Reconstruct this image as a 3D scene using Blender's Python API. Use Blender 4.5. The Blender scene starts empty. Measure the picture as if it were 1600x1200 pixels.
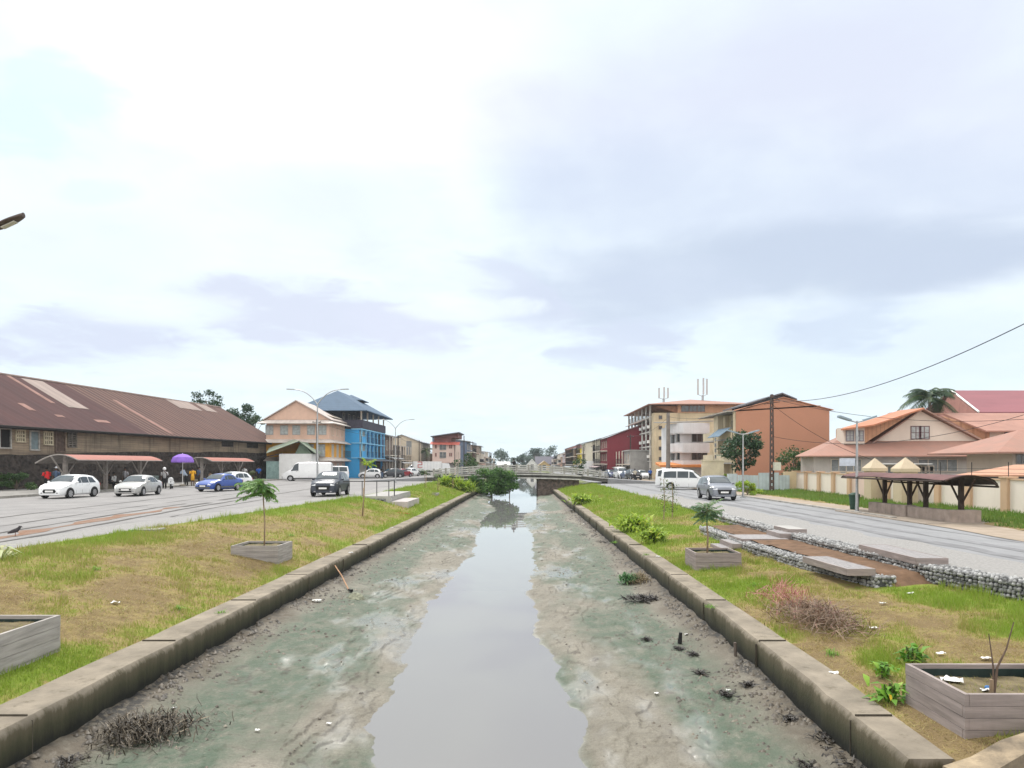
import bpy, math, random
import numpy as np
from mathutils import Vector, Matrix
random.seed(7); rng = np.random.default_rng(7)
R = math.radians
scene = bpy.context.scene
col = scene.collection
# ---------------------------------------------------------------- camera
CAMZ = 2.2
F, CX, CY = 1130.0, 816.0, 725.0          # focal length and principal point, in 1600 px units
cam = bpy.data.cameras.new('camera'); camo = bpy.data.objects.new('camera', cam); col.objects.link(camo)
camo.location = (0, 0, CAMZ); camo.rotation_euler = (R(90), 0, 0)
cam.sensor_width = 36; cam.lens = 36 * F / 1600
cam.shift_x = -(CX - 800) / 1600; cam.shift_y = (CY - 600) / 1600
cam.clip_start = .1; cam.clip_end = 6000
scene.camera = camo
# ---------------------------------------------------------------- sky and sun
SUN_EL, SUN_AZ = 52, -18                   # degrees above the horizon, degrees right of straight ahead
scene.view_settings.view_transform = 'Standard'; scene.view_settings.look = 'None'
scene.view_settings.exposure = 0.6; scene.view_settings.gamma = 1
world = bpy.data.worlds.new('World'); scene.world = world; world.use_nodes = True
def build_world():
    nt = world.node_tree; nt.nodes.clear()
    N = lambda t, **k: (lambda n: ([setattr(n, a, b) for a, b in k.items()], n)[1])(nt.nodes.new(t))
    L = nt.links.new
    out = N('ShaderNodeOutputWorld'); bg = N('ShaderNodeBackground'); bg.inputs[1].default_value = .1
    L(bg.outputs[0], out.inputs[0])
    sky = N('ShaderNodeTexSky', sky_type='NISHITA'); sky.sun_disc = False
    sky.sun_elevation = R(SUN_EL); sky.sun_rotation = R(SUN_AZ); sky.altitude = 0; sky.dust_density = 2
    tc = N('ShaderNodeTexCoord'); d = tc.outputs['Generated']
    sep = N('ShaderNodeSeparateXYZ'); L(d, sep.inputs[0])
    def m(op, a, b=None, c=None, clamp=False):
        n = N('ShaderNodeMath', operation=op); n.use_clamp = clamp
        for i, v in enumerate((a, b, c)):
            if v is None: continue
            if isinstance(v, (int, float)): n.inputs[i].default_value = v
            else: L(v, n.inputs[i])
        return n.outputs[0]
    def ss(v, a, b):
        n = N('ShaderNodeMapRange', interpolation_type='SMOOTHSTEP'); n.inputs[1].default_value = a; n.inputs[2].default_value = b
        L(v, n.inputs[0]); return n.outputs[0]
    zz = m('MAXIMUM', sep.outputs[2], 0.0)
    den = m('ADD', zz, .16)
    cb = N('ShaderNodeCombineXYZ'); L(m('DIVIDE', sep.outputs[0], den), cb.inputs[0]); L(m('DIVIDE', sep.outputs[1], den), cb.inputs[1])
    def noise(scale, det, off, rough=.55, dist=0):
        mp = N('ShaderNodeMapping'); L(cb.outputs[0], mp.inputs[0]); mp.inputs['Location'].default_value = off
        n = N('ShaderNodeTexNoise'); n.inputs['Scale'].default_value = scale; n.inputs['Detail'].default_value = det
        n.inputs['Roughness'].default_value = rough; n.inputs['Distortion'].default_value = dist
        L(mp.outputs[0], n.inputs[0]); return n.outputs[0]
    def blob(px, py, r0, r1, wob, nz):
        v = Vector(((px - CX) / F, 1, (CY - py) / F)).normalized()
        n = N('ShaderNodeVectorMath', operation='DOT_PRODUCT'); L(d, n.inputs[0]); n.inputs[1].default_value = v
        t = m('ADD', n.outputs['Value'], m('MULTIPLY', m('SUBTRACT', nz, .5), wob))
        return ss(t, math.cos(R(r0)), math.cos(R(r1)))
    def mix(f, a, b):
        n = N('ShaderNodeMix', data_type='RGBA'); L(f, n.inputs[0])
        for i, v in ((6, a), (7, b)):
            if isinstance(v, tuple): n.inputs[i].default_value = (*v, 1)
            else: L(v, n.inputs[i])
        return n.outputs[2]
    n1 = noise(.75, 6, (3.1, 1.7, 0), .52, .3); n2 = noise(2.1, 7, (7.3, 4.2, 0), .55, .4); n3 = noise(.33, 4, (1.3, 9.7, 0), .5)
    S = 9.0
    c = lambda r, g, b: (r * S, g * S, b * S)
    base = mix(ss(zz, 0.0, .30), c(.67, .785, .835), c(.72, .80, .83))
    base = mix(ss(zz, .57, .95), base, c(2.6, 2.56, 2.48))
    base = mix(ss(sep.outputs[1], .05, -.35), base, c(1.4, 1.37, 1.32))  # unseen zenith and sky behind the camera brightened to light the scene
    lin = lambda v, a, b: m('MULTIPLY', m('SUBTRACT', v, a), 1 / (b - a))
    N1, N2 = n1, n2; n4 = noise(5.0, 7, (2.3, 8.2, 0), .6, .6); n1 = m('ADD', m('MULTIPLY', lin(N1, .28, .72), .7), m('MULTIPLY', lin(N2, .28, .72), .3)); n2 = m('ADD', m('MULTIPLY', lin(N2, .28, .72), .65), m('MULTIPLY', lin(n4, .28, .72), .35))
    dyp = m('MAXIMUM', sep.outputs[1], .02); U = m('DIVIDE', sep.outputs[0], dyp); V = m('DIVIDE', sep.outputs[2], dyp); front = ss(sep.outputs[1], .02, .2)
    def bank(px, py, rx, ry, k, colr, wob, nz, tilt=0.0, inner=.0):
        """an elliptic cloud bank with ragged edges, at a fixed bearing and height of the sky"""
        nonlocal base
        du = m('SUBTRACT', U, (px - CX) / F); dv = m('SUBTRACT', V, (CY - py) / F); c_, s_ = math.cos(R(tilt)), math.sin(R(tilt))
        a = m('MULTIPLY', m('ADD', m('MULTIPLY', du, c_), m('MULTIPLY', dv, s_)), F / rx); b = m('MULTIPLY', m('SUBTRACT', m('MULTIPLY', dv, c_), m('MULTIPLY', du, s_)), F / ry)
        d2 = m('ADD', m('ADD', m('MULTIPLY', a, a), m('MULTIPLY', b, b)), m('MULTIPLY', m('SUBTRACT', nz, .5), wob))
        base = mix(m('MULTIPLY', m('MULTIPLY', ss(d2, 1.15, inner), front), k), base, c(*colr))
    base = mix(m('MULTIPLY', ss(n1, .35, .9), .42), base, c(.60, .66, .75)); base = mix(m('MULTIPLY', ss(n2, .42, .9), .42), base, c(.58, .64, .735)); base = mix(m('MULTIPLY', ss(n2, .45, .1), .5), base, c(.75, .82, .84))
    bank(400, 80, 520, 230, .8, (.84, .85, .85), 2.2, n1)
    bank(1480, 150, 740, 320, .95, (.565, .605, .72), 2.2, n1)
    bank(1330, 330, 640, 180, .75, (.51, .58, .70), 2.4, n1, 4)
    bank(1330, 400, 500, 80, .65, (.41, .48, .595), 2.6, n1, 5)
    bank(960, 440, 260, 60, .55, (.50, .565, .68), 1.8, n2, -6)
    bank(1380, 540, 420, 90, .55, (.56, .65, .755), 1.8, n2)
    bank(500, 495, 260, 60, .95, (.55, .595, .71), 2.8, n2, -4); bank(110, 530, 240, 60, .95, (.54, .59, .71), 2.6, n2); bank(480, 300, 200, 60, .45, (.62, .67, .755), 2.8, n2, -8); bank(800, 470, 150, 50, .6, (.54, .59, .71), 2.8, n2, -30); bank(640, 520, 110, 45, .6, (.58, .62, .735), 2.2, n2, -20)
    bank(960, 548, 140, 46, .85, (.52, .58, .70), 2.8, n2); bank(1330, 510, 110, 46, .65, (.48, .555, .68), 2.8, n2); bank(120, 380, 200, 60, .35, (.62, .67, .77), 2.2, n2)
    bank(720, 480, 110, 26, .65, (.73, .80, .82), 2.4, n2); bank(250, 485, 150, 28, .6, (.73, .80, .82), 2.2, n2); bank(1230, 480, 120, 22, .4, (.66, .74, .81), 2.6, n2); bank(420, 570, 330, 30, .5, (.70, .79, .82), 2.0, n2); bank(760, 590, 260, 40, .4, (.68, .78, .83), 1.6, n2)
    bank(70, 175, 150, 90, .7, (.57, .71, .79), 3.4, n2, -25); bank(150, 300, 75, 26, .4, (.56, .72, .80), 2.2, n2)
    fin = mix(m('SUBTRACT', 1.0, m('MULTIPLY', ss(n3, .62, .75), .12)), sky.outputs[0], base)
    # below the horizon
    fin = mix(ss(sep.outputs[2], -.03, -.01), c(.35, .37, .36), fin)
    L(fin, bg.inputs[0])
build_world()
sun = bpy.data.lights.new('sun', 'SUN'); suno = bpy.data.objects.new('sun', sun); col.objects.link(suno)
sun.energy = 1.9; sun.angle = R(16); sun.color = (1, .96, .9)
az = R(SUN_AZ); el = R(SUN_EL)
sdir = Vector((math.sin(az) * math.cos(el), math.cos(az) * math.cos(el), math.sin(el)))
suno.rotation_euler = sdir.to_track_quat('Z', 'Y').to_euler(); suno.location = (0, 60, 80)

# ---------------------------------------------------------------- helpers
def wx(px, Y): return (px - CX) * Y / F
def wz(py, Y): return CAMZ - (py - CY) * Y / F
def gp(px, py, z):
    Y = F * (CAMZ - z) / (py - CY); return ((px - CX) * Y / F, Y)
def ip(tab, y): return float(np.interp(y, [a for a, b in tab], [b for a, b in tab]))
def ipn(tab, y): return np.interp(y, [a for a, b in tab], [b for a, b in tab])
def vnoise(x, y, seed=0):
    x = np.asarray(x, float); y = np.asarray(y, float)
    xi = np.floor(x).astype(np.int64); yi = np.floor(y).astype(np.int64); fx = x - xi; fy = y - yi
    def h(a, b):
        n = (a * 374761393 + b * 668265263 + seed * 974634777) & 0x7fffffff
        n = ((n ^ (n >> 13)) * 1274126177) & 0x7fffffff
        return ((n ^ (n >> 16)) & 0xffff) / 65535.0
    u = fx * fx * (3 - 2 * fx); v = fy * fy * (3 - 2 * fy)
    return (h(xi, yi) * (1 - u) + h(xi + 1, yi) * u) * (1 - v) + (h(xi, yi + 1) * (1 - u) + h(xi + 1, yi + 1) * u) * v
def fbm(x, y, o=4, seed=0):
    s = 0; a = .5; t = 0
    for i in range(o):
        s = s + a * vnoise(np.asarray(x) * 2 ** i, np.asarray(y) * 2 ** i, seed + i * 17); t += a; a *= .5
    return s / t

class MB:
    """collects geometry, then links it as ONE mesh object"""
    def __init__(s): s.v = []; s.f = []; s.m = []; s.mi = 0
    def add(s, vs, fs):
        o = len(s.v); s.v += [tuple(p) for p in vs]; s.f += [tuple(i + o for i in f) for f in fs]; s.m += [s.mi] * len(fs)
        return s
    def box(s, x0, x1, y0, y1, z0, z1, rot=0, piv=None):
        vs = [(x, y, z) for z in (z0, z1) for x, y in ((x0, y0), (x1, y0), (x1, y1), (x0, y1))]
        if rot:
            px, py = piv or ((x0 + x1) / 2, (y0 + y1) / 2); c, n = math.cos(rot), math.sin(rot)
            vs = [(px + (x - px) * c - (y - py) * n, py + (x - px) * n + (y - py) * c, z) for x, y, z in vs]
        return s.add(vs, [(3, 2, 1, 0), (4, 5, 6, 7), (0, 1, 5, 4), (1, 2, 6, 5), (2, 3, 7, 6), (3, 0, 4, 7)])
    def poly(s, pts, ext):
        """flat polygon extruded by the vector ext"""
        n = len(pts); e = Vector(ext); a = [Vector(p) for p in pts]
        return s.add(a + [p + e for p in a], [tuple(range(n))[::-1], tuple(range(n, 2 * n))] + [(i, (i + 1) % n, (i + 1) % n + n, i + n) for i in range(n)])
    def slab(s, q, t=.1): return s.poly(q, (0, 0, -t))
    def tube(s, path, rad, n=8, cap=True, sq=1.0):
        P = [Vector(p) for p in path]
        if not hasattr(rad, '__len__'): rad = [rad] * len(P)
        vs = []; fs = []; ref = None
        for i, p in enumerate(P):
            t = (P[min(i + 1, len(P) - 1)] - P[max(i - 1, 0)]); t = t.normalized() if t.length > 1e-9 else Vector((0, 0, 1))
            if ref is None: ref = t.orthogonal().normalized()
            ref = (ref - t * ref.dot(t)); ref = ref.normalized() if ref.length > 1e-6 else t.orthogonal().normalized()
            b = t.cross(ref)
            for k in range(n):
                a = 2 * math.pi * k / n; vs.append(p + (ref * math.cos(a) + b * math.sin(a) * sq) * rad[i])
        for i in range(len(P) - 1):
            for k in range(n):
                k2 = (k + 1) % n; fs.append((i * n + k, i * n + k2, (i + 1) * n + k2, (i + 1) * n + k))
        if cap: fs += [tuple(range(n))[::-1], tuple(range((len(P) - 1) * n, len(P) * n))]
        return s.add(vs, fs)
    def cyl(s, a, b, r, n=10, r2=None): return s.tube([a, b], [r, r if r2 is None else r2], n)
    def lathe(s, prof, c, axis='z', n=16):
        vs = []; fs = []
        for r, h in prof:
            for k in range(n):
                a = 2 * math.pi * k / n; u, w = r * math.cos(a), r * math.sin(a)
                vs.append((c[0] + u, c[1] + w, c[2] + h) if axis == 'z' else (c[0] + u, c[1] + h, c[2] + w) if axis == 'y' else (c[0] + h, c[1] + u, c[2] + w))
        for i in range(len(prof) - 1):
            for k in range(n):
                k2 = (k + 1) % n; q = (i * n + k, i * n + k2, (i + 1) * n + k2, (i + 1) * n + k); fs.append(q if axis != 'y' else q[::-1])
        return s.add(vs, fs)
    def ell(s, c, r, n=10, jit=0):
        vs = []; fs = []; m = max(4, n // 2)
        for i in range(m + 1):
            t = math.pi * i / m
            for k in range(n):
                a = 2 * math.pi * k / n; j = 1 + random.uniform(-jit, jit)
                vs.append((c[0] + r[0] * math.sin(t) * math.cos(a) * j, c[1] + r[1] * math.sin(t) * math.sin(a) * j, c[2] + r[2] * math.cos(t) * j))
        for i in range(m):
            for k in range(n): fs.append((i * n + k, (i + 1) * n + k, (i + 1) * n + (k + 1) % n, i * n + (k + 1) % n))
        return s.add(vs, fs)
    def grid(s, pts, nu, nv):
        return s.add(pts, [(i * nv + j, (i + 1) * nv + j, (i + 1) * nv + j + 1, i * nv + j + 1) for i in range(nu - 1) for j in range(nv - 1)])
    def build(s, name, mat, parent=None, smooth=0, org=True, loc=None):
        me = bpy.data.meshes.new(name)
        v = s.v
        if parent is not None and org:
            o = origin(parent); v = [(a - o[0], b - o[1], c - o[2]) for a, b, c in v]
        if loc is not None: v = [(a - loc[0], b - loc[1], c - loc[2]) for a, b, c in v]
        me.from_pydata(v, [], s.f); me.validate()
        for m in (mat if isinstance(mat, (list, tuple)) else [mat]): me.materials.append(m)
        if max(s.m, default=0): me.polygons.foreach_set('material_index', s.m[:len(me.polygons)])
        if smooth:
            me.shade_smooth()
            if smooth > 1: me.set_sharp_from_angle(angle=R(smooth))
        me.update()
        ob = bpy.data.objects.new(name, me); col.objects.link(ob)
        if loc is not None: ob.location = loc
        if parent is not None: ob.parent = parent
        return ob
def origin(o):
    while o.parent: o = o.parent
    return o.location
def npmesh(name, v, f, mat, parent=None, tint=None, smooth=False, dom='POINT'):
    v = np.asarray(v, np.float32); f = np.asarray(f, np.int32)
    if parent is not None: v = v - np.array(origin(parent), np.float32)
    k = f.shape[1]; me = bpy.data.meshes.new(name)
    me.vertices.add(len(v)); me.vertices.foreach_set('co', v.ravel())
    me.loops.add(f.size); me.loops.foreach_set('vertex_index', f.ravel())
    me.polygons.add(len(f)); me.polygons.foreach_set('loop_start', np.arange(len(f), dtype=np.int32) * k)
    me.polygons.foreach_set('loop_total', np.full(len(f), k, np.int32))
    me.update(calc_edges=True)
    if tint is not None:
        for nm, t in (tint.items() if isinstance(tint, dict) else (('tint', tint),)):
            a = me.attributes.new(nm, 'FLOAT', dom); a.data.foreach_set('value', np.asarray(t, np.float32))
    if smooth: me.shade_smooth()
    me.materials.append(mat)
    ob = bpy.data.objects.new(name, me); col.objects.link(ob)
    if parent is not None: ob.parent = parent
    return ob
def tag(o, label=None, cat=None, group=None, kind=None):
    if label: o['label'] = label
    if cat: o['category'] = cat
    if group: o['group'] = group
    if kind: o['kind'] = kind
    return o
def thing(name, label, cat, loc=(0, 0, 0), rz=0, group=None):
    o = bpy.data.objects.new(name, None); col.objects.link(o); o.location = loc; o.rotation_euler = (0, 0, rz); o.empty_display_size = .2
    return tag(o, label, cat, group)
def kids(o): return [c for c in bpy.data.objects if c.parent == o]
def copy_tree(o, parent=None):
    c = o.copy(); col.objects.link(c)
    if parent is not None: c.parent = parent
    for ch in kids(o): copy_tree(ch, c)
    return c

# ---------------------------------------------------------------- materials
MATS = {}
def M(name, c, rough=.8, var=.25, scale=2.0, c2=None, bump=0.0, bscale=30, metal=0, stretch=None, spec=.22, coat=0, streak=0, sc=(.05, .045, .04), band=None):
    """procedural surface: colour varied by two noises, optional dirt streaks and bump"""
    if name in MATS: return MATS[name]
    mt = bpy.data.materials.new(name); mt.use_nodes = True; nt = mt.node_tree; nd = nt.nodes; L = nt.links.new
    b = nd['Principled BSDF']; b.inputs['Roughness'].default_value = rough; b.inputs['Metallic'].default_value = metal
    b.inputs['Specular IOR Level'].default_value = spec
    if coat: b.inputs['Coat Weight'].default_value = coat; b.inputs['Coat Roughness'].default_value = .12
    geo = nd.new('ShaderNodeNewGeometry'); P = geo.outputs['Position']
    if stretch:
        mp = nd.new('ShaderNodeMapping'); mp.inputs['Scale'].default_value = stretch; L(P, mp.inputs[0]); PS = mp.outputs[0]
    else: PS = P
    def noise(s, det=5, vec=PS, rg=.6):
        n = nd.new('ShaderNodeTexNoise'); n.inputs['Scale'].default_value = s; n.inputs['Detail'].default_value = det; n.inputs['Roughness'].default_value = rg; L(vec, n.inputs[0]); return n.outputs[0]
    def rng_(v, a, b_, c_=0, d=1):
        n = nd.new('ShaderNodeMapRange'); L(v, n.inputs[0])
        for i, x in enumerate((a, b_, c_, d)): n.inputs[i + 1].default_value = x
        return n.outputs[0]
    def mixc(f, a, b_):
        n = nd.new('ShaderNodeMix'); n.data_type = 'RGBA'; L(f, n.inputs[0])
        for i, v in ((6, a), (7, b_)):
            if isinstance(v, tuple): n.inputs[i].default_value = (*v, 1)
            else: L(v, n.inputs[i])
        return n.outputs[2]
    dark = tuple(x * (1 - var) for x in c) if c2 is None else c2
    light = tuple(min(1, x * (1 + var * .5)) for x in c) if c2 is None else c
    o = mixc(rng_(noise(scale), .32, .68), dark, light)
    if var: o = mixc(rng_(noise(scale * 9, 3), .25, .75, 0, var * .5), o, tuple(x * .55 for x in c))
    if streak:
        mp = nd.new('ShaderNodeMapping'); mp.inputs['Scale'].default_value = (1.6, 1.6, .12); L(P, mp.inputs[0])
        o = mixc(rng_(noise(1.2, 6, mp.outputs[0], .7), .52, .74, 0, streak), o, sc)
    if band:   # regular seams or sheets: (axis, period, colour, width, strength)
        sp = nd.new('ShaderNodeSeparateXYZ'); L(P, sp.inputs[0])
        q = nd.new('ShaderNodeMath'); q.operation = 'FRACT'; dv = nd.new('ShaderNodeMath'); dv.operation = 'DIVIDE'; dv.inputs[1].default_value = band[1]
        L(sp.outputs[band[0]], dv.inputs[0]); L(dv.outputs[0], q.inputs[0])
        g = nd.new('ShaderNodeMath'); g.operation = 'LESS_THAN'; g.inputs[1].default_value = band[3]; L(q.outputs[0], g.inputs[0])
        k = nd.new('ShaderNodeMath'); k.operation = 'MULTIPLY'; k.inputs[1].default_value = band[4]; L(g.outputs[0], k.inputs[0])
        o = mixc(k.outputs[0], o, band[2])
    L(o, b.inputs['Base Color'])
    if bump:
        bp = nd.new('ShaderNodeBump'); bp.inputs['Strength'].default_value = bump; bp.inputs['Distance'].default_value = .02
        L(noise(bscale, 4), bp.inputs['Height']); L(bp.outputs[0], b.inputs['Normal'])
    MATS[name] = mt; return mt
def leafmat(name, a, b, c=None, trans=.25):
    if name in MATS: return MATS[name]
    mt = bpy.data.materials.new(name); mt.use_nodes = True; nt = mt.node_tree; nd = nt.nodes; L = nt.links.new
    p = nd['Principled BSDF']; p.inputs['Roughness'].default_value = .55; p.inputs['Specular IOR Level'].default_value = .3
    at = nd.new('ShaderNodeAttribute'); at.attribute_name = 'tint'
    cr = nd.new('ShaderNodeValToRGB'); cr.color_ramp.elements[0].color = (*a, 1); cr.color_ramp.elements[1].color = (*b, 1)
    if c: e = cr.color_ramp.elements.new(.88); e.color = (*b, 1); cr.color_ramp.elements[2].color = (*c, 1)
    L(at.outputs['Fac'], cr.inputs[0]); L(cr.outputs[0], p.inputs['Base Color'])
    tr = nd.new('ShaderNodeBsdfTranslucent'); L(cr.outputs[0], tr.inputs[0]); ms = nd.new('ShaderNodeMixShader'); ms.inputs[0].default_value = trans
    L(p.outputs[0], ms.inputs[1]); L(tr.outputs[0], ms.inputs[2]); L(ms.outputs[0], nd['Material Output'].inputs[0])
    MATS[name] = mt; return mt
def glass(name, c=(.03, .04, .05), rough=.05):
    return M(name, c, rough, .2, 1.5, spec=.8)
def paint(name, c, rough=.3): return M(name, c, rough, .06, 1.2, coat=.45, spec=.4)

CONC = M('weathered concrete', (.25, .215, .168), .9, .35, 1.4, bump=.4, bscale=18, streak=.45, sc=(.12, .11, .09))
CONC2 = M('pale concrete', (.37, .36, .345), .9, .2, 1.2, bump=.2, streak=.25, sc=(.2, .19, .18))
WOODG = M('silvered timber', (.36, .335, .315), .85, .3, 3, bump=.3, bscale=22, stretch=(.5, .5, 6), streak=.25, sc=(.14, .12, .11))
WOODG2 = M('brown grey timber', (.30, .255, .24), .85, .3, 3, bump=.3, bscale=22, stretch=(.5, .5, 6), streak=.3, sc=(.13, .11, .1))
DECK = M('deck timber', (.29, .275, .275), .8, .3, 4, bump=.2, stretch=(8, 1, 1))
DARKWOOD = M('dark stained timber', (.055, .038, .03), .75, .35, 5, bump=.2)
STEEL = M('galvanised steel', (.42, .43, .44), .45, .2, 4, metal=.6)
DARKMETAL = M('dark metal', (.04, .04, .045), .5, .3, 5, metal=.3)
BLACK = M('black plastic', (.015, .015, .016), .5, .2, 5)
RUBBER = M('tyre rubber', (.02, .02, .021), .85, .3, 8)
RIM = M('alloy rim', (.5, .5, .52), .35, .15, 6, metal=.7)
STONE = M('gabion stone', (.36, .37, .38), .9, .5, 7, c2=(.17, .18, .19), bump=.4, bscale=40)
SOIL = M('bare soil', (.155, .092, .055), .95, .4, 3, bump=.6, bscale=25)
SOILD = M('planter soil', (.16, .13, .075), .95, .45, 6, bump=.6, bscale=30)
WHITE = M('white paint', (.78, .78, .77), .6, .08, 1.5, streak=.12, sc=(.4, .39, .37))
WINDARK = glass('window glass', (.035, .042, .05), .12)
CARGLASS = M('car glass', (.05, .065, .075), .08, .2, 1.5, spec=.4)
LIGHTGLASS = M('headlamp lens', (.68, .70, .72), .12, .1, 8, spec=.8)
PLATE = M('number plate white', (.75, .75, .74), .5, .05, 5)
SKIN = M('dark skin', (.11, .06, .042), .6, .15, 6)
HAIRM = M('black hair', (.012, .01, .01), .7, .2, 12)
# ================================================================ SETTING: canal, banks, streets
ZS, ZR, ZT, ZB, ZW = 0.0, -0.3, -1.0, -1.5, -1.9       # left street, right street, wall top, wall foot, water
XLI = [(-5, -6.28), (8, -6.25), (16, -6.22), (23, -6.15), (30, -6.1), (40, -5.97), (57, -5.88), (84, -5.66), (92, -5.6), (450, -5.6)]
XLO = [(-5, -7.02), (8, -7.0), (15, -6.92), (25, -6.86), (40, -6.6), (84, -6.25), (450, -6.2)]
XRI = [(-5, 4.15), (8, 4.16), (11, 4.22), (18, 4.27), (27, 4.2), (40, 4.13), (84, 3.9), (450, 3.9)]
XRO = [(-5, 4.7), (8, 4.72), (11, 4.83), (20, 4.85), (40, 4.7), (84, 4.45), (450, 4.4)]
XLE = [(-5, -13.6), (5, -13.4), (18, -13.1), (29, -12.3), (40, -11.7), (48, -11.0), (75, -10.7), (99, -10.6), (450, -9)]
XRE = [(-5, 13), (12, 11.7), (15.1, 10.75), (16.6, 10.3), (17.9, 10.0), (20.7, 9.95), (26, 9.7), (43, 9.6), (60, 9.3), (90, 9.0), (450, 8.5)]
WL = [(5, -1.8), (9.75, -1.9), (11.2, -2.12), (15.8, -2.36), (18, -2.42), (20.6, -2.62), (26.3, -2.4), (30, -2.45), (31.7, -2.15), (35.4, -2.28), (44, -2.55), (50, -2.85), (58, -2.7), (64, -2.2), (68, -2.4), (74.7, -3.6), (88, -3.6), (100, -4)]
WR = [(5, 1.0), (9.75, .86), (11.8, .84), (13.2, .62), (17.7, .3), (20, .3), (23.8, .1), (26, .18), (30, .3), (34.3, .46), (40, .41), (44, .28), (51, -.05), (58.6, -.15), (61.8, .71), (72.4, 1.34), (90, 1.85), (100, 2.6)]

# ---- mud bed, a height field between the two walls
MUD = None
def mud_material():
    mt = bpy.data.materials.new('tidal mud'); mt.use_nodes = True; nt = mt.node_tree; nd = nt.nodes; L = nt.links.new
    b = nd['Principled BSDF']
    P = nd.new('ShaderNodeNewGeometry').outputs['Position']
    def noise(s, det, sc=(1, 1, 1), rg=.6, dist=0):
        mp = nd.new('ShaderNodeMapping'); mp.inputs['Scale'].default_value = sc; L(P, mp.inputs[0])
        n = nd.new('ShaderNodeTexNoise'); n.inputs['Scale'].default_value = s; n.inputs['Detail'].default_value = det; n.inputs['Roughness'].default_value = rg; n.inputs['Distortion'].default_value = dist
        L(mp.outputs[0], n.inputs[0]); return n.outputs[0]
    def rg_(v, a, b_, c=0, d=1):
        n = nd.new('ShaderNodeMapRange'); n.interpolation_type = 'SMOOTHSTEP'; L(v, n.inputs[0])
        for i, x in enumerate((a, b_, c, d)): n.inputs[i + 1].default_value = x
        return n.outputs[0]
    def mix(f, a, b_):
        n = nd.new('ShaderNodeMix'); n.data_type = 'RGBA'; L(f, n.inputs[0])
        for i, v in ((6, a), (7, b_)):
            if isinstance(v, tuple): n.inputs[i].default_value = (*v, 1)
            else: L(v, n.inputs[i])
        return n.outputs[2]
    def mul(a, b_):
        n = nd.new('ShaderNodeMath'); n.operation = 'MULTIPLY'
        for i, v in enumerate((a, b_)):
            if isinstance(v, (int, float)): n.inputs[i].default_value = v
            else: L(v, n.inputs[i])
        return n.outputs[0]
    def attr(nm):
        a = nd.new('ShaderNodeAttribute'); a.attribute_name = nm; return a.outputs['Fac']
    c = mix(rg_(noise(2.2, 6, (1, .6, 1)), .3, .7), (.155, .14, .107), (.235, .216, .172))
    c = mix(rg_(noise(70, 4, (1, .7, 1), .8), .5, .72, 0, .55), c, (.06, .053, .04))
    c = mix(rg_(noise(55, 4, (1, .7, 1), .8), .56, .75, 0, .5), c, (.31, .285, .235))
    c = mix(rg_(noise(26, 4), .35, .75, 0, .5), c, (.105, .088, .066))
    c = mix(mul(attr('brown'), rg_(noise(5, 5), .25, .6, .45, 1)), c, (.092, .073, .05))
    c = mix(mul(attr('algae'), rg_(noise(3, 7, (1, .7, 1), .7), .3, .6, .35, 1)), c, (.060, .088, .055))
    c = mix(mul(attr('algae'), rg_(noise(14, 5), .55, .75, 0, .6)), c, (.13, .14, .105))
    c = mix(mul(attr('black'), rg_(noise(9, 4), .35, .55)), c, (.018, .016, .014))
    c = mix(mul(attr('wet_ledge_shade'), .8), c, (.055, .045, .035))  # dark wet mud at ledge edges, with their shade painted into the colour
    c = mix(rg_(noise(8, 8, (1, .5, 1), .75), .56, .72, 0, .45), c, (.27, .245, .205))
    c = mix(rg_(noise(5.5, 7, (.8, 1.6, 1), .75), .57, .7, 0, .5), c, (.075, .065, .05))
    c = mix(rg_(noise(2.2, 6, (.35, 3.2, 1), .7), .5, .68, 0, .4), c, (.10, .09, .07))
    wet = attr('wet')
    c = mix(mul(wet, .3), c, (.19, .195, .19))
    L(c, b.inputs['Base Color'])
    L(rg_(wet, .05, .95, .75, .24), b.inputs['Roughness'])
    b.inputs['Specular IOR Level'].default_value = .5
    bp = nd.new('ShaderNodeBump'); bp.inputs['Distance'].default_value = .03
    L(rg_(wet, .2, .8, .95, .06), bp.inputs['Strength'])
    h = nd.new('ShaderNodeMath'); h.operation = 'ADD'; L(noise(16, 5), h.inputs[0]); L(mul(noise(60, 3), .5), h.inputs[1]); L(h.outputs[0], bp.inputs['Height'])
    L(bp.outputs[0], b.inputs['Normal'])
    return mt
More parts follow.
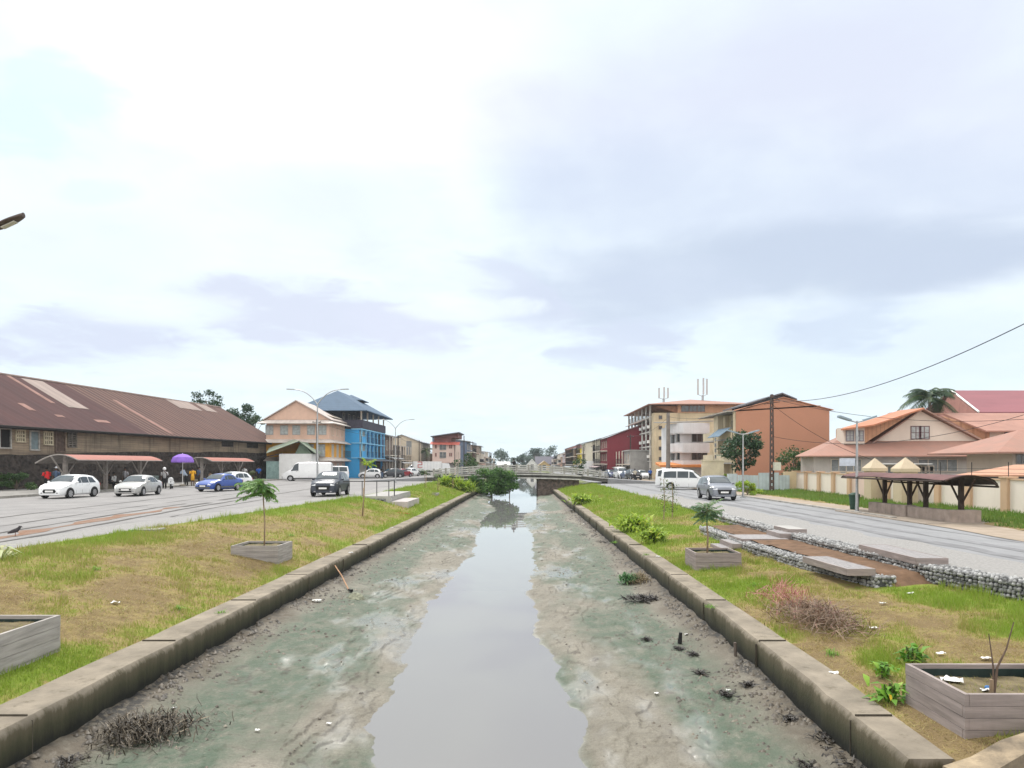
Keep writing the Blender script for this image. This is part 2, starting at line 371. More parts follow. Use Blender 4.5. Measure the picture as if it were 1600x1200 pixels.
def build_mud():
    rows = 900; colsn = 380
    Y = 5.5 * (96 / 5.5) ** np.linspace(0, 1, rows)
    s = np.linspace(0, 1, colsn)
    xl = ipn(XLI, Y) - .12; xr = ipn(XRI, Y) + .12
    X = xl[:, None] + (xr - xl)[:, None] * s[None, :]; YY = np.repeat(Y[:, None], colsn, 1)
    jag = (fbm(YY * 1.3, X * 1.3, 4, 5) - .5) * .9
    wl = ipn(WL, Y)[:, None] + jag * .55; wr = ipn(WR, Y)[:, None] + jag * .55
    dl = (X - xl[:, None]) / np.maximum(wl - xl[:, None], .1); dr = (xr[:, None] - X) / np.maximum(xr[:, None] - wr, .1)
    t = np.minimum(dl, dr)                      # 0 at the wall, 1 at the water's edge
    tt = np.clip(t, 0, 1)
    z = ZB + (ZW + .012 - ZB) * (tt ** .8) - np.clip(t - 1, 0, 1.5) * .25
    near = np.clip(1.4 - t, 0, 1)
    lump = fbm(X * 1.1, YY * .8, 5, 2) - .5; fine = fbm(X * 5, YY * 4, 4, 9) - .5
    edge = np.clip((t - .93) / .1, 0, 1)
    z += (lump * .10 + fine * .035) * (1 - edge * .85) * near
    # small eroded ledges that run along the canal
    led = fbm(X * .9 + 7, YY * .35, 5, 21) + (fbm(X * 7, YY * 5, 3, 22) - .5) * .055; k = led * 9; fr = k - np.floor(k)
    step = np.floor(k) + np.clip(fr / .10, 0, 1)
    z += (step / 9 - .5) * .26 * np.clip((t - .2) * 3, 0, 1) * np.clip((1.05 - t) * 4, 0, 1)
    wet_shade = np.clip(1 - np.abs(fr - .06) / .09, 0, 1) * np.clip((fbm(X * 1.3, YY * .6, 3, 91) - .40) * 7, 0, 1) * np.clip((t - .12) * 6, 0, 1) * np.clip((1.03 - t) * 9, 0, 1)  # mask along the ledge edges for wet mud and painted edge shade
    led2 = (fbm(X * 2.2 + 1, YY * 1.1, 5, 131) + (fbm(X * 9, YY * 7, 2, 132) - .5) * .07) * 7; fr2 = led2 - np.floor(led2)
    wet_shade = np.maximum(wet_shade, .6 * np.clip(1 - np.abs(fr2 - .08) / .10, 0, 1) * np.clip((t - .6) * 5, 0, 1) * np.clip((1.0 - t) * 9, 0, 1) * np.clip((fbm(X * 1.0, YY * .5, 3, 141) - .47) * 9, 0, 1))
    z += (np.floor(led2) + np.clip(fr2 / .12, 0, 1)) / 7 * .07 * np.clip((t - .55) * 4, 0, 1) * np.clip((1.0 - t) * 8, 0, 1) - .03
    # rough mounds at the wall foot
    z += np.clip(.22 - t, 0, 1) * (fbm(X * 3, YY * 2, 4, 33)) * .55
    algae = np.clip((fbm(X * .55 + 3, YY * .22, 4, 41) - .47 + .26 * np.exp(-((t - .38) / .24) ** 2)) * 5.5, 0, 1) * np.clip((t - .1) * 6, 0, 1)
    brown = np.clip((.26 - t + (fbm(X * 1.2, YY * .9, 4, 51) - .5) * .35) * 5, 0, 1)
    black = np.clip((.085 - t + (fbm(X * 2, YY * 1.6, 4, 61) - .55) * .22) * 22, 0, 1)
    wetn = fbm(X * .75, YY * .3, 5, 71); wn2 = fbm(X * 2.5, YY * 1.1, 4, 81)
    wet = np.clip((wetn * .55 + wn2 * .45 - .53 + .10 * np.clip((t - .45) * 2, -.6, 1)) * 4.5, 0, .9) * np.clip((t - .25) * 5, 0, 1)
    wet = np.maximum(wet, np.clip((t - .955) * 20, 0, 1))
    # standing water levels the wet places a little
    z -= wet * .012
    v = np.stack([X, YY, z], -1).reshape(-1, 3)
    i = np.arange(rows - 1)[:, None] * colsn + np.arange(colsn - 1)[None, :]
    f = np.stack([i, i + 1, i + colsn + 1, i + colsn], -1).reshape(-1, 4)
    o = npmesh('mud', v, f, mud_material(), None, dict(algae=algae.ravel(), brown=brown.ravel(), black=black.ravel(), wet=wet.ravel(), wet_ledge_shade=wet_shade.ravel()), True)
    tag(o, kind='structure')
    global MUDF
    MUDF = (Y, xl, xr, z, colsn)
build_mud()
def clods():
    Y, xl, xr, z, n = MUDF; k = 5200; y = 7 * (60 / 7) ** rng.uniform(0, 1, k); i = np.searchsorted(Y, y).clip(0, len(Y) - 1); side = rng.uniform(0, 1, k) < .5
    off = np.abs(rng.normal(0, .75, k)) + .14; off = np.where(rng.uniform(0, 1, k) < .22, rng.uniform(.2, 3.6, k), off); x = np.where(side, xl[i] + off, xr[i] - off); j = ((x - xl[i]) / (xr[i] - xl[i]) * (n - 1)).astype(int).clip(0, n - 1); zz = z[i, j]; keep = (zz > ZW + .03) & (fbm(x * 1.5, y * 1.2, 3, 55) > .44); x, y, zz, off = x[keep], y[keep], zz[keep], off[keep]; k = len(x)
    s = rng.uniform(.008, .034, k) * np.where(off < .6, 1.5, 1.0) * (1 + y * .02); B = np.array([(-1, -.6, 0), (.2, -1, 0), (1, 0, 0), (.3, 1, 0), (-.8, .7, 0), (-.3, -.2, .8), (.35, .25, .7)]); F_ = np.array([(0, 1, 5), (1, 6, 5), (1, 2, 6), (2, 3, 6), (3, 5, 6), (3, 4, 5), (4, 0, 5)])
    v = B[None] * rng.uniform(.6, 1.3, (k, 7, 3)) * s[:, None, None]; a = rng.uniform(0, 6.28, k); c, q = np.cos(a)[:, None], np.sin(a)[:, None]; v = np.stack([v[..., 0] * c - v[..., 1] * q, v[..., 0] * q + v[..., 1] * c, v[..., 2]], -1) + np.stack([x, y, zz - .004], -1)[:, None]
    o = npmesh('mud_clods', v.reshape(-1, 3), (F_[None] + (np.arange(k) * 7)[:, None, None]).reshape(-1, 3), leafmat('mud clods', (.04, .034, .027), (.125, .105, .08), (.2, .18, .14), 0), None, np.repeat(np.clip(rng.uniform(-.1, .8, k) + .2 * (off > 1), 0, 1), 7)); tag(o, 'scattered small dark clods and crumbs of mud along the foot of the canal walls', 'mud clods', kind='stuff')
clods()
def mudz(x, y):
    Y, xl, xr, z, n = MUDF
    i = int(np.clip(np.searchsorted(Y, y), 0, len(Y) - 1)); j = int(np.clip((x - xl[i]) / (xr[i] - xl[i]) * (n - 1), 0, n - 1))
    return float(z[i, j])

# ---- water
def build_water():
    mt = bpy.data.materials.new('murky water'); mt.use_nodes = True; nt = mt.node_tree; nd = nt.nodes; L = nt.links.new
    b = nd['Principled BSDF']; b.inputs['Base Color'].default_value = (.185, .183, .182, 1); b.inputs['Roughness'].default_value = .02; b.inputs['IOR'].default_value = 1.33
    b.inputs['Specular IOR Level'].default_value = .5
    geo = nd.new('ShaderNodeNewGeometry'); mp = nd.new('ShaderNodeMapping'); mp.inputs['Scale'].default_value = (1.2, .5, 1); L(geo.outputs['Position'], mp.inputs[0])
    n = nd.new('ShaderNodeTexNoise'); n.inputs['Scale'].default_value = 1.4; n.inputs['Detail'].default_value = 2; L(mp.outputs[0], n.inputs[0])
    bp = nd.new('ShaderNodeBump'); bp.inputs['Strength'].default_value = .05; bp.inputs['Distance'].default_value = .01; L(n.outputs[0], bp.inputs['Height']); L(bp.outputs[0], b.inputs['Normal'])
    m = MB(); m.add([(-7.2, -4, ZW), (5.2, -4, ZW), (6, 460, ZW), (-8, 460, ZW)], [(0, 1, 2, 3)])
    tag(m.build('water', mt), kind='structure')
build_water()

# ---- grass banks
def bankL(x, y):
    a = ipn(XLO, y); b = ipn(XLE, y); t = np.clip((a - x) / (a - b), 0, 1)
    return ZT - .03 + (ZS + .04 - ZT) * (1 - (1 - t) ** 1.45) + (fbm(x * .8, y * .8, 4, 3) - .5) * .16 * np.sin(np.clip(t, 0, 1) * math.pi) - np.clip(.25 - t * 3, 0, 1) * .02
def bankR(x, y):
    x = np.asarray(x, float); y = np.asarray(y, float)
    a = ipn(XRO, y); b = ipn(XRE, y); t = np.clip((x - a) / (b - a), 0, 1)
    top = np.interp(y, [11, 16, 31, 36, 46], [-.66, -.66, -.62, -.45, ZR + .03])
    k = np.clip((y - 9) / 5, 0, 1)
    f = (1 - (1 - t) ** 2.6) * (1 - k) + (1 - (1 - t) ** 1.3) * k
    return ZT - .03 + (top - ZT) * f + (fbm(x * .8, y * .8, 4, 13) - .5) * .13 * np.sin(t * math.pi)
def bank_material(name):
    mt = bpy.data.materials.new(name); mt.use_nodes = True; nt = mt.node_tree; nd = nt.nodes; L = nt.links.new
    b = nd['Principled BSDF']; b.inputs['Roughness'].default_value = .95; b.inputs['Specular IOR Level'].default_value = .15
    at = nd.new('ShaderNodeAttribute'); at.attribute_name = 'tint'
    geo = nd.new('ShaderNodeNewGeometry')
    n = nd.new('ShaderNodeTexNoise'); n.inputs['Scale'].default_value = 4; n.inputs['Detail'].default_value = 8; n.inputs['Roughness'].default_value = .75; L(geo.outputs['Position'], n.inputs[0])
    ad = nd.new('ShaderNodeMath'); ad.operation = 'MULTIPLY_ADD'; L(n.outputs[0], ad.inputs[0]); ad.inputs[1].default_value = 1.9; ad.inputs[2].default_value = -.92
    s = nd.new('ShaderNodeMath'); L(ad.outputs[0], s.inputs[0]); L(at.outputs['Fac'], s.inputs[1])
    cr = nd.new('ShaderNodeValToRGB'); e = cr.color_ramp.elements
    e[0].position = .1; e[0].color = (.18, .13, .065, 1); e[1].position = .95; e[1].color = (.155, .215, .028, 1)
    for p, c in ((.3, (.22, .165, .078)), (.5, (.265, .205, .088)), (.68, (.22, .225, .055))):
        q = e.new(p); q.color = (*c, 1)
    L(s.outputs[0], cr.inputs[0]); L(cr.outputs[0], b.inputs['Base Color'])
    n2 = nd.new('ShaderNodeTexNoise'); n2.inputs['Scale'].default_value = 30; n2.inputs['Detail'].default_value = 5; L(geo.outputs['Position'], n2.inputs[0])
    bp = nd.new('ShaderNodeBump'); bp.inputs['Strength'].default_value = .9; bp.inputs['Distance'].default_value = .05; L(n2.outputs[0], bp.inputs['Height']); L(bp.outputs[0], b.inputs['Normal'])
    return mt
BANKM = bank_material('dry grass turf')
def greenL(x, y):
    a = ipn(XLO, y); b = ipn(XLE, y); t = (a - x) / (a - b)
    g = .31 + (fbm(x * .9, y * .7, 5, 101) - .5) * 1.1 + np.clip((t - .66) * 1.5, 0, .5) + np.clip((np.asarray(y) - 26) / 50, 0, .5) + np.clip((.14 - t) * 3, 0, .25)
    g += .55 * np.exp(-(((x + 7.5) / .6) ** 2 + ((np.asarray(y) - 10.6) / 1.5) ** 2))
    return np.clip(g, 0, 1)
def greenR(x, y):
    a = ipn(XRO, y)
    g = .60 + (fbm(x * .9, y * .7, 4, 111) - .5) * 1.7 + np.clip((np.asarray(y) - 22) / 60, 0, .3)
    g -= .5 * np.exp(-(((x - 7.2) / 1.4) ** 2 + ((np.asarray(y) - 12.5) / 2.0) ** 2))
    g -= .6 * np.exp(-(((x - 5.1) / .35) ** 2)) * (np.asarray(y) < 13)
    return np.clip(g, 0, 1)
def bank(name, side):
    rows = 340; n = 70
    Y = (4.0 if side < 0 else 7.75) * (95.5 / (4.0 if side < 0 else 7.75)) ** np.linspace(0, 1, rows); s = np.linspace(0, 1, n)
    if side < 0: a = ipn(XLO, Y) + .05; b = ipn(XLE, Y) - .15
    else: a = ipn(XRO, Y) - .05; b = ipn(XRE, Y) + .2
    X = a[:, None] + (b - a)[:, None] * s; YY = np.repeat(Y[:, None], n, 1)
    z = (bankL if side < 0 else bankR)(X, YY); g = (greenL if side < 0 else greenR)(X, YY)
    v = np.stack([X, YY, z], -1).reshape(-1, 3); i = np.arange(rows - 1)[:, None] * n + np.arange(n - 1)
    f = np.stack([i, i + 1, i + n + 1, i + n], -1).reshape(-1, 4)
    if side < 0: f = f[:, ::-1]
    tag(npmesh(name, v, f, BANKM, None, g.ravel(), True), kind='structure')
bank('left_grass_bank', -1); bank('right_grass_bank', 1)
GRASSM = leafmat('grass blades', (.36, .275, .115), (.225, .32, .04), None, .3)
def grass(name, side, bands):
    vs = []; ts = []
    for y0, y1, dens, h, w in bands:
        ym = np.linspace(y0, y1, 40)
        width = float(np.mean(np.abs((ipn(XLE, ym) - ipn(XLO, ym)) if side < 0 else (ipn(XRE, ym) - ipn(XRO, ym)))))
        n = int(dens * width * (y1 - y0)); y = rng.uniform(y0, y1, n); s = rng.uniform(0, 1, n) ** 1.0
        if side < 0: x = ipn(XLO, y) + (ipn(XLE, y) - ipn(XLO, y)) * s; z = bankL(x, y); g = greenL(x, y)
        else: x = ipn(XRO, y) + (ipn(XRE, y) - ipn(XRO, y)) * s; z = bankR(x, y); g = greenR(x, y)
        clump = fbm(x * 3.1, y * 3.1, 3, 201)
        keep = rng.uniform(0, 1, n) < np.clip(.4 + g * .7 + (clump - .5) * 1.2, .2, 1)
        if side > 0: keep &= ~((y > 17) & (y < 31.5) & (x > 7.75)) & ~((x > 5.1) & (x < 6.8) & (y > 8.4) & (y < 9.7))
        else: keep &= ~((y > 47.5) & (y < 56) & (x < -7.9))
        x, y, z, g, clump = (q[keep] for q in (x, y, z, g, clump)); n = len(x)
        a = rng.uniform(0, 2 * np.pi, n); hh = h * rng.uniform(.4, 1.25, n) * (.45 + .75 * g) * (.6 + clump); ww = w * rng.uniform(.6, 1.3, n)
        dry = g < .35; la = rng.uniform(0, 2 * np.pi, n); lean = hh * np.where(dry, rng.uniform(.6, 2.8, n), rng.uniform(.1, .8, n)); hh = np.where(dry, hh * .6, hh) * np.where(fbm(x * 1.6 + 9, y * 1.6, 3, 231) > .6, 1.9, 1.0)
        p0 = np.stack([x - np.cos(a) * ww, y - np.sin(a) * ww, z - .01], -1); p1 = np.stack([x + np.cos(a) * ww, y + np.sin(a) * ww, z - .01], -1)
        p2 = np.stack([x + np.cos(la) * lean, y + np.sin(la) * lean, z + hh], -1)
        vs.append(np.stack([p0, p1, p2], 1).reshape(-1, 3)); ts.append(np.repeat(np.clip(g * 1.15 + rng.normal(0, .2, n), 0, 1), 3))
    v = np.concatenate(vs); f = np.arange(len(v)).reshape(-1, 3)
    tag(npmesh(name, v, f, GRASSM, None, np.concatenate(ts)), 'short patchy green and straw grass covering the canal bank on the ' + ('left' if side < 0 else 'right'), 'grass', kind='stuff')
grass('grass', -1, [(7, 14, 1500, .085, .006), (14, 25, 700, .09, .009), (25, 45, 200, .10, .014), (45, 94, 70, .13, .026)])
grass('grass', 1, [(8, 14, 1400, .085, .006), (14, 25, 700, .09, .009), (25, 45, 190, .10, .014), (45, 94, 70, .13, .026)])

# ---- canal walls: each a long cast wall with joints
def canal_wall_material():
    mt = CONC.copy(); mt.name = 'stained canal concrete'; nt = mt.node_tree; nd = nt.nodes; L = nt.links.new
    b = nd['Principled BSDF']; src = b.inputs['Base Color'].links[0].from_socket
    geo = nd.new('ShaderNodeNewGeometry'); sp = nd.new('ShaderNodeSeparateXYZ'); L(geo.outputs['Position'], sp.inputs[0])
    n = nd.new('ShaderNodeTexNoise'); n.inputs['Scale'].default_value = 3.4; n.inputs['Detail'].default_value = 8; n.inputs['Roughness'].default_value = .75
    mp = nd.new('ShaderNodeMapping'); mp.inputs['Scale'].default_value = (1, 1, .16); L(geo.outputs['Position'], mp.inputs[0]); L(mp.outputs[0], n.inputs[0])
    h = nd.new('ShaderNodeMath'); h.operation = 'MULTIPLY_ADD'; L(n.outputs[0], h.inputs[0]); h.inputs[1].default_value = .85; z2 = nd.new('ShaderNodeMath'); z2.operation = 'MULTIPLY'; z2.inputs[1].default_value = 2.0; L(sp.outputs[2], z2.inputs[0]); L(z2.outputs[0], h.inputs[2])
    def mix(lo, hi, c, src, k=1.0):
        r = nd.new('ShaderNodeMapRange'); r.inputs[1].default_value = lo; r.inputs[2].default_value = hi; r.inputs[3].default_value = k; r.inputs[4].default_value = 0; L(h.outputs[0], r.inputs[0])
        x = nd.new('ShaderNodeMix'); x.data_type = 'RGBA'; L(r.outputs[0], x.inputs[0]); L(src, x.inputs[6]); x.inputs[7].default_value = (*c, 1); return x.outputs[2]
    s = mix(-1.78, -1.62, (.075, .064, .038), src, .9); s = mix(-2.12, -1.74, (.036, .036, .02), s, .95); s = mix(-2.5, -2.14, (.012, .0125, .01), s)
    L(s, b.inputs['Base Color']); return mt
CWALL = canal_wall_material()
def canal_wall(inner, outer, y0, y1, label):
    root = thing('canal_wall', label, 'wall', (ip(inner, y0), y0, ZB), 0, 'retaining walls of the canal')
    m = MB(); y = y0; ys = []
    while y < y1: ys.append(y); y += .11 if y < 22 else .35 if y < 40 else 1.2
    ys.append(y1)
    pts = []
    for y in ys:
        bk = math.floor((y - 9.2) / 3.9); w = (float(vnoise(y * 1.7, 3.0, 5)) - .5) * .03 + (float(vnoise(bk + .0, 17.0, 5)) - .5) * .045 + max(0, float(vnoise(y * 5, 1.5, 19)) - .72) * (.09 if inner is XRI else -.09) * -1; a = ip(inner, y) + w; b = ip(outer, y); s = 1 if b > a else -1
        dz = (float(vnoise(y * .9, 8.0, 6)) - .5) * .03 + (float(vnoise(bk + .0, 27.0, 5)) - .5) * .03; j = -.0 if any(abs(y - k) < .12 for k in np.arange(9.2, 95, 3.9)) else 0
        pts += [(a, y, ZB - .45), (a + s * (.0 if not j else .03), y, ZT - .07 + dz), (a + s * .045, y, ZT + dz + j * .2), (b - s * .03, y, ZT + dz + j * .4), (b, y, ZT - .03 + dz), (b, y, ZT - .5)]
    m.grid(pts, len(ys), 6); m.add(pts[:6], [(0, 1, 2, 3, 4, 5)])
    m.build('wall_face', CWALL, root, smooth=35)
    jm = MB()
    for k in np.arange(9.2, min(y1, 90), 3.9):
        a = ip(inner, k); b = ip(outer, k); s = 1 if b > a else -1
        jm.box(*sorted((a + s * .05, b - s * .06)), k - .006, k + .006, ZT - .02, ZT + .0165); jm.box(*sorted((a - s * .017, a + s * .02)), k - .006, k + .006, ZB - .2, ZT - .06)
    jm.build('joint', M('dark wall joint', (.075, .065, .05), .95, .3, 5), root)  # dark strips mark the joints along the wall
    return root
canal_wall(XLI, XLO, 3, 92, 'long stained concrete canal wall along the left mud and the dry grass bank')
canal_wall(XRI, XRO, 7.86, 92, 'long stained concrete canal wall along the right mud and the greener bank')
# wing wall at the lower right
w = MB(); 
for (xa_, ya_, za_), (xb_, yb_, zb_) in zip([(4.36, 7.5, -.93), (4.75, 7.66, -.90), (5.2, 7.86, -.80), (5.7, 8.0, -.72), (8.5, 8.1, -.6)], [(4.75, 7.66, -.90), (5.2, 7.86, -.80), (5.7, 8.0, -.72), (8.5, 8.1, -.6)]):
    w.poly([(xa_, ya_, -2.4), (xb_, yb_, -2.4), (xb_, yb_, zb_), (xa_, ya_, za_)], (.1, -.3, 0))
o = w.build('wing_wall', M('blackened concrete', (.42, .33, .22), .9, .5, 2.2, c2=(.09, .075, .06), bump=.5, streak=.7, sc=(.03, .028, .025)), smooth=20)
tag(o, 'short blackened concrete wing wall in the bottom right corner below the timber planter', 'wall')

# ---- ground and streets
GROUND = M('dusty ground', (.22, .2, .16), .95, .3, .4)
g = MB()
def strip(m, tab, far, z, ys, off=0, zf=None):
    pts = []
    for y in ys: pts += [(ip(tab, y) + off, y, z), (far, y, z if zf is None else zf)]
    if far > ip(tab, 20): m.grid(pts, len(ys), 2); m.f[-(len(ys) - 1):] = [q[::-1] for q in m.f[-(len(ys) - 1):]]
    else: m.grid(pts, len(ys), 2)
YS = [-12, 4, 12, 15.1, 16.6, 17.9, 20.7, 26, 29, 40, 48, 60, 75, 90, 99, 140, 220, 330, 450]
strip(g, XLE, -2500, ZS - .03, YS); strip(g, XRE, 2500, ZR - .03, YS)
g.add([(-2500, 450, -.33), (2500, 450, -.33), (2500, 5000, -.33), (-2500, 5000, -.33), (-9, 450, -2.5), (8.5, 450, -2.5)], [(0, 1, 2, 3)])
g.add([(-12, 449.9, -2.6), (12, 449.9, -2.6), (12, 449.9, -.03), (-12, 449.9, -.03)], [(0, 1, 2, 3)])
tag(g.build('ground', GROUND), kind='structure')
ASPH = M('worn asphalt', (.275, .265, .26), .9, .25, .5, c2=(.205, .198, .197), bump=.5, bscale=60, streak=.4, sc=(.13, .125, .122))
ASPHR = M('grey asphalt', (.265, .267, .275), .9, .22, .6, c2=(.215, .218, .226), bump=.5, bscale=60, streak=.4, sc=(.15, .15, .155))
GRAV = M('grey gravel', (.34, .33, .32), .95, .5, 14, c2=(.22, .213, .205), bump=1.0, bscale=45)
KERBL = -33.0
m = MB(); strip(m, XLE, KERBL, ZS, YS, -.3); tag(m.build('left_street', ASPH), kind='structure')
m = MB(); strip(m, XRE, 17.2, ZR, YS, .1)
tag(m.build('right_street', ASPHR), kind='structure')
def ribbon(m, tab, o0, o1, z, y0, y1, wob=.25, seed=1, n=90):
    pts = []
    for y in np.linspace(y0, y1, n):
        a = ip(tab, y) + o0 + (float(vnoise(y * .8, seed)) - .5) * wob; b = ip(tab, y) + o1 + (float(vnoise(y * .6, seed + 9.5)) - .5) * wob
        pts += [(min(a, b), y, z), (max(a, b), y, z)]
    m.grid(pts, n, 2); m.f[-(n - 1):] = [q[::-1] for q in m.f[-(n - 1):]]
m = MB(); ribbon(m, XLE, -.1, -2.0, ZS + .004, 4, 92, .7, 3); tag(m.build('gravel_verge', GRAV), kind='structure')
m = MB(); ribbon(m, XRE, .0, 2.6, ZR + .004, 8, 60, .8, 5); tag(m.build('gravel_verge', GRAV), kind='structure')
# red soil trench and tar seams in the left street
LINE = [(0, -14.2), (22.6, -15.9), (35.5, -17.6), (60, -19.5), (100, -22)]
m = MB(); ribbon(m, LINE, -.2, .45, ZS + .008, 14, 37, .8, 8); tag(m.build('trench_patch', M('rust red soil', (.20, .085, .042), .95, .4, 1.8, c2=(.24, .20, .165), bump=.6)), kind='structure')
m = MB()
for a, b, y0, y1, sd in ((-.75, -.6, 12, 40, 2), (.95, 1.15, 15, 70, 4), (-2.2, -2.12, 20, 62, 6), (-4.6, -4.48, 26, 95, 8), (2.2, 2.3, 30, 48, 12), (.1, .5, 37, 41, 15), (-.3, .1, 44, 48, 16)): ribbon(m, LINE, a, b, ZS + .010, y0, y1, .12, sd + .3, 120)
tag(m.build('tar_seams', M('tar seam', (.10, .095, .09), .9, .4, 2)), kind='structure')
m = MB()
for a, b, y0, y1, sd in ((3.0, 3.5, 12, 90, 2), (4.3, 4.6, 14, 70, 4), (5.9, 6.15, 14, 90, 7)): ribbon(m, XRE, a, b, ZR + .008, y0, y1, .35, sd + .7, 120)
tag(m.build('tyre_tracks', M('worn wheel track', (.20, .20, .208), .9, .3, 1.5, bump=.3, bscale=60)), kind='structure')
# left pavement with its kerb
m = MB(); m.box(-42.5, KERBL - .22, 20, 150, -.05, .13); tag(m.build('left_pavement', M('dark paving', (.26, .25, .235), .9, .35, 1.2, streak=0)), kind='structure')
m = MB(); m.box(KERBL - .22, KERBL, 20, 150, -.05, .16); tag(m.build('left_kerb', M('dirty kerb stone', (.30, .285, .26), .9, .4, 2)), kind='structure')
# right pavement: earth and broken pinkish paving, then rough grass to the wall
m = MB(); ribbon(m, [(0, 16.1), (23, 16.1), (31, 16.8), (51, 17.4), (120, 17.4)], 0, 2.3, ZR + .02, 6, 130, .3, 3, 80)
tag(m.build('right_pavement', M('pink earth paving', (.36, .29, .235), .95, .35, 1.6, c2=(.26, .215, .16), bump=.5)), kind='structure')
m = MB(); m.box(16.9, 17.1, 33, 140, ZR - .05, ZR + .09); tag(m.build('right_kerb', M('kerb', (.36, .34, .31), .9, .4, 2)), kind='structure')
def lawnz(x, y): return ZR + .05 + (fbm(np.asarray(x) * .6, np.asarray(y) * .6, 3, 77) - .5) * .22
def right_lawn():
    n = 26; rows = 120; Y = 8 * (78 / 8) ** np.linspace(0, 1, rows); s = np.linspace(0, 1, n)
    a = np.interp(Y, [8, 23, 31, 51, 78], [18.2, 18.3, 18.9, 19.2, 19.0]); X = a[:, None] + (26.5 - a)[:, None] * s; YY = np.repeat(Y[:, None], n, 1)
    v = np.stack([X, YY, lawnz(X, YY) - .06 * (s < .02)], -1).reshape(-1, 3); i = np.arange(rows - 1)[:, None] * n + np.arange(n - 1)
    gg = np.clip(.8 + (fbm(X * .5, YY * .4, 3, 5) - .5) * .9 - .5 * np.exp(-((X - a[:, None]) / .7) ** 2), 0, 1)
    tag(npmesh('right_lawn', v, np.stack([i, i + 1, i + n + 1, i + n], -1).reshape(-1, 4), BANKM, None, gg.ravel(), True), kind='structure')
    k = 42000; y = 8 * (78 / 8) ** rng.uniform(0, 1, k); x = np.interp(y, [8, 23, 31, 51, 78], [18.4, 18.5, 19.1, 19.4, 19.2]) ; x = x + (25.2 - x) * rng.uniform(0, 1, k)
    keep = ~((x < 19.6) & (y > 29) & (y < 39.5)); x = x[keep]; y = y[keep]; k = len(x)
    cl = fbm(x * .9, y * .9, 3, 9); h = .22 * rng.uniform(.4, 1.3, k) * (.4 + 1.2 * cl); aa = rng.uniform(0, 6.28, k); w = .012 + y * .0005; z = lawnz(x, y); l = h * .5
    p = np.stack([np.stack([x - np.cos(aa) * w, y - np.sin(aa) * w, z - .02], -1), np.stack([x + np.cos(aa) * w, y + np.sin(aa) * w, z - .02], -1), np.stack([x + np.cos(aa * 3) * l, y + np.sin(aa * 3) * l, z + h], -1)], 1)
    tag(npmesh('grass', p.reshape(-1, 3), np.arange(3 * k).reshape(-1, 3), leafmat('lush grass', (.16, .2, .05), (.11, .23, .03), None, .3), None, np.repeat(np.clip(cl + rng.normal(0, .2, k), 0, 1), 3)), 'lush green grass between the pavement and the cream boundary wall', 'grass', kind='stuff')
right_lawn()
# banks and edges beyond the bridge
m = MB()
for s, ti, te, z in ((-1, XLI, XLE, ZS), (1, XRI, XRE, ZR)):
    pts = []
    for y in (100, 140, 200, 300, 449): pts += [(ip(ti, y), y, -2.2), (ip(ti, y) + s * .4, y, -1.1), (ip(te, y) + s * .3, y, z + .01)]
    m.grid(pts, 5, 3)
tag(m.build('far_banks', M('far bank grass', (.14, .16, .06), .95, .4, .5)), kind='structure')
# ================================================================ BUILDINGS
def frame_mat(n, c): return M(n, c, .6, .15, 3)
def win(root, cx, cy, cz, w, h, face, fm, pm=WINDARK, mull=1, trans=0, nm='window', d=.05, sill=None, fr=.07):
    """a framed window set on a wall; face is the way the wall looks: 'y-', 'x+' or 'x-'"""
    def bx(m, a0, a1, z0, z1, d0, d1):
        if face == 'y-': m.box(cx + a0, cx + a1, cy - d1, cy - d0, cz + z0, cz + z1)
        elif face == 'x+': m.box(cx + d0, cx + d1, cy + a0, cy + a1, cz + z0, cz + z1)
        else: m.box(cx - d1, cx - d0, cy + a0, cy + a1, cz + z0, cz + z1)
    m = MB(); x, z = w / 2, h / 2
    bx(m, -x - fr, -x, -z, z, -.02, d); bx(m, x, x + fr, -z, z, -.02, d); bx(m, -x - fr, x + fr, z, z + fr, -.02, d + .01); bx(m, -x - fr, x + fr, -z - fr, -z, -.02, d + .03)
    for i in range(mull): u = -x + w * (i + 1) / (mull + 1); bx(m, u - .03, u + .03, -z, z, -.02, d - .005)
    for i in range(trans): u = -z + h * (i + 1) / (trans + 1); bx(m, -x, x, u - .025, u + .025, -.02, d - .008)
    o = m.build(nm, fm, root)
    p = MB(); bx(p, -x, x, -z, z, -.02, .018); p.build('pane', pm, o)
    return o
def cboxes(boxes, mat, name, root, smooth=0):
    m = MB()
    for b in boxes: m.box(*b)
    return m.build(name, mat, root, smooth)
def railing(root, x0, x1, y0, y1, z, h, mat, step=.25, name='railing'):
    m = MB(); L_ = math.hypot(x1 - x0, y1 - y0); n = max(2, int(L_ / step))
    m.tube([(x0, y0, z + h), (x1, y1, z + h)], .03, 6); m.tube([(x0, y0, z + .1), (x1, y1, z + .1)], .025, 6)
    for i in range(n + 1): t = i / n; m.tube([(x0 + (x1 - x0) * t, y0 + (y1 - y0) * t, z), (x0 + (x1 - x0) * t, y0 + (y1 - y0) * t, z + h)], .014, 4)
    return m.build(name, mat, root)
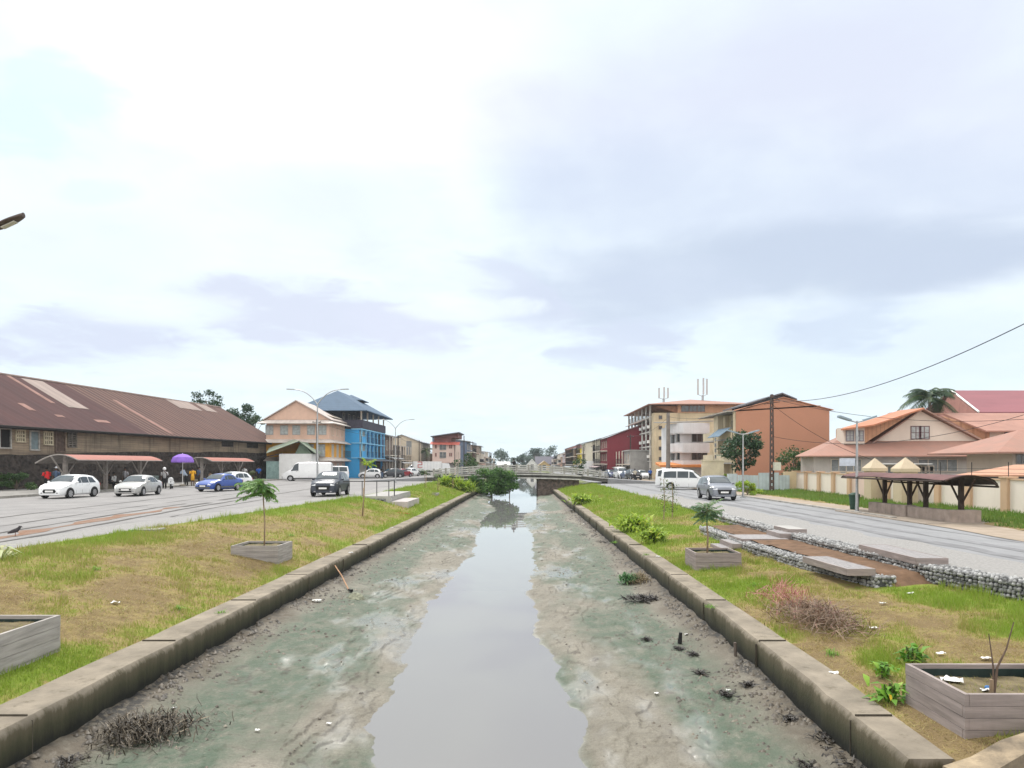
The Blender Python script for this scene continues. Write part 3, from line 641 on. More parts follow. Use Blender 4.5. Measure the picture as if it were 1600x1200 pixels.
def gable_roof(m, x0, x1, y0, y1, z0, z1, along, o=.5, t=.12):
    if along == 'x':
        ym = (y0 + y1) / 2; k = (z1 - z0) / (ym - y0) * o
        m.slab([(x0 - o, y0 - o, z0 - k), (x1 + o, y0 - o, z0 - k), (x1 + o, ym, z1), (x0 - o, ym, z1)], t); m.slab([(x0 - o, ym, z1), (x1 + o, ym, z1), (x1 + o, y1 + o, z0 - k), (x0 - o, y1 + o, z0 - k)], t)
    else:
        xm = (x0 + x1) / 2; k = (z1 - z0) / (xm - x0) * o
        m.slab([(x0 - o, y1 + o, z0 - k), (x0 - o, y0 - o, z0 - k), (xm, y0 - o, z1), (xm, y1 + o, z1)], t); m.slab([(xm, y1 + o, z1), (xm, y0 - o, z1), (x1 + o, y0 - o, z0 - k), (x1 + o, y1 + o, z0 - k)], t)
def hip_roof(m, x0, x1, y0, y1, z0, z1, o=.6, inset=None, t=.12):
    x0 -= o; x1 += o; y0 -= o; y1 += o; w = min(x1 - x0, y1 - y0) / 2 if inset is None else inset
    if x1 - x0 >= y1 - y0: a, b = ((x0 + w, (y0 + y1) / 2, z1), (x1 - w, (y0 + y1) / 2, z1)); quads = [[(x0, y0, z0), (x1, y0, z0), b, a], [(x1, y0, z0), (x1, y1, z0), b], [(x1, y1, z0), (x0, y1, z0), a, b], [(x0, y1, z0), (x0, y0, z0), a]]
    else: a, b = (((x0 + x1) / 2, y0 + w, z1), ((x0 + x1) / 2, y1 - w, z1)); quads = [[(x0, y0, z0), (x1, y0, z0), a], [(x1, y0, z0), (x1, y1, z0), b, a], [(x1, y1, z0), (x0, y1, z0), b], [(x0, y1, z0), (x0, y0, z0), a, b]]
    for q in quads: m.slab(q, t)
def solid(m, x0, x1, y0, y1, z0, z1): m.box(x0, x1, y0, y1, z0, z1)

TIN = M('faded tin roof', (.42, .43, .44), .55, .3, 1.5, metal=.2, streak=.3, sc=(.2, .13, .09))
TING = M('grey tin roof', (.36, .39, .42), .5, .25, 1.2, streak=.25, sc=(.2, .18, .16))
SALT = M('salmon sheet roof', (.36, .19, .145), .75, .25, .8, c2=(.29, .175, .14), band=(0, .32, (.27, .155, .12), .16, .5), streak=.3, sc=(.35, .22, .18))
ORGT = M('orange sheet roof', (.46, .19, .105), .6, .2, .9, streak=.2, sc=(.35, .2, .14))

# ---------------------------------------------------------------- the old warehouse on the left
def warehouse():
    root = thing('old_warehouse', 'long derelict warehouse of black stone and planks under a rusty maroon tin roof', 'warehouse', (-40, 80, 0))
    A = Vector((-43.6, 42, 0)); B = Vector((-36.95, 108.5, 0)); d = (B - A).normalized(); n = Vector((d.y, -d.x, 0))   # n looks to the street
    Ln = (B - A).length
    def pt(s, off, z): p = A + d * s + n * off; return (p.x, p.y, z)
    def stoneh(s): return 2.95 + .9 * min(1, max(0, (s - 14) / 40)) + (float(fbm(s * .3, 2.2, 3, 8)) - .5) * .35
    ns = 90; S = [Ln * i / (ns - 1) for i in range(ns)]
    # rubble stone lower wall, real relief
    m = MB(); nz = 26; pts = []
    SS = [Ln * i / 330 for i in range(331)]
    for s in SS:
        for j in range(nz):
            z = .05 + (stoneh(s) - .05) * j / (nz - 1); pts.append(pt(s, .10 + float(fbm(s * 2.3, z * 2.8, 3, 31)) * .22, z))
    m.grid(pts, len(SS), nz); m.f = [q[::-1] for q in m.f]
    SB = M('black rubble stone', (.075, .06, .052), .95, .6, 3.2, c2=(.013, .012, .012), bump=1, bscale=12, streak=.5, sc=(.01, .01, .011))
    m.build('stone_wall', SB, root)
    PLK = M('weathered wall planks', (.33, .26, .185), .9, .4, .8, c2=(.17, .135, .105), stretch=(.3, .3, 2.5), streak=.75, sc=(.035, .03, .028), band=(2, .22, (.10, .08, .065), .1, .7))
    m = MB(); m.add([pt(0, 0, 2.0), pt(Ln, 0, 2.0), pt(Ln, 0, 5.5), pt(0, 0, 5.5)], [(0, 1, 2, 3)]); m.poly([pt(0, -.2, 0), pt(Ln, -.2, 0), pt(Ln, -18, 0), pt(0, -18, 0)], (0, 0, 5.4))
    m.poly([pt(Ln - .02, .05, 5.35), pt(Ln - .02, -9, 10.45), pt(Ln - .02, -18, 5.35)], tuple(-d * .2))
    m.build('plank_wall', PLK, root)
    # roof: two slopes, sheet by sheet rows with slightly different rust
    RU = M('rusty maroon tin', (.072, .030, .029), .9, .35, .35, c2=(.045, .021, .022), stretch=(.35, 1.6, .35), band=(1, .9, (.115, .06, .06), .05, .6))
    RU2 = M('orange brown tin', (.095, .046, .037), .9, .4, .5, c2=(.055, .027, .026), stretch=(.4, 2.2, .4), band=(1, .9, (.22, .145, .115), .28, .5))
    PALE = M('pale new tin', (.25, .19, .165), .7, .25, .8, stretch=(.4, 2, .4))
    EZ, RZ = 5.62, 10.75
    def rp(s, k, up=0):      # k: 0 eave .. 1 ridge
        sag = (float(vnoise(s * .12, k * 2, 14)) - .5) * .14
        return pt(s, .85 - 9.85 * k, EZ - .35 + (RZ - EZ + .35) * k + sag + up)
    def roof(nm, s0, s1, k0, k1, mat, up=0.0, par=root, back=False):
        m = MB(); na = max(2, int((s1 - s0) * 1.4)); nb = max(2, int((k1 - k0) * 14)); pts = []
        for i in range(na + 1):
            s = s0 + (s1 - s0) * i / na
            for j in range(nb + 1):
                k = k0 + (k1 - k0) * j / nb
                pts.append(rp(s, k, up + (.02 if i % 2 else 0)))
        m.grid(pts, na + 1, nb + 1); m.f = [q[::-1] for q in m.f]
        return m.build(nm, mat, par)
    R0 = MB()
    r = roof('roof', -1, Ln * .52, 0, 1, RU); roof('roof_section', Ln * .52, Ln + .6, 0, 1, RU2)
    q = MB(); q.slab([pt(-1, -9, RZ - .02), pt(-1, -19, EZ - .3), pt(Ln + .6, -19, EZ - .3), pt(Ln + .6, -9, RZ - .02)][::-1], .08); q.build('rear_roof', RU, root)
    for s0, s1, k0, k1 in ((28.5, 31.4, .45, .97), (26.8, 27.4, .5, .98), (53, 58.5, .78, .99), (60, 63, .8, 1.0), (9, 10.0, .52, .63), (12.5, 13.5, .5, .58), (21.8, 22.6, .3, .42), (39, 39.8, .05, .75), (24.2, 25.2, .22, .26), (29, 31, .18, .23)):
        roof('roof_patch', s0, s1, k0, k1, PALE if s1 - s0 > 2 else M('bare rust sheet', (.24, .13, .105), .8, .3, 1), .035, r)
    q = MB(); q.tube([rp(-1, 1, .05), rp(Ln * .5, 1, .05), rp(Ln + .6, 1, .05)], .13, 6); q.build('ridge_cap', M('ridge cap', (.33, .25, .22), .8, .3, 2), r)
    q = MB(); q.tube([rp(-1, 0, -.12), rp(Ln * .5, 0, -.1), rp(Ln + .6, 0, -.12)], .14, 6); q.build('eave_board', M('black eave', (.02, .018, .018), .9, .3, 2), root)
    # openings of the plank storey near the left end
    ang = math.atan2(d.y, d.x)
    def op(nm, s, z0, z1, w, fm, pm, lat=None):
        m = MB()
        def bx(a0, a1, b0, b1, o0, o1, mm=m):
            mm.poly([pt(s + a0, o0, b0), pt(s + a1, o0, b0), pt(s + a1, o0, b1), pt(s + a0, o0, b1)], tuple(n * (o1 - o0)))
        x = w / 2; f = .11
        bx(-x - f, -x, z0, z1, 0, .12); bx(x, x + f, z0, z1, 0, .12); bx(-x - f, x + f, z1, z1 + f, 0, .13); bx(-x - f, x + f, z0 - f, z0, 0, .15)
        if lat:
            for i in range(1, lat[0]): u = -x + w * i / lat[0]; bx(u - .05, u + .05, z0, z1, 0, .09)
            for i in range(1, lat[1]): u = z0 + (z1 - z0) * i / lat[1]; bx(-x, x, u - .05, u + .05, 0, .1)
        o = m.build(nm, fm, root); p = MB(); bx(-x, x, z0, z1, 0, .03, p); p.build('pane' if nm == 'window' else 'panel', pm, o); return o
    PF = M('peeling pale frame', (.42, .40, .37), .8, .35, 3, streak=.4); LATM = M('cream lattice', (.52, .46, .33), .8, .3, 3)
    def sp(px, off=0):       # distance along the wall where the sight line of a pixel column meets it
        k = (px - CX) / F; dx, dy = d.x, d.y; return (k * A.y - A.x) / (dx - k * dy)
    op('window', sp(7), 3.55, 5.0, 1.0, PF, M('dark opening', (.02, .018, .018), .9, .3, 3)); op('window', sp(31), 4.1, 4.95, .8, LATM, M('dark opening', (.02,) * 3), (4, 3))
    op('shutter_window', sp(53), 3.45, 4.95, .85, PF, M('grey blue shutter', (.17, .22, .235), .7, .2, 3)); op('window', sp(74.5), 3.95, 4.95, .85, LATM, M('dark opening', (.02,) * 3), (4, 3))
    op('door', sp(93), 3.35, 5.2, 1.0, M('brown frame', (.14, .10, .08), .8, .4, 4), M('old brown boards', (.10, .068, .055), .85, .4, 4)); op('window', sp(112), 3.8, 5.0, .9, M('grey louvre', (.16, .14, .12), .85, .4, 4), M('dark opening', (.02,) * 3), (2, 7))
    for px in (355, 394): op('louvre_vent', sp(px), 4.55, 5.5, 2.6 if px < 380 else 2.9, M('dark louvre', (.07, .062, .06), .8, .3, 3), M('dark opening', (.02,) * 3), (2, 6))
    q = MB(); q.poly([pt(Ln - .5, .1, 0), pt(Ln + .05, .1, 0), pt(Ln + .05, .1, 4.7), pt(Ln - .5, .1, 4.7)], tuple(n * .25)); q.build('corner_pillar', M('pale corner post', (.45, .45, .43), .85, .25, 2, streak=.4), root)
    return root
warehouse()

# ---------------------------------------------------------------- left row
SALW = M('salmon boards', (.64, .44, .34), .75, .12, .8, band=(2, .2, (.48, .27, .19), .1, .4), streak=.12, sc=(.4, .28, .22))
YELW = M('yellow orange boards', (.72, .36, .055), .7, .15, .8, band=(2, .2, (.55, .26, .05), .1, .4))
PALETRIM = M('pale trim', (.62, .55, .47), .75, .12, 1, streak=.15)
GRYF = frame_mat('grey window frame', (.33, .33, .32))
CURT = M('curtained glass', (.42, .45, .45), .3, .35, 3)
def salmon_house():
    Y0 = 105; x0, x1 = wx(416, Y0), wx(514, Y0); y1 = 116.5
    root = thing('gabled_house', 'salmon and yellow gabled timber house with white framed windows beside a green shed', 'house', (x1, Y0, 0))
    zc, zb, za, ze = 2.9, wz(717, Y0), wz(689, Y0), wz(659, Y0)
    cboxes([(x0, x1, Y0, y1, 0, zb)], M('pinkish ground floor', (.55, .38, .32), .8, .2, 1, streak=.2), 'wall', root)
    cboxes([(x0, x1, Y0, y1, zb, za)], YELW, 'yellow_storey', root)
    cboxes([(x0, x1, Y0, y1, za, ze)], SALW, 'salmon_storey', root)
    m = MB(); xm = wx(463, Y0); m.poly([(x0 - .1, Y0 + .06, ze + .3), (x1 + .1, Y0 + .06, ze + .3), (xm, Y0 + .06, wz(626.5, Y0))], (0, 9, 0)); m.build('gable', SALW, root)
    m = MB(); zp = wz(625, Y0)
    gx0, gx1, ge = x0 - .4, x1 + .4, ze + .35
    for a in (0, 1):
        q = [(gx0, Y0 - .3, ge), (xm, Y0 - .3, zp), (xm, y1, zp), (gx0, y1, ge)] if a == 0 else [(xm, Y0 - .3, zp), (gx1, Y0 - .3, ge), (gx1, y1, ge), (xm, y1, zp)]
        m.slab([p for p in q][::-1], .14)
    m.build('roof', M('pale pink tin', (.50, .43, .40), .6, .2, 1, streak=.2), root)
    m = MB(); o = 1.0
    for z, dz, zz in ((ze, .55, .1), (za, .5, .1), (zb, .5, .12)):      # pent roofs round the front and the canal side
        m.slab([(x0 - o, Y0 - o, z - dz * .4), (x1 + o, Y0 - o, z - dz * .4), (x1, Y0, z + dz * .5), (x0, Y0, z + dz * .5)], zz); m.slab([(x1 + o, Y0 - o, z - dz * .4), (x1 + o, y1 + .4, z - dz * .4), (x1, y1 + .4, z + dz * .5), (x1, Y0, z + dz * .5)], zz)
    m.build('pent_roof', M('pale pent sheet', (.56, .51, .47), .6, .2, 1, streak=.2), root)
    for px in (421, 444, 463, 486, 504): win(root, wx(px, Y0), Y0, wz(672, Y0), 1.0, 1.25, 'y-', GRYF, CURT, 1, 0)
    for px in (484, 502): win(root, wx(px, Y0), Y0, wz(704, Y0), 1.0, 1.7, 'y-', GRYF, CURT, 1, 0)
    win(root, wx(465, Y0), Y0 + .3, wz(641, Y0), 1.5, 1.0, 'y-', PALETRIM, CURT, 1)
    for y in (107, 109.8, 112.6, 115.2):
        win(root, x1, y, wz(672, Y0) + .1, 1.0, 1.5, 'x+', PALETRIM, M('salmon shutter', (.60, .38, .27), .7, .2, 4), 1); win(root, x1, y, wz(704, Y0), 1.0, 1.8, 'x+', PALETRIM, CURT, 1)
    for y in (107, 110, 113): win(root, x1, y, 1.2, 1.1, 2.1, 'x+', PALETRIM, M('grey shutter', (.35, .36, .36), .7, .2, 4), 0, nm='door')
    railing(root, x1 + .9, x1 + .9, 110, y1, zb + .25, 1.0, DARKMETAL)
    m = MB(); m.slab([(x1 - 3.4, 108, ze + 1.9), (x1 - .1, 108, ze + .95), (x1 - .1, 113, ze + .95), (x1 - 3.4, 113, ze + 1.9)], .1); m.box(x1 - 3.2, x1 - .5, 108.3, 112.7, ze - .1, ze + 1.0); m.build('dormer', PALETRIM, root)
salmon_house()
def green_shed():
    Y0 = 101; root = thing('corrugated_shed', 'low white walled shed with a mossy green corrugated gable roof behind the white panel van', 'shed', (wx(460, Y0), Y0, 0))
    x0, x1 = wx(436, Y0), wx(487, Y0); ze = wz(709, Y0); zr = wz(689, Y0)
    cboxes([(x0, x1, Y0, Y0 + 3.6, 0, ze)], WHITE, 'wall', root)
    m = MB(); xm = wx(470, Y0); m.poly([(x0 + 2.2, Y0 + .1, ze), (x1, Y0 + .1, ze), (xm, Y0 + .1, zr - .1)], (0, 3.2, 0)); m.build('gable', M('mossy board', (.17, .23, .17), .85, .35, 2), root)
    m = MB(); m.slab([(x0 - 1.5, Y0 - .8, ze + .1), (xm, Y0 - .8, zr), (xm - 2.0, Y0 + 3.4, zr + .35), (x0 - 2.6, Y0 + 3.4, ze + .9)][::-1], .07); m.slab([(xm, Y0 - .8, zr), (x1 + .9, Y0 - .8, ze), (x1 + .5, Y0 + 3.4, ze + .2), (xm - 2.0, Y0 + 3.4, zr + .35)][::-1], .07)
    m.build('roof', M('mossy corrugated sheet', (.36, .40, .33), .7, .3, 1.2, c2=(.20, .26, .19), band=(0, .42, (.15, .19, .14), .3, .55), streak=.35, sc=(.15, .18, .12)), root)
    m = MB(); m.box(x0 - 1.9, x0 - .02, Y0 + .3, Y0 + .6, 0, 2.6); m.build('gate', M('pale aqua gate', (.32, .46, .44), .7, .3, 2, streak=.4), root)
    m = MB(); m.slab([(x0 - 2.6, Y0 - .6, 3.0), (x0 - .1, Y0 - .6, 3.6), (x0 - .1, Y0 + 2, 3.8), (x0 - 2.6, Y0 + 2, 3.2)], .08); m.build('lean_to_roof', DARKMETAL, root)
green_shed()
def concrete_block():
    Y0 = 117; x1 = wx(559.5, Y0); x0 = x1 - 8
    root = thing('plain_building', 'blank pale grey concrete building wedged between the salmon house and the blue building', 'building', (x1, Y0, 0))
    h = wz(667, Y0); cboxes([(x0, x1, Y0, Y0 + 5, 0, h)], M('pale render', (.55, .54, .50), .85, .12, .6, streak=.25, sc=(.35, .33, .3)), 'wall', root)
    cboxes([(x0 - .02, x1 + .05, Y0 - .05, Y0 + 5, z, z + .08) for z in (2.9, 5.6)] + [(x0 - .1, x1 + .1, Y0 - .1, Y0 + 5.1, h, h + .12)], M('grey string course', (.38, .38, .37), .85, .2, 1), 'cornice', root)
    win(root, wx(549.5, Y0), Y0, 1.3, 1.1, 2.5, 'y-', M('brown post', (.18, .13, .1), .8, .3, 4), M('blue grey gate', (.20, .24, .30), .6, .2, 4), 2, nm='gate')
    win(root, wx(556, Y0), Y0, 1.3, .7, 2.3, 'y-', M('salmon jamb', (.5, .33, .27), .8, .2, 3), M('pale door', (.55, .42, .37), .8, .2, 3), 0, nm='door')
concrete_block()
def blue_building():
    X = -25.8; y0, y1 = 114.5, 133.5; x0 = -38
    root = thing('blue_building', 'bright blue three storey balcony building topped by a dark terrace and steel blue hipped roof', 'building', (X, y0, 0))
    BL = M('vivid blue paint', (.05, .34, .68), .6, .1, .8, streak=.1, sc=(.05, .22, .42)); PB = M('pale blue trim', (.22, .52, .74), .6, .1, 2); NV = M('navy door', (.02, .035, .07), .5, .2, 4); SLATE = M('slate grey cladding', (.10, .105, .14), .7, .2, 2)
    z1, z2, z3, z4 = 3.1, 5.45, 7.75, 9.2
    cboxes([(x0, X - 1.2, y0 + .25, y1, 0, z3), (x0, X, y0, y0 + .25, 0, z3), (X - .3, X, y1 - .3, y1, 0, z3)], BL, 'wall', root)
    cboxes([(X - 1.2, X + .5, y0 - .2, y1 + .2, z, z + .16) for z in (z1, z2, z3 - .1)], PB, 'balcony_slab', root)
    for z in (z1 + .16, z2 + .16):
        for k in range(7): y = y0 + .1 + k * 3.1; cboxes([(X + .22, X + .45, y, y + .18, z, z + 2.2)], PB, 'column', root)
        for k in range(6):
            y = y0 + 1.65 + k * 3.1; win(root, X - 1.2, y - .6, z + 1.0, .75, 1.95, 'x+', PB, NV, 0, nm='door'); win(root, X - 1.2, y + .65, z + 1.1, .7, 1.4, 'x+', PB, NV, 1)
        railing(root, X + .35, X + .35, y0, y1, z, .95, M('navy rail', (.03, .06, .13), .5, .2, 4), .3)
        cboxes([(X + .30, X + .4, y0 + .1, y0 + 2.9, z, z + 1)], BL, 'parapet', root)
    for k in range(6): win(root, X - 1.2, y0 + 1.7 + k * 3.1, 1.35, 1.4, 2.3, 'x+', BL, NV, 1, nm='shopfront')
    m = MB(); m.slab([(X + 2.1, y0 - .2, z1 - .35), (X + 2.1, y1 + 3, z1 - .35), (X - .2, y1 + 3, z1 + .1), (X - .2, y0 - .2, z1 + .1)], .1); m.build('awning', M('dark awning', (.10, .11, .13), .6, .2, 2), root)
    cboxes([(x0, X + .5, y0 - .2, y1 + .2, z3 + .06, z3 + .2), (X + .4, X + .55, y0 - .2, y1 + .2, z3 + .2, z4), (x0, X + .4, y0 - .2, y0 - .05, z3 + .2, z4)], M('dark terrace parapet', (.065, .06, .085), .7, .3, 2), 'terrace_parapet', root)
    cboxes([(x0 + 3, X - 3.5, y0 + 2, y1 - 2, z3 + .2, 11.2)], SLATE, 'attic_wall', root)
    for k in range(5): y = y0 + .4 + k * 4.6; cboxes([(X + .1, X + .32, y, y + .2, z4, 10.65)], PALETRIM, 'column', root)
    for k in range(4): win(root, X - 3.5, y0 + 4.2 + k * 3.6, 9.6, 1.2, 1.9, 'x+', PALETRIM, WINDARK, 1)
    ROOFB = M('steel blue roof', (.08, .125, .185), .8, .12, .8, band=(1, .6, (.105, .16, .235), .1, .5))
    m = MB(); hip_roof(m, x0 + 2.6, X + .8, y0 - 1.0, y1 + 1.2, 10.6, 14.2, .8, 5.6); m.build('roof', ROOFB, root)
    m = MB(); hip_roof(m, X - 6.2, X - 2.4, y1 - 8, y1 - 4, 13.3, 14.4, .6); r = m.build('cupola_roof', ROOFB, root)
    cboxes([(X - 6.0, X - 2.6, y1 - 7.8, y1 - 4.2, 11.2, 13.3)], SLATE, 'cupola', root)
blue_building()
def shophouse(nm, label, X, y0, y1, h, wall, roofm, depth=11, floors=2, style='gable', wm=WINDARK, trim=PALETRIM, side=1, veranda=True, gr=None, cat='shophouse', group=None, rise=1.8, nwin=None, det=True, zb=0.0):
    """a street house whose front looks at the canal (side=+1: left row, -1: right row)"""
    root = thing(nm, label, cat, (X, y0, zb), 0, group)
    xb = X - side * depth; xa0, xa1 = min(X, xb), max(X, xb); fc = 'x+' if side > 0 else 'x-'
    cboxes([(xa0, xa1, y0, y1, zb, zb + h)], wall, 'wall', root)
    m = MB()
    if style == 'gable': gable_roof(m, xa0, xa1, y0, y1, zb + h, zb + h + rise, 'y', .4)
    elif style == 'ridge': gable_roof(m, xa0, xa1, y0, y1, zb + h, zb + h + rise, 'x', .4)
    elif style == 'hip': hip_roof(m, xa0, xa1, y0, y1, zb + h, zb + h + rise, .5)
    elif style == 'shed': m.slab([(xb - side * .4, y0 - .4, zb + h + rise), (X + side * .8, y0 - .4, zb + h + .1), (X + side * .8, y1 + .4, zb + h + .1), (xb - side * .4, y1 + .4, zb + h + rise)][::-side], .14); cg = MB(); cg.poly([(X, y0 + .05, zb + h), (xb, y0 + .05, zb + h), (xb, y0 + .05, zb + h + rise)], (0, y1 - y0 - .1, 0)); cg.build('gable', wall, root)
    else: m.box(xa0 - .25, xa1 + .25, y0 - .2, y1 + .2, zb + h, zb + h + .22)
    m.build('roof', roofm, root)
    if style == 'gable': g = MB(); xm = (xa0 + xa1) / 2; g.poly([(xa0, y0 + .05, zb + h), (xa1, y0 + .05, zb + h), (xm, y0 + .05, zb + h + rise - .1)], (0, y1 - y0 - .1, 0)); g.build('gable', wall, root)
    fh = h / floors; n = nwin or max(2, int((y1 - y0) / 2.8))
    for f in range(floors):
        for k in range(n):
            y = y0 + (y1 - y0) * (k + .5) / n
            if f == 0: win(root, X, y, zb + 1.25, 1.2, 2.2, fc, trim, gr or M('shop shutter', (.22, .23, .25), .6, .3, 3), 1, nm='door')
            else: win(root, X, y, zb + f * fh + fh * .52, 1.0, fh * .48, fc, trim, wm, 1)
        if veranda and f:
            z = zb + f * fh; s = side
            cboxes([(*sorted((X, X + s * 1.5)), y0, y1, z - .06, z + .1)], trim, 'balcony', root)
            railing(root, X + s * 1.45, X + s * 1.45, y0, y1, z + .1, .9, DARKMETAL, .35)
            for k in range(n + 1): y = y0 + .1 + (y1 - y0 - .2) * k / n; cboxes([(*sorted((X + s * 1.3, X + s * 1.45)), y - .07, y + .07, zb, zb + h)], trim, 'post', root)
    if veranda:
        s = side; z = zb + fh; m = MB(); m.slab([(X + s * 2.2, y0 - .1, z - .55), (X, y0 - .1, z - .02), (X, y1 + .1, z - .02), (X + s * 2.2, y1 + .1, z - .55)][::s], .08); m.build('awning', roofm, root)
    return root
shophouse('timber_shophouse', 'dark weathered timber shophouse with grey tin awnings right of the blue building', -26, 134.4, 146, 7.6, M('dark weathered boards', (.17, .125, .105), .85, .4, 1.2, streak=.4), TIN, 9, 2, 'shed', rise=1.2)
shophouse('timber_shophouse', 'lower grey timber shophouse with a dark railed balcony before the beige gable', -26, 146.6, 160, 5.9, M('grey boards', (.24, .22, .205), .85, .35, 1.2, streak=.4), TIN, 9, 2, 'shed', rise=1.4)
r = shophouse('beige_building', 'tall beige building with a plain slanted side wall left of the small palm', -23.4, 166, 184, 7.4, M('beige render', (.58, .50, .385), .85, .15, .5, streak=.25, sc=(.35, .3, .24)), TING, 8.5, 3, 'gable', veranda=False, rise=1.6)
for px in (637, 641): win(r, wx(px, 166), 166, 5.9, .5, 3.0, 'y-', GRYF, M('grey slats', (.27, .28, .28), .7, .2, 6), 0, 4, nm='louvre')
shophouse('small_house', 'small brown fronted house with a pale tin roof behind the white truck', -21.6, 186, 197, 4.6, M('brown red boards', (.22, .12, .10), .8, .3, 2), TIN, 9, 2, 'shed', rise=1.0)

def pink_house():
    Y0 = 150; x0, x1 = wx(675.5, Y0), wx(711.5, Y0); y1 = 162
    root = thing('pink_house', 'pale pink three storey house with red eave and slanted dark attic roof', 'house', (x1, Y0, 0))
    PK = M('pale pink render', (.66, .50, .44), .8, .1, .8, streak=.12, sc=(.5, .38, .34)); zt = wz(694, Y0); zu = wz(723.2, Y0)
    cboxes([(x0, x1, Y0, y1, zu, zt)], PK, 'wall', root)
    cboxes([(x0 + .2, x1 - .2, Y0 + 1.3, y1, -.1, zu)], M('grey lower wall', (.38, .37, .36), .85, .3, 1), 'ground_floor', root)  # one even grey for the set back ground floor
    for px in (677, 694, 711): cboxes([(wx(px, Y0) - .12, wx(px, Y0) + .12, Y0 + .1, Y0 + .35, -.1, zu)], PK, 'column', root)
    cboxes([(x0 + .3, wx(704, Y0), Y0 + .7, y1, zt, wz(684, Y0))], M('maroon attic boards', (.20, .09, .085), .8, .25, 2), 'attic', root)
    m = MB(); m.slab([(x0 - .4, Y0 - .7, zt + .02), (x1 + .9, Y0 - .7, zt - .1), (x1 + .9, Y0 + 1.0, zt + .5), (x0 - .4, Y0 + 1.0, zt + .55)], .1); m.build('eave', M('red eave sheet', (.50, .13, .10), .6, .2, 1.5), root)
    m = MB(); m.slab([(x0 - .3, Y0 - .4, wz(681.5, Y0)), (wx(718, Y0), Y0 - .4, wz(675, Y0)), (wx(718, Y0), y1, wz(675, Y0)), (x0 - .3, y1, wz(681.5, Y0))], .18)
    m.build('roof', M('dark slate sheet', (.11, .11, .13), .6, .2, 1), root)
    m = MB(); m.poly([(x0 + .3, Y0 + .75, wz(684, Y0)), (wx(715, Y0), Y0 + .75, wz(684, Y0)), (wx(715, Y0), Y0 + .75, wz(676.6, Y0)), (x0 + .3, Y0 + .75, wz(682.4, Y0))], (0, 10, 0)); m.build('attic_gable', M('maroon attic boards', (.2, .09, .085)), root)
    BW = M('maroon sash', (.22, .09, .085), .7, .2, 4)
    for py in (698, 710.5):
        win(root, wx(681, Y0), Y0, wz(py, Y0), .35, .75, 'y-', PALETRIM, BW, 0); win(root, wx(704, Y0), Y0, wz(py, Y0), .6, .75, 'y-', PALETRIM, BW, 1); win(root, wx(692, Y0), Y0, wz(py + .5, Y0), 1.3, 1.2, 'y-', PALETRIM, WINDARK, 1, nm='balcony_door')
        railing(root, wx(687, Y0), wx(697, Y0), Y0 - .12, Y0 - .12, wz(py + .5, Y0) - .6, .6, GRYF, .15)
    m = MB(); m.tube([(wx(706.5, Y0) + .55, Y0 - .08, zt), (wx(706.5, Y0) + .55, Y0 - .08, zu - .8)], .07, 6); m.build('downpipe', DARKMETAL, root)
    for y in (153, 157): win(root, x1, y, 4.2, .9, 1.2, 'x+', PALETRIM, BW, 1); win(root, x1, y, 2.0, .9, 1.2, 'x+', PALETRIM, BW, 1)
pink_house()
LR = [('slate blue', (.15, .19, .27)), ('wine red', (.25, .1, .1)), ('ivory', (.6, .56, .48)), ('grey brown', (.27, .23, .2)), ('pale grey', (.48, .48, .48)), ('faded pink', (.52, .36, .32)), ('off white', (.64, .63, .6)), ('stone grey', (.36, .35, .34)), ('tan', (.46, .38, .28))]
yy = 168.0
for i, (cn, c) in enumerate(LR):
    d_ = 13 + (i * 37 % 5) * 2.0; h = (7.4, 5.6, 5.2, 7.6, 6.2, 4.6, 6.6, 5.2, 4.6)[i]
    shophouse('row_house', f'{cn} painted house in the far left row beyond the bridge', -12.9 - .1 * i, yy, yy + d_ - .5, h, M(cn + ' far wall', c, .85, .2, .7, streak=.3), (TIN, TING, SALT)[i % 3], 8, 2 if h < 6.5 else 3, ('shed', 'gable', 'hip')[i % 3], side=1, veranda=i % 2 == 0, group='far left row of houses', rise=1.3, nwin=3)
    yy += d_ + .3

# ---------------------------------------------------------------- right row
RR = [('dusty rose', (.45, .26, .25)), ('pale lilac', (.50, .46, .52)), ('brick orange', (.45, .23, .15)), ('chalk white', (.66, .65, .63)), ('cool grey', (.38, .39, .41)), ('sandy', (.5, .42, .3)), ('dull red', (.33, .13, .12)), ('cement', (.42, .42, .41))]
yy = 229.0
for i, (cn, c) in enumerate(RR):
    d_ = 14 + (i * 29 % 4) * 3.0; h = (7.6, 5.8, 5.2, 6.6, 5.4, 4.6, 5.6, 4.8)[i]
    shophouse('row_house', f'{cn} painted house in the far right row beyond the bridge', 14.3 + .15 * i, yy, yy + d_ - .5, h, M(cn + ' far wall', c, .85, .2, .7, streak=.3), (TING, SALT, TIN)[i % 3], 8, 2 if h < 6.5 else 3, ('gable', 'shed', 'hip')[i % 3], side=-1, veranda=i % 2 == 1, group='far right row of houses', rise=1.3, nwin=3, zb=ZR)
    yy += d_ + .3
r = shophouse('yellow_building', 'yellow building with a brown latticed front left of the cream block', 15.0, 195, 227, 6.7, M('lemon yellow render', (.72, .58, .09), .8, .1, .8), TING, 10, 3, 'shed', side=-1, zb=ZR, rise=.7)
cboxes([(14.2, 14.9, 196, 210, 3.4, 6.2)], M('brown lattice', (.17, .12, .08), .8, .35, 3), 'lattice', r)
r = shophouse('cream_building', 'long cream building with a blank side wall between the yellow and wine red ones', 15.3, 175, 186, 7.5, M('cream render', (.62, .585, .48), .85, .12, .5, streak=.2, sc=(.4, .37, .3)), TING, 12, 3, 'shed', side=-1, zb=ZR, rise=3.0)
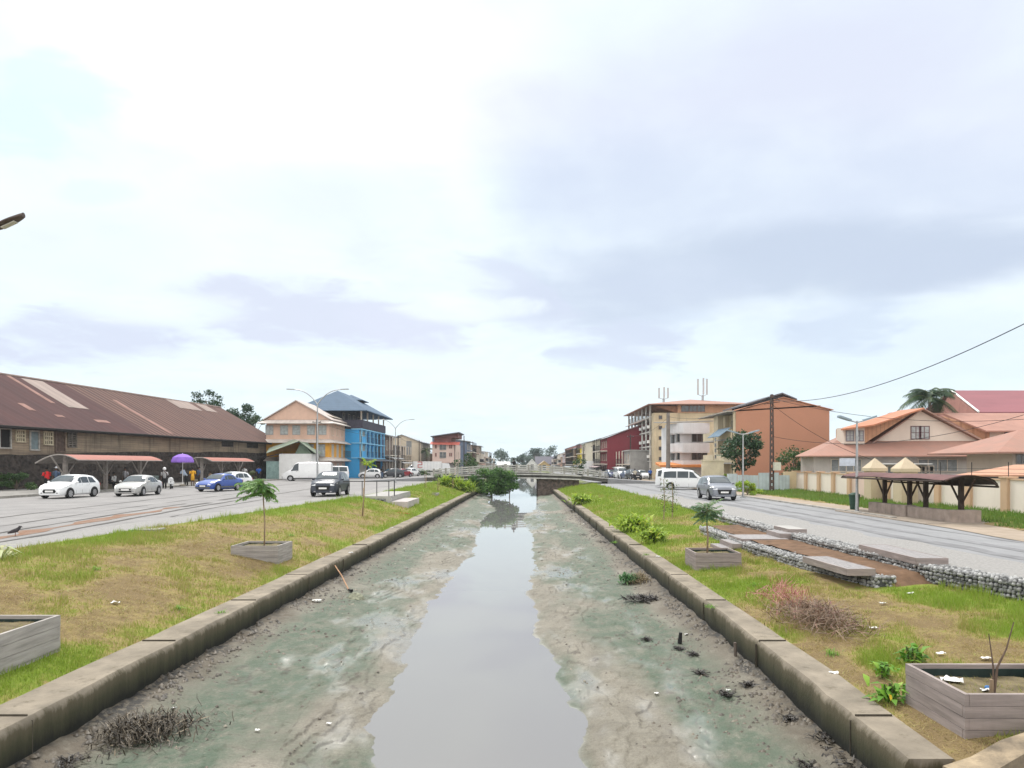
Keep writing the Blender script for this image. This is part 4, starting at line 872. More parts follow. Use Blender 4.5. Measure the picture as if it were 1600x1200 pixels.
r = shophouse('red_building', 'wine red building with a big blank windowless side wall', 16.0, 136, 149.5, 7.4, M('wine red render', (.235, .042, .055), .75, .12, .5, streak=.1, sc=(.17, .04, .05)), M('grey red sheet', (.38, .3, .3), .7, .2, 1), 11, 3, 'shed', side=-1, zb=ZR, rise=4.2)
r = shophouse('pale_shop', 'small pale concrete shop with a roof terrace in front of the wine red wall', 19.0, 127.5, 135.5, 4.8, CONC2, CONC2, 5, 2, 'flat', side=-1, zb=ZR)
def brown_building():
    X = 22.3; y0, y1 = 122.5, 150; x1 = 38; zt = wz(645, y0); zb = ZR
    root = thing('apartment_block', 'big stained tan apartment block with tiers of balconies and antenna masts on its roof', 'building', (X, y0, zb))
    TAN = M('stained tan render', (.60, .49, .33), .88, .2, .5, streak=.6, sc=(.14, .11, .085)); OCH = M('orange tan render', (.55, .31, .19), .85, .2, .6, streak=.3, sc=(.22, .13, .09)); BAL = M('white column', (.6, .58, .55), .85, .2, 1, streak=.4); DKR = M('dark recess wall', (.20, .13, .11), .85, .3, 1)
    cboxes([(X + 1.6, x1, y0 + .3, y1, zb, zt), (X, x1, y0, y0 + .3, zb, zt), (X, X + 1.6, y0 + .3, y0 + 2.2, zb, zt)], TAN, 'wall', root)
    fl = [zb + 3.0 + 2.55 * k for k in range(4)]
    for z in fl:
        cboxes([(X - .3, X + 1.6, y0 + 2.2, y1, z - .12, z + .06)], BAL, 'balcony_slab', root); railing(root, X - .2, X - .2, y0 + 2.2, y1, z + .06, .95, DARKMETAL, .3)
    for k in range(7):
        y = y0 + 2.3 + k * 4.15; cboxes([(X - .35, X - .05, y, y + .28, zb, fl[-1] + 2.2)], BAL, 'column', root)
        if k < 6:
            for z in fl[:-1]: win(root, X + 1.6, y + 2.1, z + 1.15, 2.2, 2.1, 'x-', DKR, WINDARK, 1, nm='balcony_door'); cboxes([(X - .75, X - .35, y - .3, y + .35, z + .55, z + 1.05)], WHITE, 'air_conditioner', root)
            win(root, X + 1.6, y + 2.1, zb + 1.3, 2.6, 2.2, 'x-', DKR, M('shop shutter', (.22, .23, .25), .6, .3, 3), 1, nm='shopfront')
    for k in range(5): z = zb + 3.4 + k * 1.75; win(root, X + 1.1, y0, z, .45, .5, 'y-', DKR, WINDARK, 0, nm='vent_window')
    # attic storey set under the wide roof
    za = zt; cboxes([(X + 4, x1, y0 - .2, y1 - 8, za, wz(632.5, y0))], OCH, 'attic_wall', root)
    for k in range(3): win(root, wx(1070 + k * 12.5, y0), y0 - .2, wz(638.7, y0), 1.2, .95, 'y-', DKR, WINDARK, 1)
    m = MB(); zr = wz(632, y0); hip_roof(m, X - .3, x1 + .5, y0 - .6, y1, zr, zr + 1.5, .9, 9); m.build('roof', SALT, root)
    m = MB(); m.slab([(X - .9, y0 + 8, zt - .9), (X + 4.2, y0 + 8, zt + .5), (X + 4.2, y1, zt + .5), (X - .9, y1, zt - .9)], .12); m.build('balcony_roof', M('weathered sheet', (.38, .27, .23), .7, .3, 1), root)
    for y in np.arange(y0 + .5, y0 + 9, 2.2):
        m = MB(); m.poly([(X + 4, y, zt), (X + .2, y, zr - .2), (X + 4, y, zr - .2)], (0, .25, 0)); m.build('bracket', M('orange bracket', (.42, .22, .14), .8, .3, 2), root)
    def mast(px, zh, n):
        x = wx(px, y0 + 6); m = MB(); z0 = zr + .5; m.tube([(x, y0 + 6, z0), (x, y0 + 6, z0 + zh * .35)], .2, 6)
        for k in range(3): a = k * 2.1 + .4; m.tube([(x, y0 + 6, z0 + zh * .3), (x + .9 * math.cos(a), y0 + 6 + .9 * math.sin(a), z0 + zh * .4)], .06, 5)
        o = m.build('antenna_mast', STEEL, root)
        for k in range(3): a = k * 2.1 + .4; q = MB(); q.box(x + .9 * math.cos(a) - .14, x + .9 * math.cos(a) + .14, y0 + 5.9 + .9 * math.sin(a), y0 + 6.1 + .9 * math.sin(a), z0 + zh * .38, z0 + zh); q.build('antenna_panel', M('antenna grey', (.5, .5, .5), .6, .15, 4), o)
    mast(1037, 3.0, 3); mast(1098, 4.6, 3)
brown_building()
def white_building():
    Y0 = 100; root = thing('white_building', 'white chamfered corner building with curved solid balconies behind the white vans', 'building', (wx(1072, Y0), Y0, ZR))
    WH = M('white painted render', (.70, .69, .70), .8, .1, .7, streak=.3, sc=(.42, .40, .38)); xa, xc, xb = wx(1048, Y0 + 5), wx(1072, Y0), wx(1107, Y0 + .5); zt = wz(663, Y0)
    P = [(xa, Y0 + 6), (xa + .6, Y0 + 2.6), (xc - .6, Y0 + 1.2), (xb, Y0 + 1.2), (xb, Y0 + 12), (xa, Y0 + 12)]
    m = MB(); m.poly([(x, y, ZR) for x, y in P], (0, 0, zt - ZR)); m.build('wall', WH, root)
    for py, hh in ((669, 1.35), (699, 1.2), (724, 1.0)):
        z = wz(py, Y0) - .6; m = MB(); Q = [(xa - .5, Y0 + 6), (xa - .2, Y0 + 2.2), (xc - .4, Y0 - .2), (xb, Y0 - .1)]
        for a, b in zip(Q, Q[1:]):
            dx, dy = b[0] - a[0], b[1] - a[1]; l = math.hypot(dx, dy); m.poly([(a[0], a[1], z), (b[0], b[1], z), (b[0], b[1], z + hh), (a[0], a[1], z + hh)], (-dy / l * -.12, dx / l * .12, 0))
        m.poly([(x, y, z - .15) for x, y in Q] + [(xb, Y0 + 2.5, z - .15), (xa, Y0 + 6.5, z - .15)], (0, 0, .14)); m.build('balcony', WH, root)
    for px, py in ((1093, 683), (1093, 711)): win(root, wx(px, Y0 + 1.2), Y0 + 1.2, wz(py, Y0), 2.1, 1.2, 'y-', GRYF, WINDARK, 2)
    for py in (683, 711):
        for k, t in enumerate((.3, .75)):
            a, b = P[1], P[2]; x, y = a[0] + (b[0] - a[0]) * t, a[1] + (b[1] - a[1]) * t; win(root, x, y - .25, wz(py, Y0), .75, 1.2, 'y-', GRYF, WINDARK, 1)
        win(root, xa, Y0 + 4.4, wz(py, Y0), .9, 1.4, 'x-', GRYF, WINDARK, 1)
    m = MB(); m.slab([(xa - 1.2, Y0 + 1.5, zt + .4), (xb + .4, Y0 - .6, zt + .5), (xb + .4, Y0 + 12, zt + 1.1), (xa - 1.2, Y0 + 12, zt + 1.0)], .15); m.build('roof', M('stained grey roof edge', (.33, .31, .29), .85, .3, 1.5), root)
    m = MB(); m.slab([(xa - 2.6, Y0 - .5, 2.05), (xb, Y0 - 1.2, 2.05), (xb, Y0 + 1.2, 2.45), (xa - 2.6, Y0 + 3.0, 2.45)], .3); m.build('awning', M('orange awning', (.62, .23, .07), .7, .2, 2), root)
    win(root, (xa + xc) / 2 + .5, Y0 + 1.3, .8, 3.2, 1.9, 'y-', GRYF, M('grey roller shutter', (.30, .31, .31), .6, .2, 3), 2, nm='shopfront')
white_building()
def beige_flats():
    X, y0, y1 = 23.4, 80.4, 92.8; zt = 8.0; root = thing('beige_flats', 'worn beige flats with blue awning and brown shutters beside the orange wall', 'building', (X, 86, ZR))
    BG = M('worn beige render', (.58, .50, .36), .88, .15, .6, streak=.4, sc=(.28, .23, .17)); RB = M('brown red shutter', (.16, .07, .06), .7, .3, 3); fl = [2.35, 5.05]
    cboxes([(X + 1.3, 33, y0, y1, ZR, zt), (X, X + 1.3, y0 - .3, y0, ZR, zt)], BG, 'wall', root); cboxes([(X - .1, X + 1.3, 86.2, 88.0, ZR, zt)], BG, 'stair_pier', root)
    for z in fl:
        for a, b in ((y0, 86.2), (88.0, y1)):
            cboxes([(X - .2, X + 1.3, a + .01, b - .01, z - .14, z + .02)], CONC2, 'balcony_slab', root); cboxes([(X - .2, X - .06, a + .01, b - .01, z + .02, z + .98)], BG, 'balcony_wall', root)
        for y, w in ((81.6, 1.3), (84.4, 1.6), (89.4, 1.5), (91.5, 1.3)): win(root, X + 1.3, y, z + 1.3, w, 1.9, 'x-', PALETRIM, RB if w < 1.55 else WINDARK, 1, nm='balcony_door')
        cboxes([(X - .15, X, y0 + 2.9, y0 + 3.1, z + .98, z + 2.6)], BG, 'column', root)
        for k in range(4): win(root, X - .1, 87.1, z - 1.2 + k * .65, .5, .35, 'x-', CONC2, WINDARK, 0, nm='vent_window', fr=.04)
    for y in (81.8, 84.2, 90.4): win(root, X + 1.3, y, .9, 1.6, 1.9, 'x-', PALETRIM, WINDARK, 1)
    m = MB(); m.slab([(X - .8, y0 - .4, zt + .1), (X - .8, y1 + .2, zt + .1), (33, y1 + .2, zt + .7), (33, y0 - .4, zt + .7)][::-1], .14); m.build('roof', M('stained slab roof', (.37, .34, .3), .9, .3, 1), root)
    m = MB(); z = 5.6; m.slab([(X - 1.5, y0, z - .3), (X - 1.5, y0 + 5.2, z - .3), (X - .2, y0 + 5.2, z + .7), (X - .2, y0, z + .7)][::-1], .06); m.build('awning', M('slate blue tarpaulin', (.10, .17, .24), .6, .4, 2.5), root)
beige_flats()
y = 78; o = MB().box(wx(1097, y), wx(1131, y), y, y + .3, ZR, wz(720.5, y)).box(wx(1096, y), wx(1132, y), y - .08, y + .38, wz(720.5, y), wz(718.5, y)).build('yard_wall', M('cream yard wall', (.60, .53, .40), .88, .2, 1, streak=.4, sc=(.3, .26, .2)), loc=(0, 0, 0))
tag(o, 'tall cream yard wall standing in front of the beige flats', 'wall')
def orange_building():
    Y0 = 80; x0, xp, x1 = wx(1150, Y0), wx(1224, Y0), wx(1296, Y0); z0, zp, z1 = wz(642.5, Y0), wz(622, Y0), wz(640, Y0)
    root = thing('orange_building', 'tall blank terracotta orange gable wall with a small grey roof lantern on top', 'building', (xp, Y0, ZR))
    OR = M('terracotta render', (.47, .23, .15), .85, .05, .5, streak=.06, sc=(.42, .2, .12))
    m = MB(); m.poly([(x0, Y0, ZR), (x1, Y0, ZR), (x1, Y0, z1), (xp, Y0, zp), (x0, Y0, z0)], (0, .35, 0)); m.box(25.6, x1 - .02, Y0 + .35, Y0 + 16, ZR, z1 - .1); m.build('wall', OR, root)
    m = MB(); m.slab([(x0 - .2, Y0 - .15, z0 + .1), (xp, Y0 - .15, zp + .12), (xp, Y0 + 16, zp + .12), (x0 - .2, Y0 + 16, z0 + .1)], .08); m.slab([(xp, Y0 - .15, zp + .12), (x1 + .4, Y0 - .15, z1), (x1 + .4, Y0 + 16, z1), (xp, Y0 + 16, zp + .12)], .08); m.build('roof', M('orange verge', (.50, .23, .14), .7, .2, 1), root)
    GR = M('charcoal sheet', (.10, .105, .12), .6, .2, 1); Y1 = 83
    cboxes([(wx(1175, Y1), wx(1241, Y1), Y1, Y1 + 8, z0 - .5, wz(628, Y1))], GR, 'lantern_wall', root)
    m = MB(); a, b, c_ = (wx(1163, Y1), wz(632, Y1)), (wx(1220, Y1), wz(614, Y1)), (wx(1243, Y1), wz(623.5, Y1))
    m.slab([(a[0], Y1 - .5, a[1]), (b[0], Y1 - .5, b[1]), (b[0], Y1 + 9, b[1]), (a[0], Y1 + 9, a[1])], .15); m.slab([(b[0], Y1 - .5, b[1]), (c_[0], Y1 - .5, c_[1]), (c_[0], Y1 + 9, c_[1]), (b[0], Y1 + 9, b[1])], .15); m.poly([(wx(1178, Y1), Y1 + .05, wz(629, Y1)), (wx(1238, Y1), Y1 + .05, wz(629, Y1)), (wx(1238, Y1), Y1 + .05, c_[1] - .1), (b[0], Y1 + .05, b[1] - .15)], (0, 7, 0)); m.build('lantern_roof', GR, root)
orange_building()

# ---------------------------------------------------------------- the salmon roofed complex behind the wall
def complex_():
    root = thing('salmon_roofed_house', 'wide cream house with many salmon sheet roofs gables and dormers behind the boundary wall', 'house', (36, 64, ZR))
    CR = M('cream house wall', (.66, .58, .50), .85, .08, .6, streak=.12, sc=(.5, .43, .37)); GW = M('grey house wall', (.50, .47, .44), .85, .15, .8, streak=.25); SL = M('tan slatted boards', (.48, .27, .165), .8, .2, 2, band=(0, .38, (.30, .16, .10), .2, .7))
    Y0 = 64; ze = wz(712, Y0 - .8)
    cboxes([(25.8, 45, Y0, 67, ZR, ze + .2)], GW, 'wall', root)
    m = MB(); yb = 67.2; zt = wz(689, yb)
    # skirt roof in front, hip slope at the left
    m.slab([(25.0, Y0 - .9, ze), (44, Y0 - .9, ze), (44, yb, zt), (29.5, yb, zt)], .1); m.slab([(25.2, 66.8, ze), (25.0, Y0 - .9, ze), (29.5, yb, zt), (31.5, 69.5, wz(677, 69.5)), (31.0, 70, wz(679, 70))], .1); m.build('skirt_roof', SALT, root)
    # front gable
    g0, g1, gp_ = wx(1362, yb), wx(1533, yb), wx(1438, yb); zg = wz(691, yb); zp = wz(638, yb)
    m = MB(); m.poly([(g0, yb, zg), (g1, yb, zg), (gp_, yb, zp - .25)], (0, .3, 0)); m.build('gable', CR, root)
    m = MB(); k = (zp - zg) / (gp_ - g0); k2 = (zp - zg) / (g1 - gp_)
    a = [(g0 - .9, -k * .9), ]; yo = yb - .55
    m.slab([(g0 - .9, yo, zg - .9 * k + .1), (gp_, yo, zp), (gp_, 73, zp), (g0 - .9, 73, zg - .9 * k + .1)], .12); m.slab([(gp_, yo, zp), (g1 + .9, yo, zg - .9 * k2 + .1), (g1 + .9, 73, zg - .9 * k2 + .1), (gp_, 73, zp)], .12); m.build('gable_roof', M('pale salmon sheet', (.37, .235, .19), .75, .2, .7, c2=(.30, .20, .165), band=(1, .33, (.29, .19, .155), .15, .4), streak=.25, sc=(.4, .28, .24)), root)
    win(root, wx(1431, yb), yb, wz(676, yb), .85, 1.1, 'y-', M('maroon frame', (.16, .09, .10), .7, .2, 4), CURT, 1, 1); win(root, wx(1444, yb), yb, wz(676, yb), .85, 1.1, 'y-', M('maroon frame', (.16,) * 3), CURT, 1, 1)
    # left dormer: window block, slatted cheek, orange roof
    Yd = 66.0; xl, xm, xr = wx(1319, Yd), wx(1351, Yd), wx(1425, Yd)
    m = MB(); m.box(xl, xm, Yd, 67.6, wz(694, Yd), wz(668, Yd)); m.build('dormer', CR, root)
    m = MB(); m.poly([(xm, Yd + .06, wz(693, Yd)), (xr, Yd + .06, wz(646, Yd)), (xm, Yd + .06, wz(666, Yd))], (0, 6, 0)); m.build('dormer_cheek', SL, root)
    m = MB(); m.slab([(wx(1307, Yd), Yd - .9, wz(671, Yd)), (wx(1358, Yd), Yd - .9, wz(664, Yd)), (wx(1440, Yd), Yd - .5, wz(637.5, Yd)), (wx(1404, 71.5), 71.5, wz(641.5, 71.5)), (wx(1318, 69), 69, wz(668.5, 69))], .14); m.build('dormer_roof', ORGT, root)
    for px in (1328, 1343): win(root, wx(px, Yd), Yd, wz(681, Yd), .62, .85, 'y-', M('grey violet frame', (.22, .2, .24), .7, .2, 4), CURT, 1, 1)
    # right dormer and main ridge
    Ym = 71; m = MB(); m.slab([(wx(1455, Ym), Ym + 3, wz(642, Ym)), (60, Ym + 3, wz(642, Ym)), (60, Ym - 4, wz(672, Ym - 5)), (wx(1541, Ym - 4), Ym - 4, wz(672, Ym - 5)), (wx(1497, Ym), Ym + 2.4, wz(643.5, Ym))][::-1], .14); m.build('main_roof', M('salmon main roof', (.35, .185, .14), .62, .15, .8, band=(0, .32, (.28, .15, .115), .15, .4), streak=.15, sc=(.4, .25, .2)), root)
    cboxes([(wx(1546, 68), 60, 68, 76, ze, wz(674.5, 68))], CR, 'upper_wall', root)
    m = MB(); m.poly([(wx(1545, 67.9), 67.95, wz(692, 68)), (wx(1545, 67.9), 67.95, wz(673, 68)), (wx(1500, 70), 73, wz(647, 70))], (.12, 0, 0)); m.build('dormer_cheek', SL, root)
    for px in (1576, 1590, 1604): win(root, wx(px, 68), 68, wz(683, 68), .72, 1.0, 'y-', M('maroon frame', (.16,) * 3), WINDARK, 1)
    m = MB(); m.slab([(wx(1530, 66), 66, wz(703, 66)), (60, 66, wz(703, 66)), (60, 68.2, wz(690, 68)), (wx(1536, 68), 68.2, wz(690, 68))], .1); m.build('valley_roof', ORGT, root)
    # openings under the eave
    for px, w, h in ((1322, 2.6, 1.0), (1465, 3.4, 1.0), (1395, .9, .6), (1440, .7, .6), (1452, .7, .6)): win(root, wx(px, Y0), Y0, wz(727 if h > .9 else 734, Y0), w, h, 'y-', PALETRIM, M('grey louvre glass', (.25, .27, .28), .5, .3, 3), 3 if w > 1 else 1)
    q = MB(); q.box(wx(1312, 61), wx(1336, 61), 61, 61.05, wz(728, 61), wz(716, 61)); q.build('banner', M('pale blue banner', (.55, .60, .70), .7, .15, 3), root)
    m = MB(); m.box(wx(1365, 63), wx(1455, 63), Y0 - 1.2, Y0 - .05, wz(725.5, 63), wz(724, 63)); m.build('canopy', WHITE, root)
    # hipped porch on the right
    px0, px1, py0, py1 = wx(1538, 53), 52, 52, 60; zz = wz(706, 52)
    m = MB(); hip_roof(m, px0 + .5, px1, py0, py1, zz, wz(672, 56), .5, 4.6); m.build('porch_roof', SALT, root); cboxes([(wx(1582, 53.5), 51, 53.5, 59, ZR, zz)], CR, 'porch_wall', root)
    for px in (1597, 1612): win(root, wx(px, 53.5), 53.5, wz(717, 53.5), .8, .6, 'y-', GRYF, WINDARK, 1)
    m = MB(); m.slab([(wx(1492, 44), 44, wz(742, 44)), (50, 44, wz(742, 44)), (50, 49, wz(726, 49)), (wx(1585, 49), 49, wz(726, 49))], .1); m.build('low_roof', M('pale orange sheet', (.48, .26, .17), .65, .15, 1), root)
    cboxes([(wx(1500, 44.5), 50, 44.6, 48.8, ZR, wz(743, 44.5))], M('dark trellis wall', (.16, .15, .16), .8, .3, 3), 'low_wall', root)
complex_()
def red_hall():
    Y0 = 96; root = thing('red_roofed_hall', 'large hall with a raspberry red sheet roof rising behind the salmon roofs and palm', 'building', (70, Y0, ZR))
    xr = wx(1482, Y0 + 9); cboxes([(wx(1500, Y0), 110, Y0 + .5, Y0 + 20, ZR, wz(648, Y0))], M('brown hall gable', (.32, .16, .13), .8, .2, 1), 'wall', root)
    RD = M('raspberry roof sheet', (.24, .085, .098), .6, .12, .6, stretch=(.3, .3, 2), streak=.1)
    m = MB(); zt, zb = wz(610, Y0 + 9), wz(644, Y0); m.slab([(wx(1526, Y0), Y0 - .4, zb), (112, Y0 - .4, zb), (112, Y0 + 9, zt), (xr + .4, Y0 + 9, zt)], .15); m.slab([(xr + .4, Y0 + 9, zt), (112, Y0 + 9, zt), (112, Y0 + 19, zb), (xr - .4, Y0 + 19, zb)], .15); m.build('roof', RD, root)
    m = MB(); m.poly([(wx(1526, Y0) - .1, Y0 - .3, zb - .2), (xr + .3, Y0 + 9, zt - .1), (wx(1470, Y0 + 12), Y0 + 14, zb - 1)], (.2, 0, 0)); m.build('gable', M('brown hall gable', (.32, .16, .13)), root)
    m = MB(); m.tube([(wx(1526, Y0), Y0 - .45, zb + .02), (xr + .4, Y0 + 9, zt + .05)], .13, 6); m.build('verge_board', WHITE, root)
red_hall()
# ---- centre distance: shed, yellow gable, tents
Yc = 330
def far_house(nm, label, px0, px1, py, pyr, Y, wall, roofm, style):
    root = thing(nm, label, 'house', (wx(px0, Y), Y, 0)); x0, x1 = wx(px0, Y), wx(px1, Y); h = wz(py, Y); cboxes([(x0, x1, Y, Y + 10, -.4, h)], wall, 'wall', root)
    m = MB()
    if style == 'y': gable_roof(m, x0, x1, Y, Y + 10, h, wz(pyr, Y), 'y', .6); g = MB(); g.poly([(x0, Y + .02, h), (x1, Y + .02, h), ((x0 + x1) / 2, Y + .02, wz(pyr, Y) - .1)], (0, 9.9, 0)); g.build('gable', wall, root)
    else: gable_roof(m, x0, x1, Y, Y + 10, h, wz(pyr, Y), 'x', .6)
    m.build('roof', roofm, root); win(root, (x0 + x1) / 2, Y, h * .4, 1.4, 2.4, 'y-', PALETRIM, WINDARK, 0, nm='door'); return root
far_house('far_shed', 'long dark roofed shed at the far end of the canal right of the big trees', 838, 872, 724, 713, 345, M('slate boards', (.16, .15, .17), .85, .3, 1), M('dark violet sheet', (.085, .08, .105), .6, .2, 1), 'x')
far_house('far_house', 'small butter yellow gabled house at the far end of the canal', 841, 860, 727, 720, 300, M('butter yellow render', (.68, .50, .25), .8, .1, 1), M('pale sheet', (.6, .48, .3), .7, .2, 1), 'y')
far_house('white_tent', 'white peaked marquee at the far end of the canal left of the yellow house', 823, 840, 726, 717, 320, WHITE, WHITE, 'y')
far_house('low_hut', 'low white hut at the far end of the canal under the round tree', 778, 795, 727, 721, 310, WHITE, TIN, 'x')
# ================================================================ BRIDGE, WALLS, STREET FURNITURE
WEATHW = M('weathered white concrete', (.50, .495, .47), .85, .3, 1.5, streak=.55, sc=(.12, .12, .10))
MASON = M('dark rubble masonry', (.19, .145, .12), .95, .55, 2.6, c2=(.05, .045, .042), bump=1, bscale=9, streak=.4)
def bridge():
    Y0 = 92; root = thing('canal_bridge', 'low arched concrete road bridge with white weathered railings crossing the canal', 'bridge', (0, Y0, 0))
    xa, xb = wx(690, Y0), wx(925, Y0)
    def zd(x): t = (x - (xa + xb) / 2) / ((xb - xa) / 2); return .72 + .5 * (1 - min(1.3, t * t)) - (.12 if x > 0 else 0) * max(0, t)
    X = np.linspace(xa - 2, xb + 2, 30)
    def beam(m, y0, y1, dz0, dz1, X=X, f=zd):
        pts = []
        for x in X: z = f(x); pts += [(x, y0, z + dz0), (x, y0, z + dz1), (x, y1, z + dz1), (x, y1, z + dz0), (x, y0, z + dz0)]
        m.grid(pts, len(X), 5)
    m = MB(); beam(m, Y0, Y0 + 7, -.52, -.08); m.build('deck', M('black stained deck', (.10, .095, .085), .9, .4, 1.5, streak=.5), root)
    m = MB(); beam(m, Y0 - .06, Y0 + .3, -.10, .0); m.build('kerb', WEATHW, root)
    for yy_ in (Y0 + .05, Y0 + 6.8):
        m = MB()
        for dz in (.24, .50, .78): beam(m, yy_, yy_ + .14, dz - .075, dz + .075)
        m.build('rail', WEATHW, root)
        for x in np.linspace(xa - 1, xb + 1, 15): cboxes([(x - .11, x + .11, yy_ - .05, yy_ + .2, zd(x), zd(x) + (.92 if int(x * 7) % 3 else 1.0))], M('stained post', (.36, .35, .32), .9, .35, 3, streak=.6), 'post', root)
    xc = np.linspace(wx(710, Y0), wx(908, Y0), 20); f2 = lambda x: .72 + .25 * (1 - ((x + .5) / 8.5) ** 2)
    m = MB(); beam(m, Y0 - .5, Y0 - .3, -.16, .0, xc, f2); beam(m, Y0 - .55, Y0 - .3, -.62, -.46, xc, f2); m.build('pipe_beam', WEATHW, root)
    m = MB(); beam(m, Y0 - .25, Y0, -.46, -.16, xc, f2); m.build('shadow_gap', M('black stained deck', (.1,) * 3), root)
    for x0, x1 in ((-9.3, wx(752, Y0)), (wx(840, Y0), wx(874, Y0) + 2.5)):
        m = MB(); n = 26; pts = []
        for i in range(n):
            for j in range(14): x = x0 + (x1 - x0) * i / (n - 1); z = -2.2 + 2.75 * j / 13; pts.append((x, Y0 + .1 - float(fbm(x * 2.2, z * 2.2, 3, 3)) * .3, z))
        m.grid(pts, n, 14); m.box(x0, x1 if x0 < 0 else x1, Y0 + .12, Y0 + 7, -2.3, .5); m.build('abutment', MASON, root)
    for s, z in ((-1, ZS), (1, ZR)):     # approach ramps
        x0 = xa - 2 if s < 0 else xb + 2; m = MB(); z0 = zd(x0) - .08; 
        m.poly([(x0, Y0, z0), (x0 + s * 9, Y0, z + .012), (x0 + s * 9, Y0, z - .2), (x0, Y0, z - .2)], (0, 7, 0)); m.build('ramp', ASPHR, root)
bridge()
def gabion(nm, label, tab, y0, y1, zt, zb, depth, size=.098, group=None):
    root = thing(nm, label, 'gabion wall', (ip(tab, (y0 + y1) / 2), (y0 + y1) / 2, zb), 0, group)
    m = MB(); core = MB(); ys = np.linspace(y0, y1, 40)
    pts = []
    for y in ys: a = ip(tab, y); pts += [(a + .05, y, zb - .1), (a + .05, y, zt - .05), (a + depth - .03, y, zt - .05), (a + depth - .03, y, zb - .1)]
    core.grid(pts, 40, 4); core.add(pts[:4], [(0, 1, 2, 3)]); core.build('stone_fill', M('dark stone gaps', (.08, .082, .085), .95, .4, 6), root)
    t = (1 + 5 ** .5) / 2
    IC = np.array([(-1, t, 0), (1, t, 0), (-1, -t, 0), (1, -t, 0), (0, -1, t), (0, 1, t), (0, -1, -t), (0, 1, -t), (t, 0, -1), (t, 0, 1), (-t, 0, -1), (-t, 0, 1)]) / 1.9
    IF = np.array([(0, 11, 5), (0, 5, 1), (0, 1, 7), (0, 7, 10), (0, 10, 11), (1, 5, 9), (5, 11, 4), (11, 10, 2), (10, 7, 6), (7, 1, 8), (3, 9, 4), (3, 4, 2), (3, 2, 6), (3, 6, 8), (3, 8, 9), (4, 9, 5), (2, 4, 11), (6, 2, 10), (8, 6, 7), (9, 8, 1)])
    C = []
    y = y0
    while y < y1:
        sz = size * (1 if y < 30 else 1.7); a = ip(tab, y)
        for z in np.arange(zb + sz * .3, zt - sz * .3, sz * .95): C.append((a + .03, y, z, sz))
        for x in np.arange(a + sz * .4, a + depth, sz * 1.05): C.append((x, y, zt - sz * .38, sz))
        y += sz * 1.02
    for x in np.arange(ip(tab, y0), ip(tab, y0) + depth, size):
        for z in np.arange(zb + .05, zt, size): C.append((x, y0 + .02, z, size))
    C = np.array(C); n = len(C); jit = rng.uniform(.78, 1.2, (n, 12, 3)); sc = rng.uniform(.42, .62, (n, 1, 3)) * C[:, 3][:, None, None]
    th = rng.uniform(0, 6.28, n); c, s_ = np.cos(th), np.sin(th); v = IC[None] * jit * sc; v = np.stack([v[..., 0] * c[:, None] - v[..., 1] * s_[:, None], v[..., 0] * s_[:, None] + v[..., 1] * c[:, None], v[..., 2]], -1)
    v += C[:, None, :3] + rng.normal(0, .012, (n, 1, 3)); f = (IF[None] + (np.arange(n) * 12)[:, None, None]).reshape(-1, 3)
    npmesh('stones', v.reshape(-1, 3), f, STONEV, root, np.repeat(rng.uniform(0, 1, n), 12))
    w = MB()
    for y in np.arange(y0, min(y1, 30), .5): a = ip(tab, y) - .035; w.tube([(a, y, zb), (a, y, zt), (a + depth, y, zt + .03)], .004, 4)
    for k in range(4): w.tube([(ip(tab, y) - .036, y, zb + (zt - zb) * (k + .5) / 4) for y in np.linspace(y0, min(y1, 30), 12)], .004, 4)
    w.build('wire_mesh', STEEL, root); return root
STONEV = leafmat('split grey stone', (.12, .12, .12), (.40, .40, .395), None, 0)
UP = [(12, 11.8), (15.1, 10.55), (16.6, 10.08), (17.9, 9.78), (20.7, 9.7), (26, 9.48), (43, 9.47), (60, 9.2)]
LO = [(17.3, 8.5), (18.4, 8.15), (20.3, 7.95), (25, 7.58), (31.8, 7.72)]
gabion('gabion_wall', 'long upper gabion of split grey stone along the right street edge', UP, 12.6, 43, ZR + .03, -.85, .62)
gabion('gabion_wall', 'lower gabion of split grey stone under the single timber deck, beside the right grass bank', LO, 17.4, 31.5, -.5, -.98, .5)
m = MB(); pts = []
for y in np.linspace(17.15, 31.6, 60):
    a = ip(LO, y) + .4; b = ip(UP, y) + .1
    for k in range(9): x = a + (b - a) * k / 8; pts.append((x, y, -.55 + float(fbm(x * 2, y * 2, 3, 5)) * .1 - max(0, 17.9 - y) * .45 + .04))
m.grid(pts, 60, 9); m.f = [q[::-1] for q in m.f]; tag(m.build('terrace_soil', SOIL, smooth=1), kind='structure')
def timber_deck(label, x0, x1, y0, y1, z, rot=0):
    root = thing('timber_deck', label, 'timber deck', ((x0 + x1) / 2, (y0 + y1) / 2, z), rot, 'timber decks on the gabions'); w, l = (x1 - x0) / 2, (y1 - y0) / 2
    m = MB(); n = 5
    for i in range(n): a = -w + 2 * w * i / n; m.box(a + .006, a + 2 * w / n - .006, -l, l, -.035, 0)
    m.build('boards', DECK, root, org=False)
    m = MB(); m.box(-w - .03, w + .03, -l - .035, -l, -.16, .004); m.box(-w - .03, w + .03, l, l + .035, -.16, .004); m.box(-w - .035, -w, -l, l, -.16, .004); m.box(w, w + .035, -l, l, -.16, .004); m.build('edge_board', WOODG2, root, org=False)
timber_deck('weathered timber deck on the upper gabion nearest the camera, at the street edge', 9.77, 10.5, 17.9, 20.9, ZR + .17)
timber_deck('weathered timber deck on the lower gabion beside the pile of dead plants', 7.78, 8.42, 17.45, 19.8, -.33, .06)
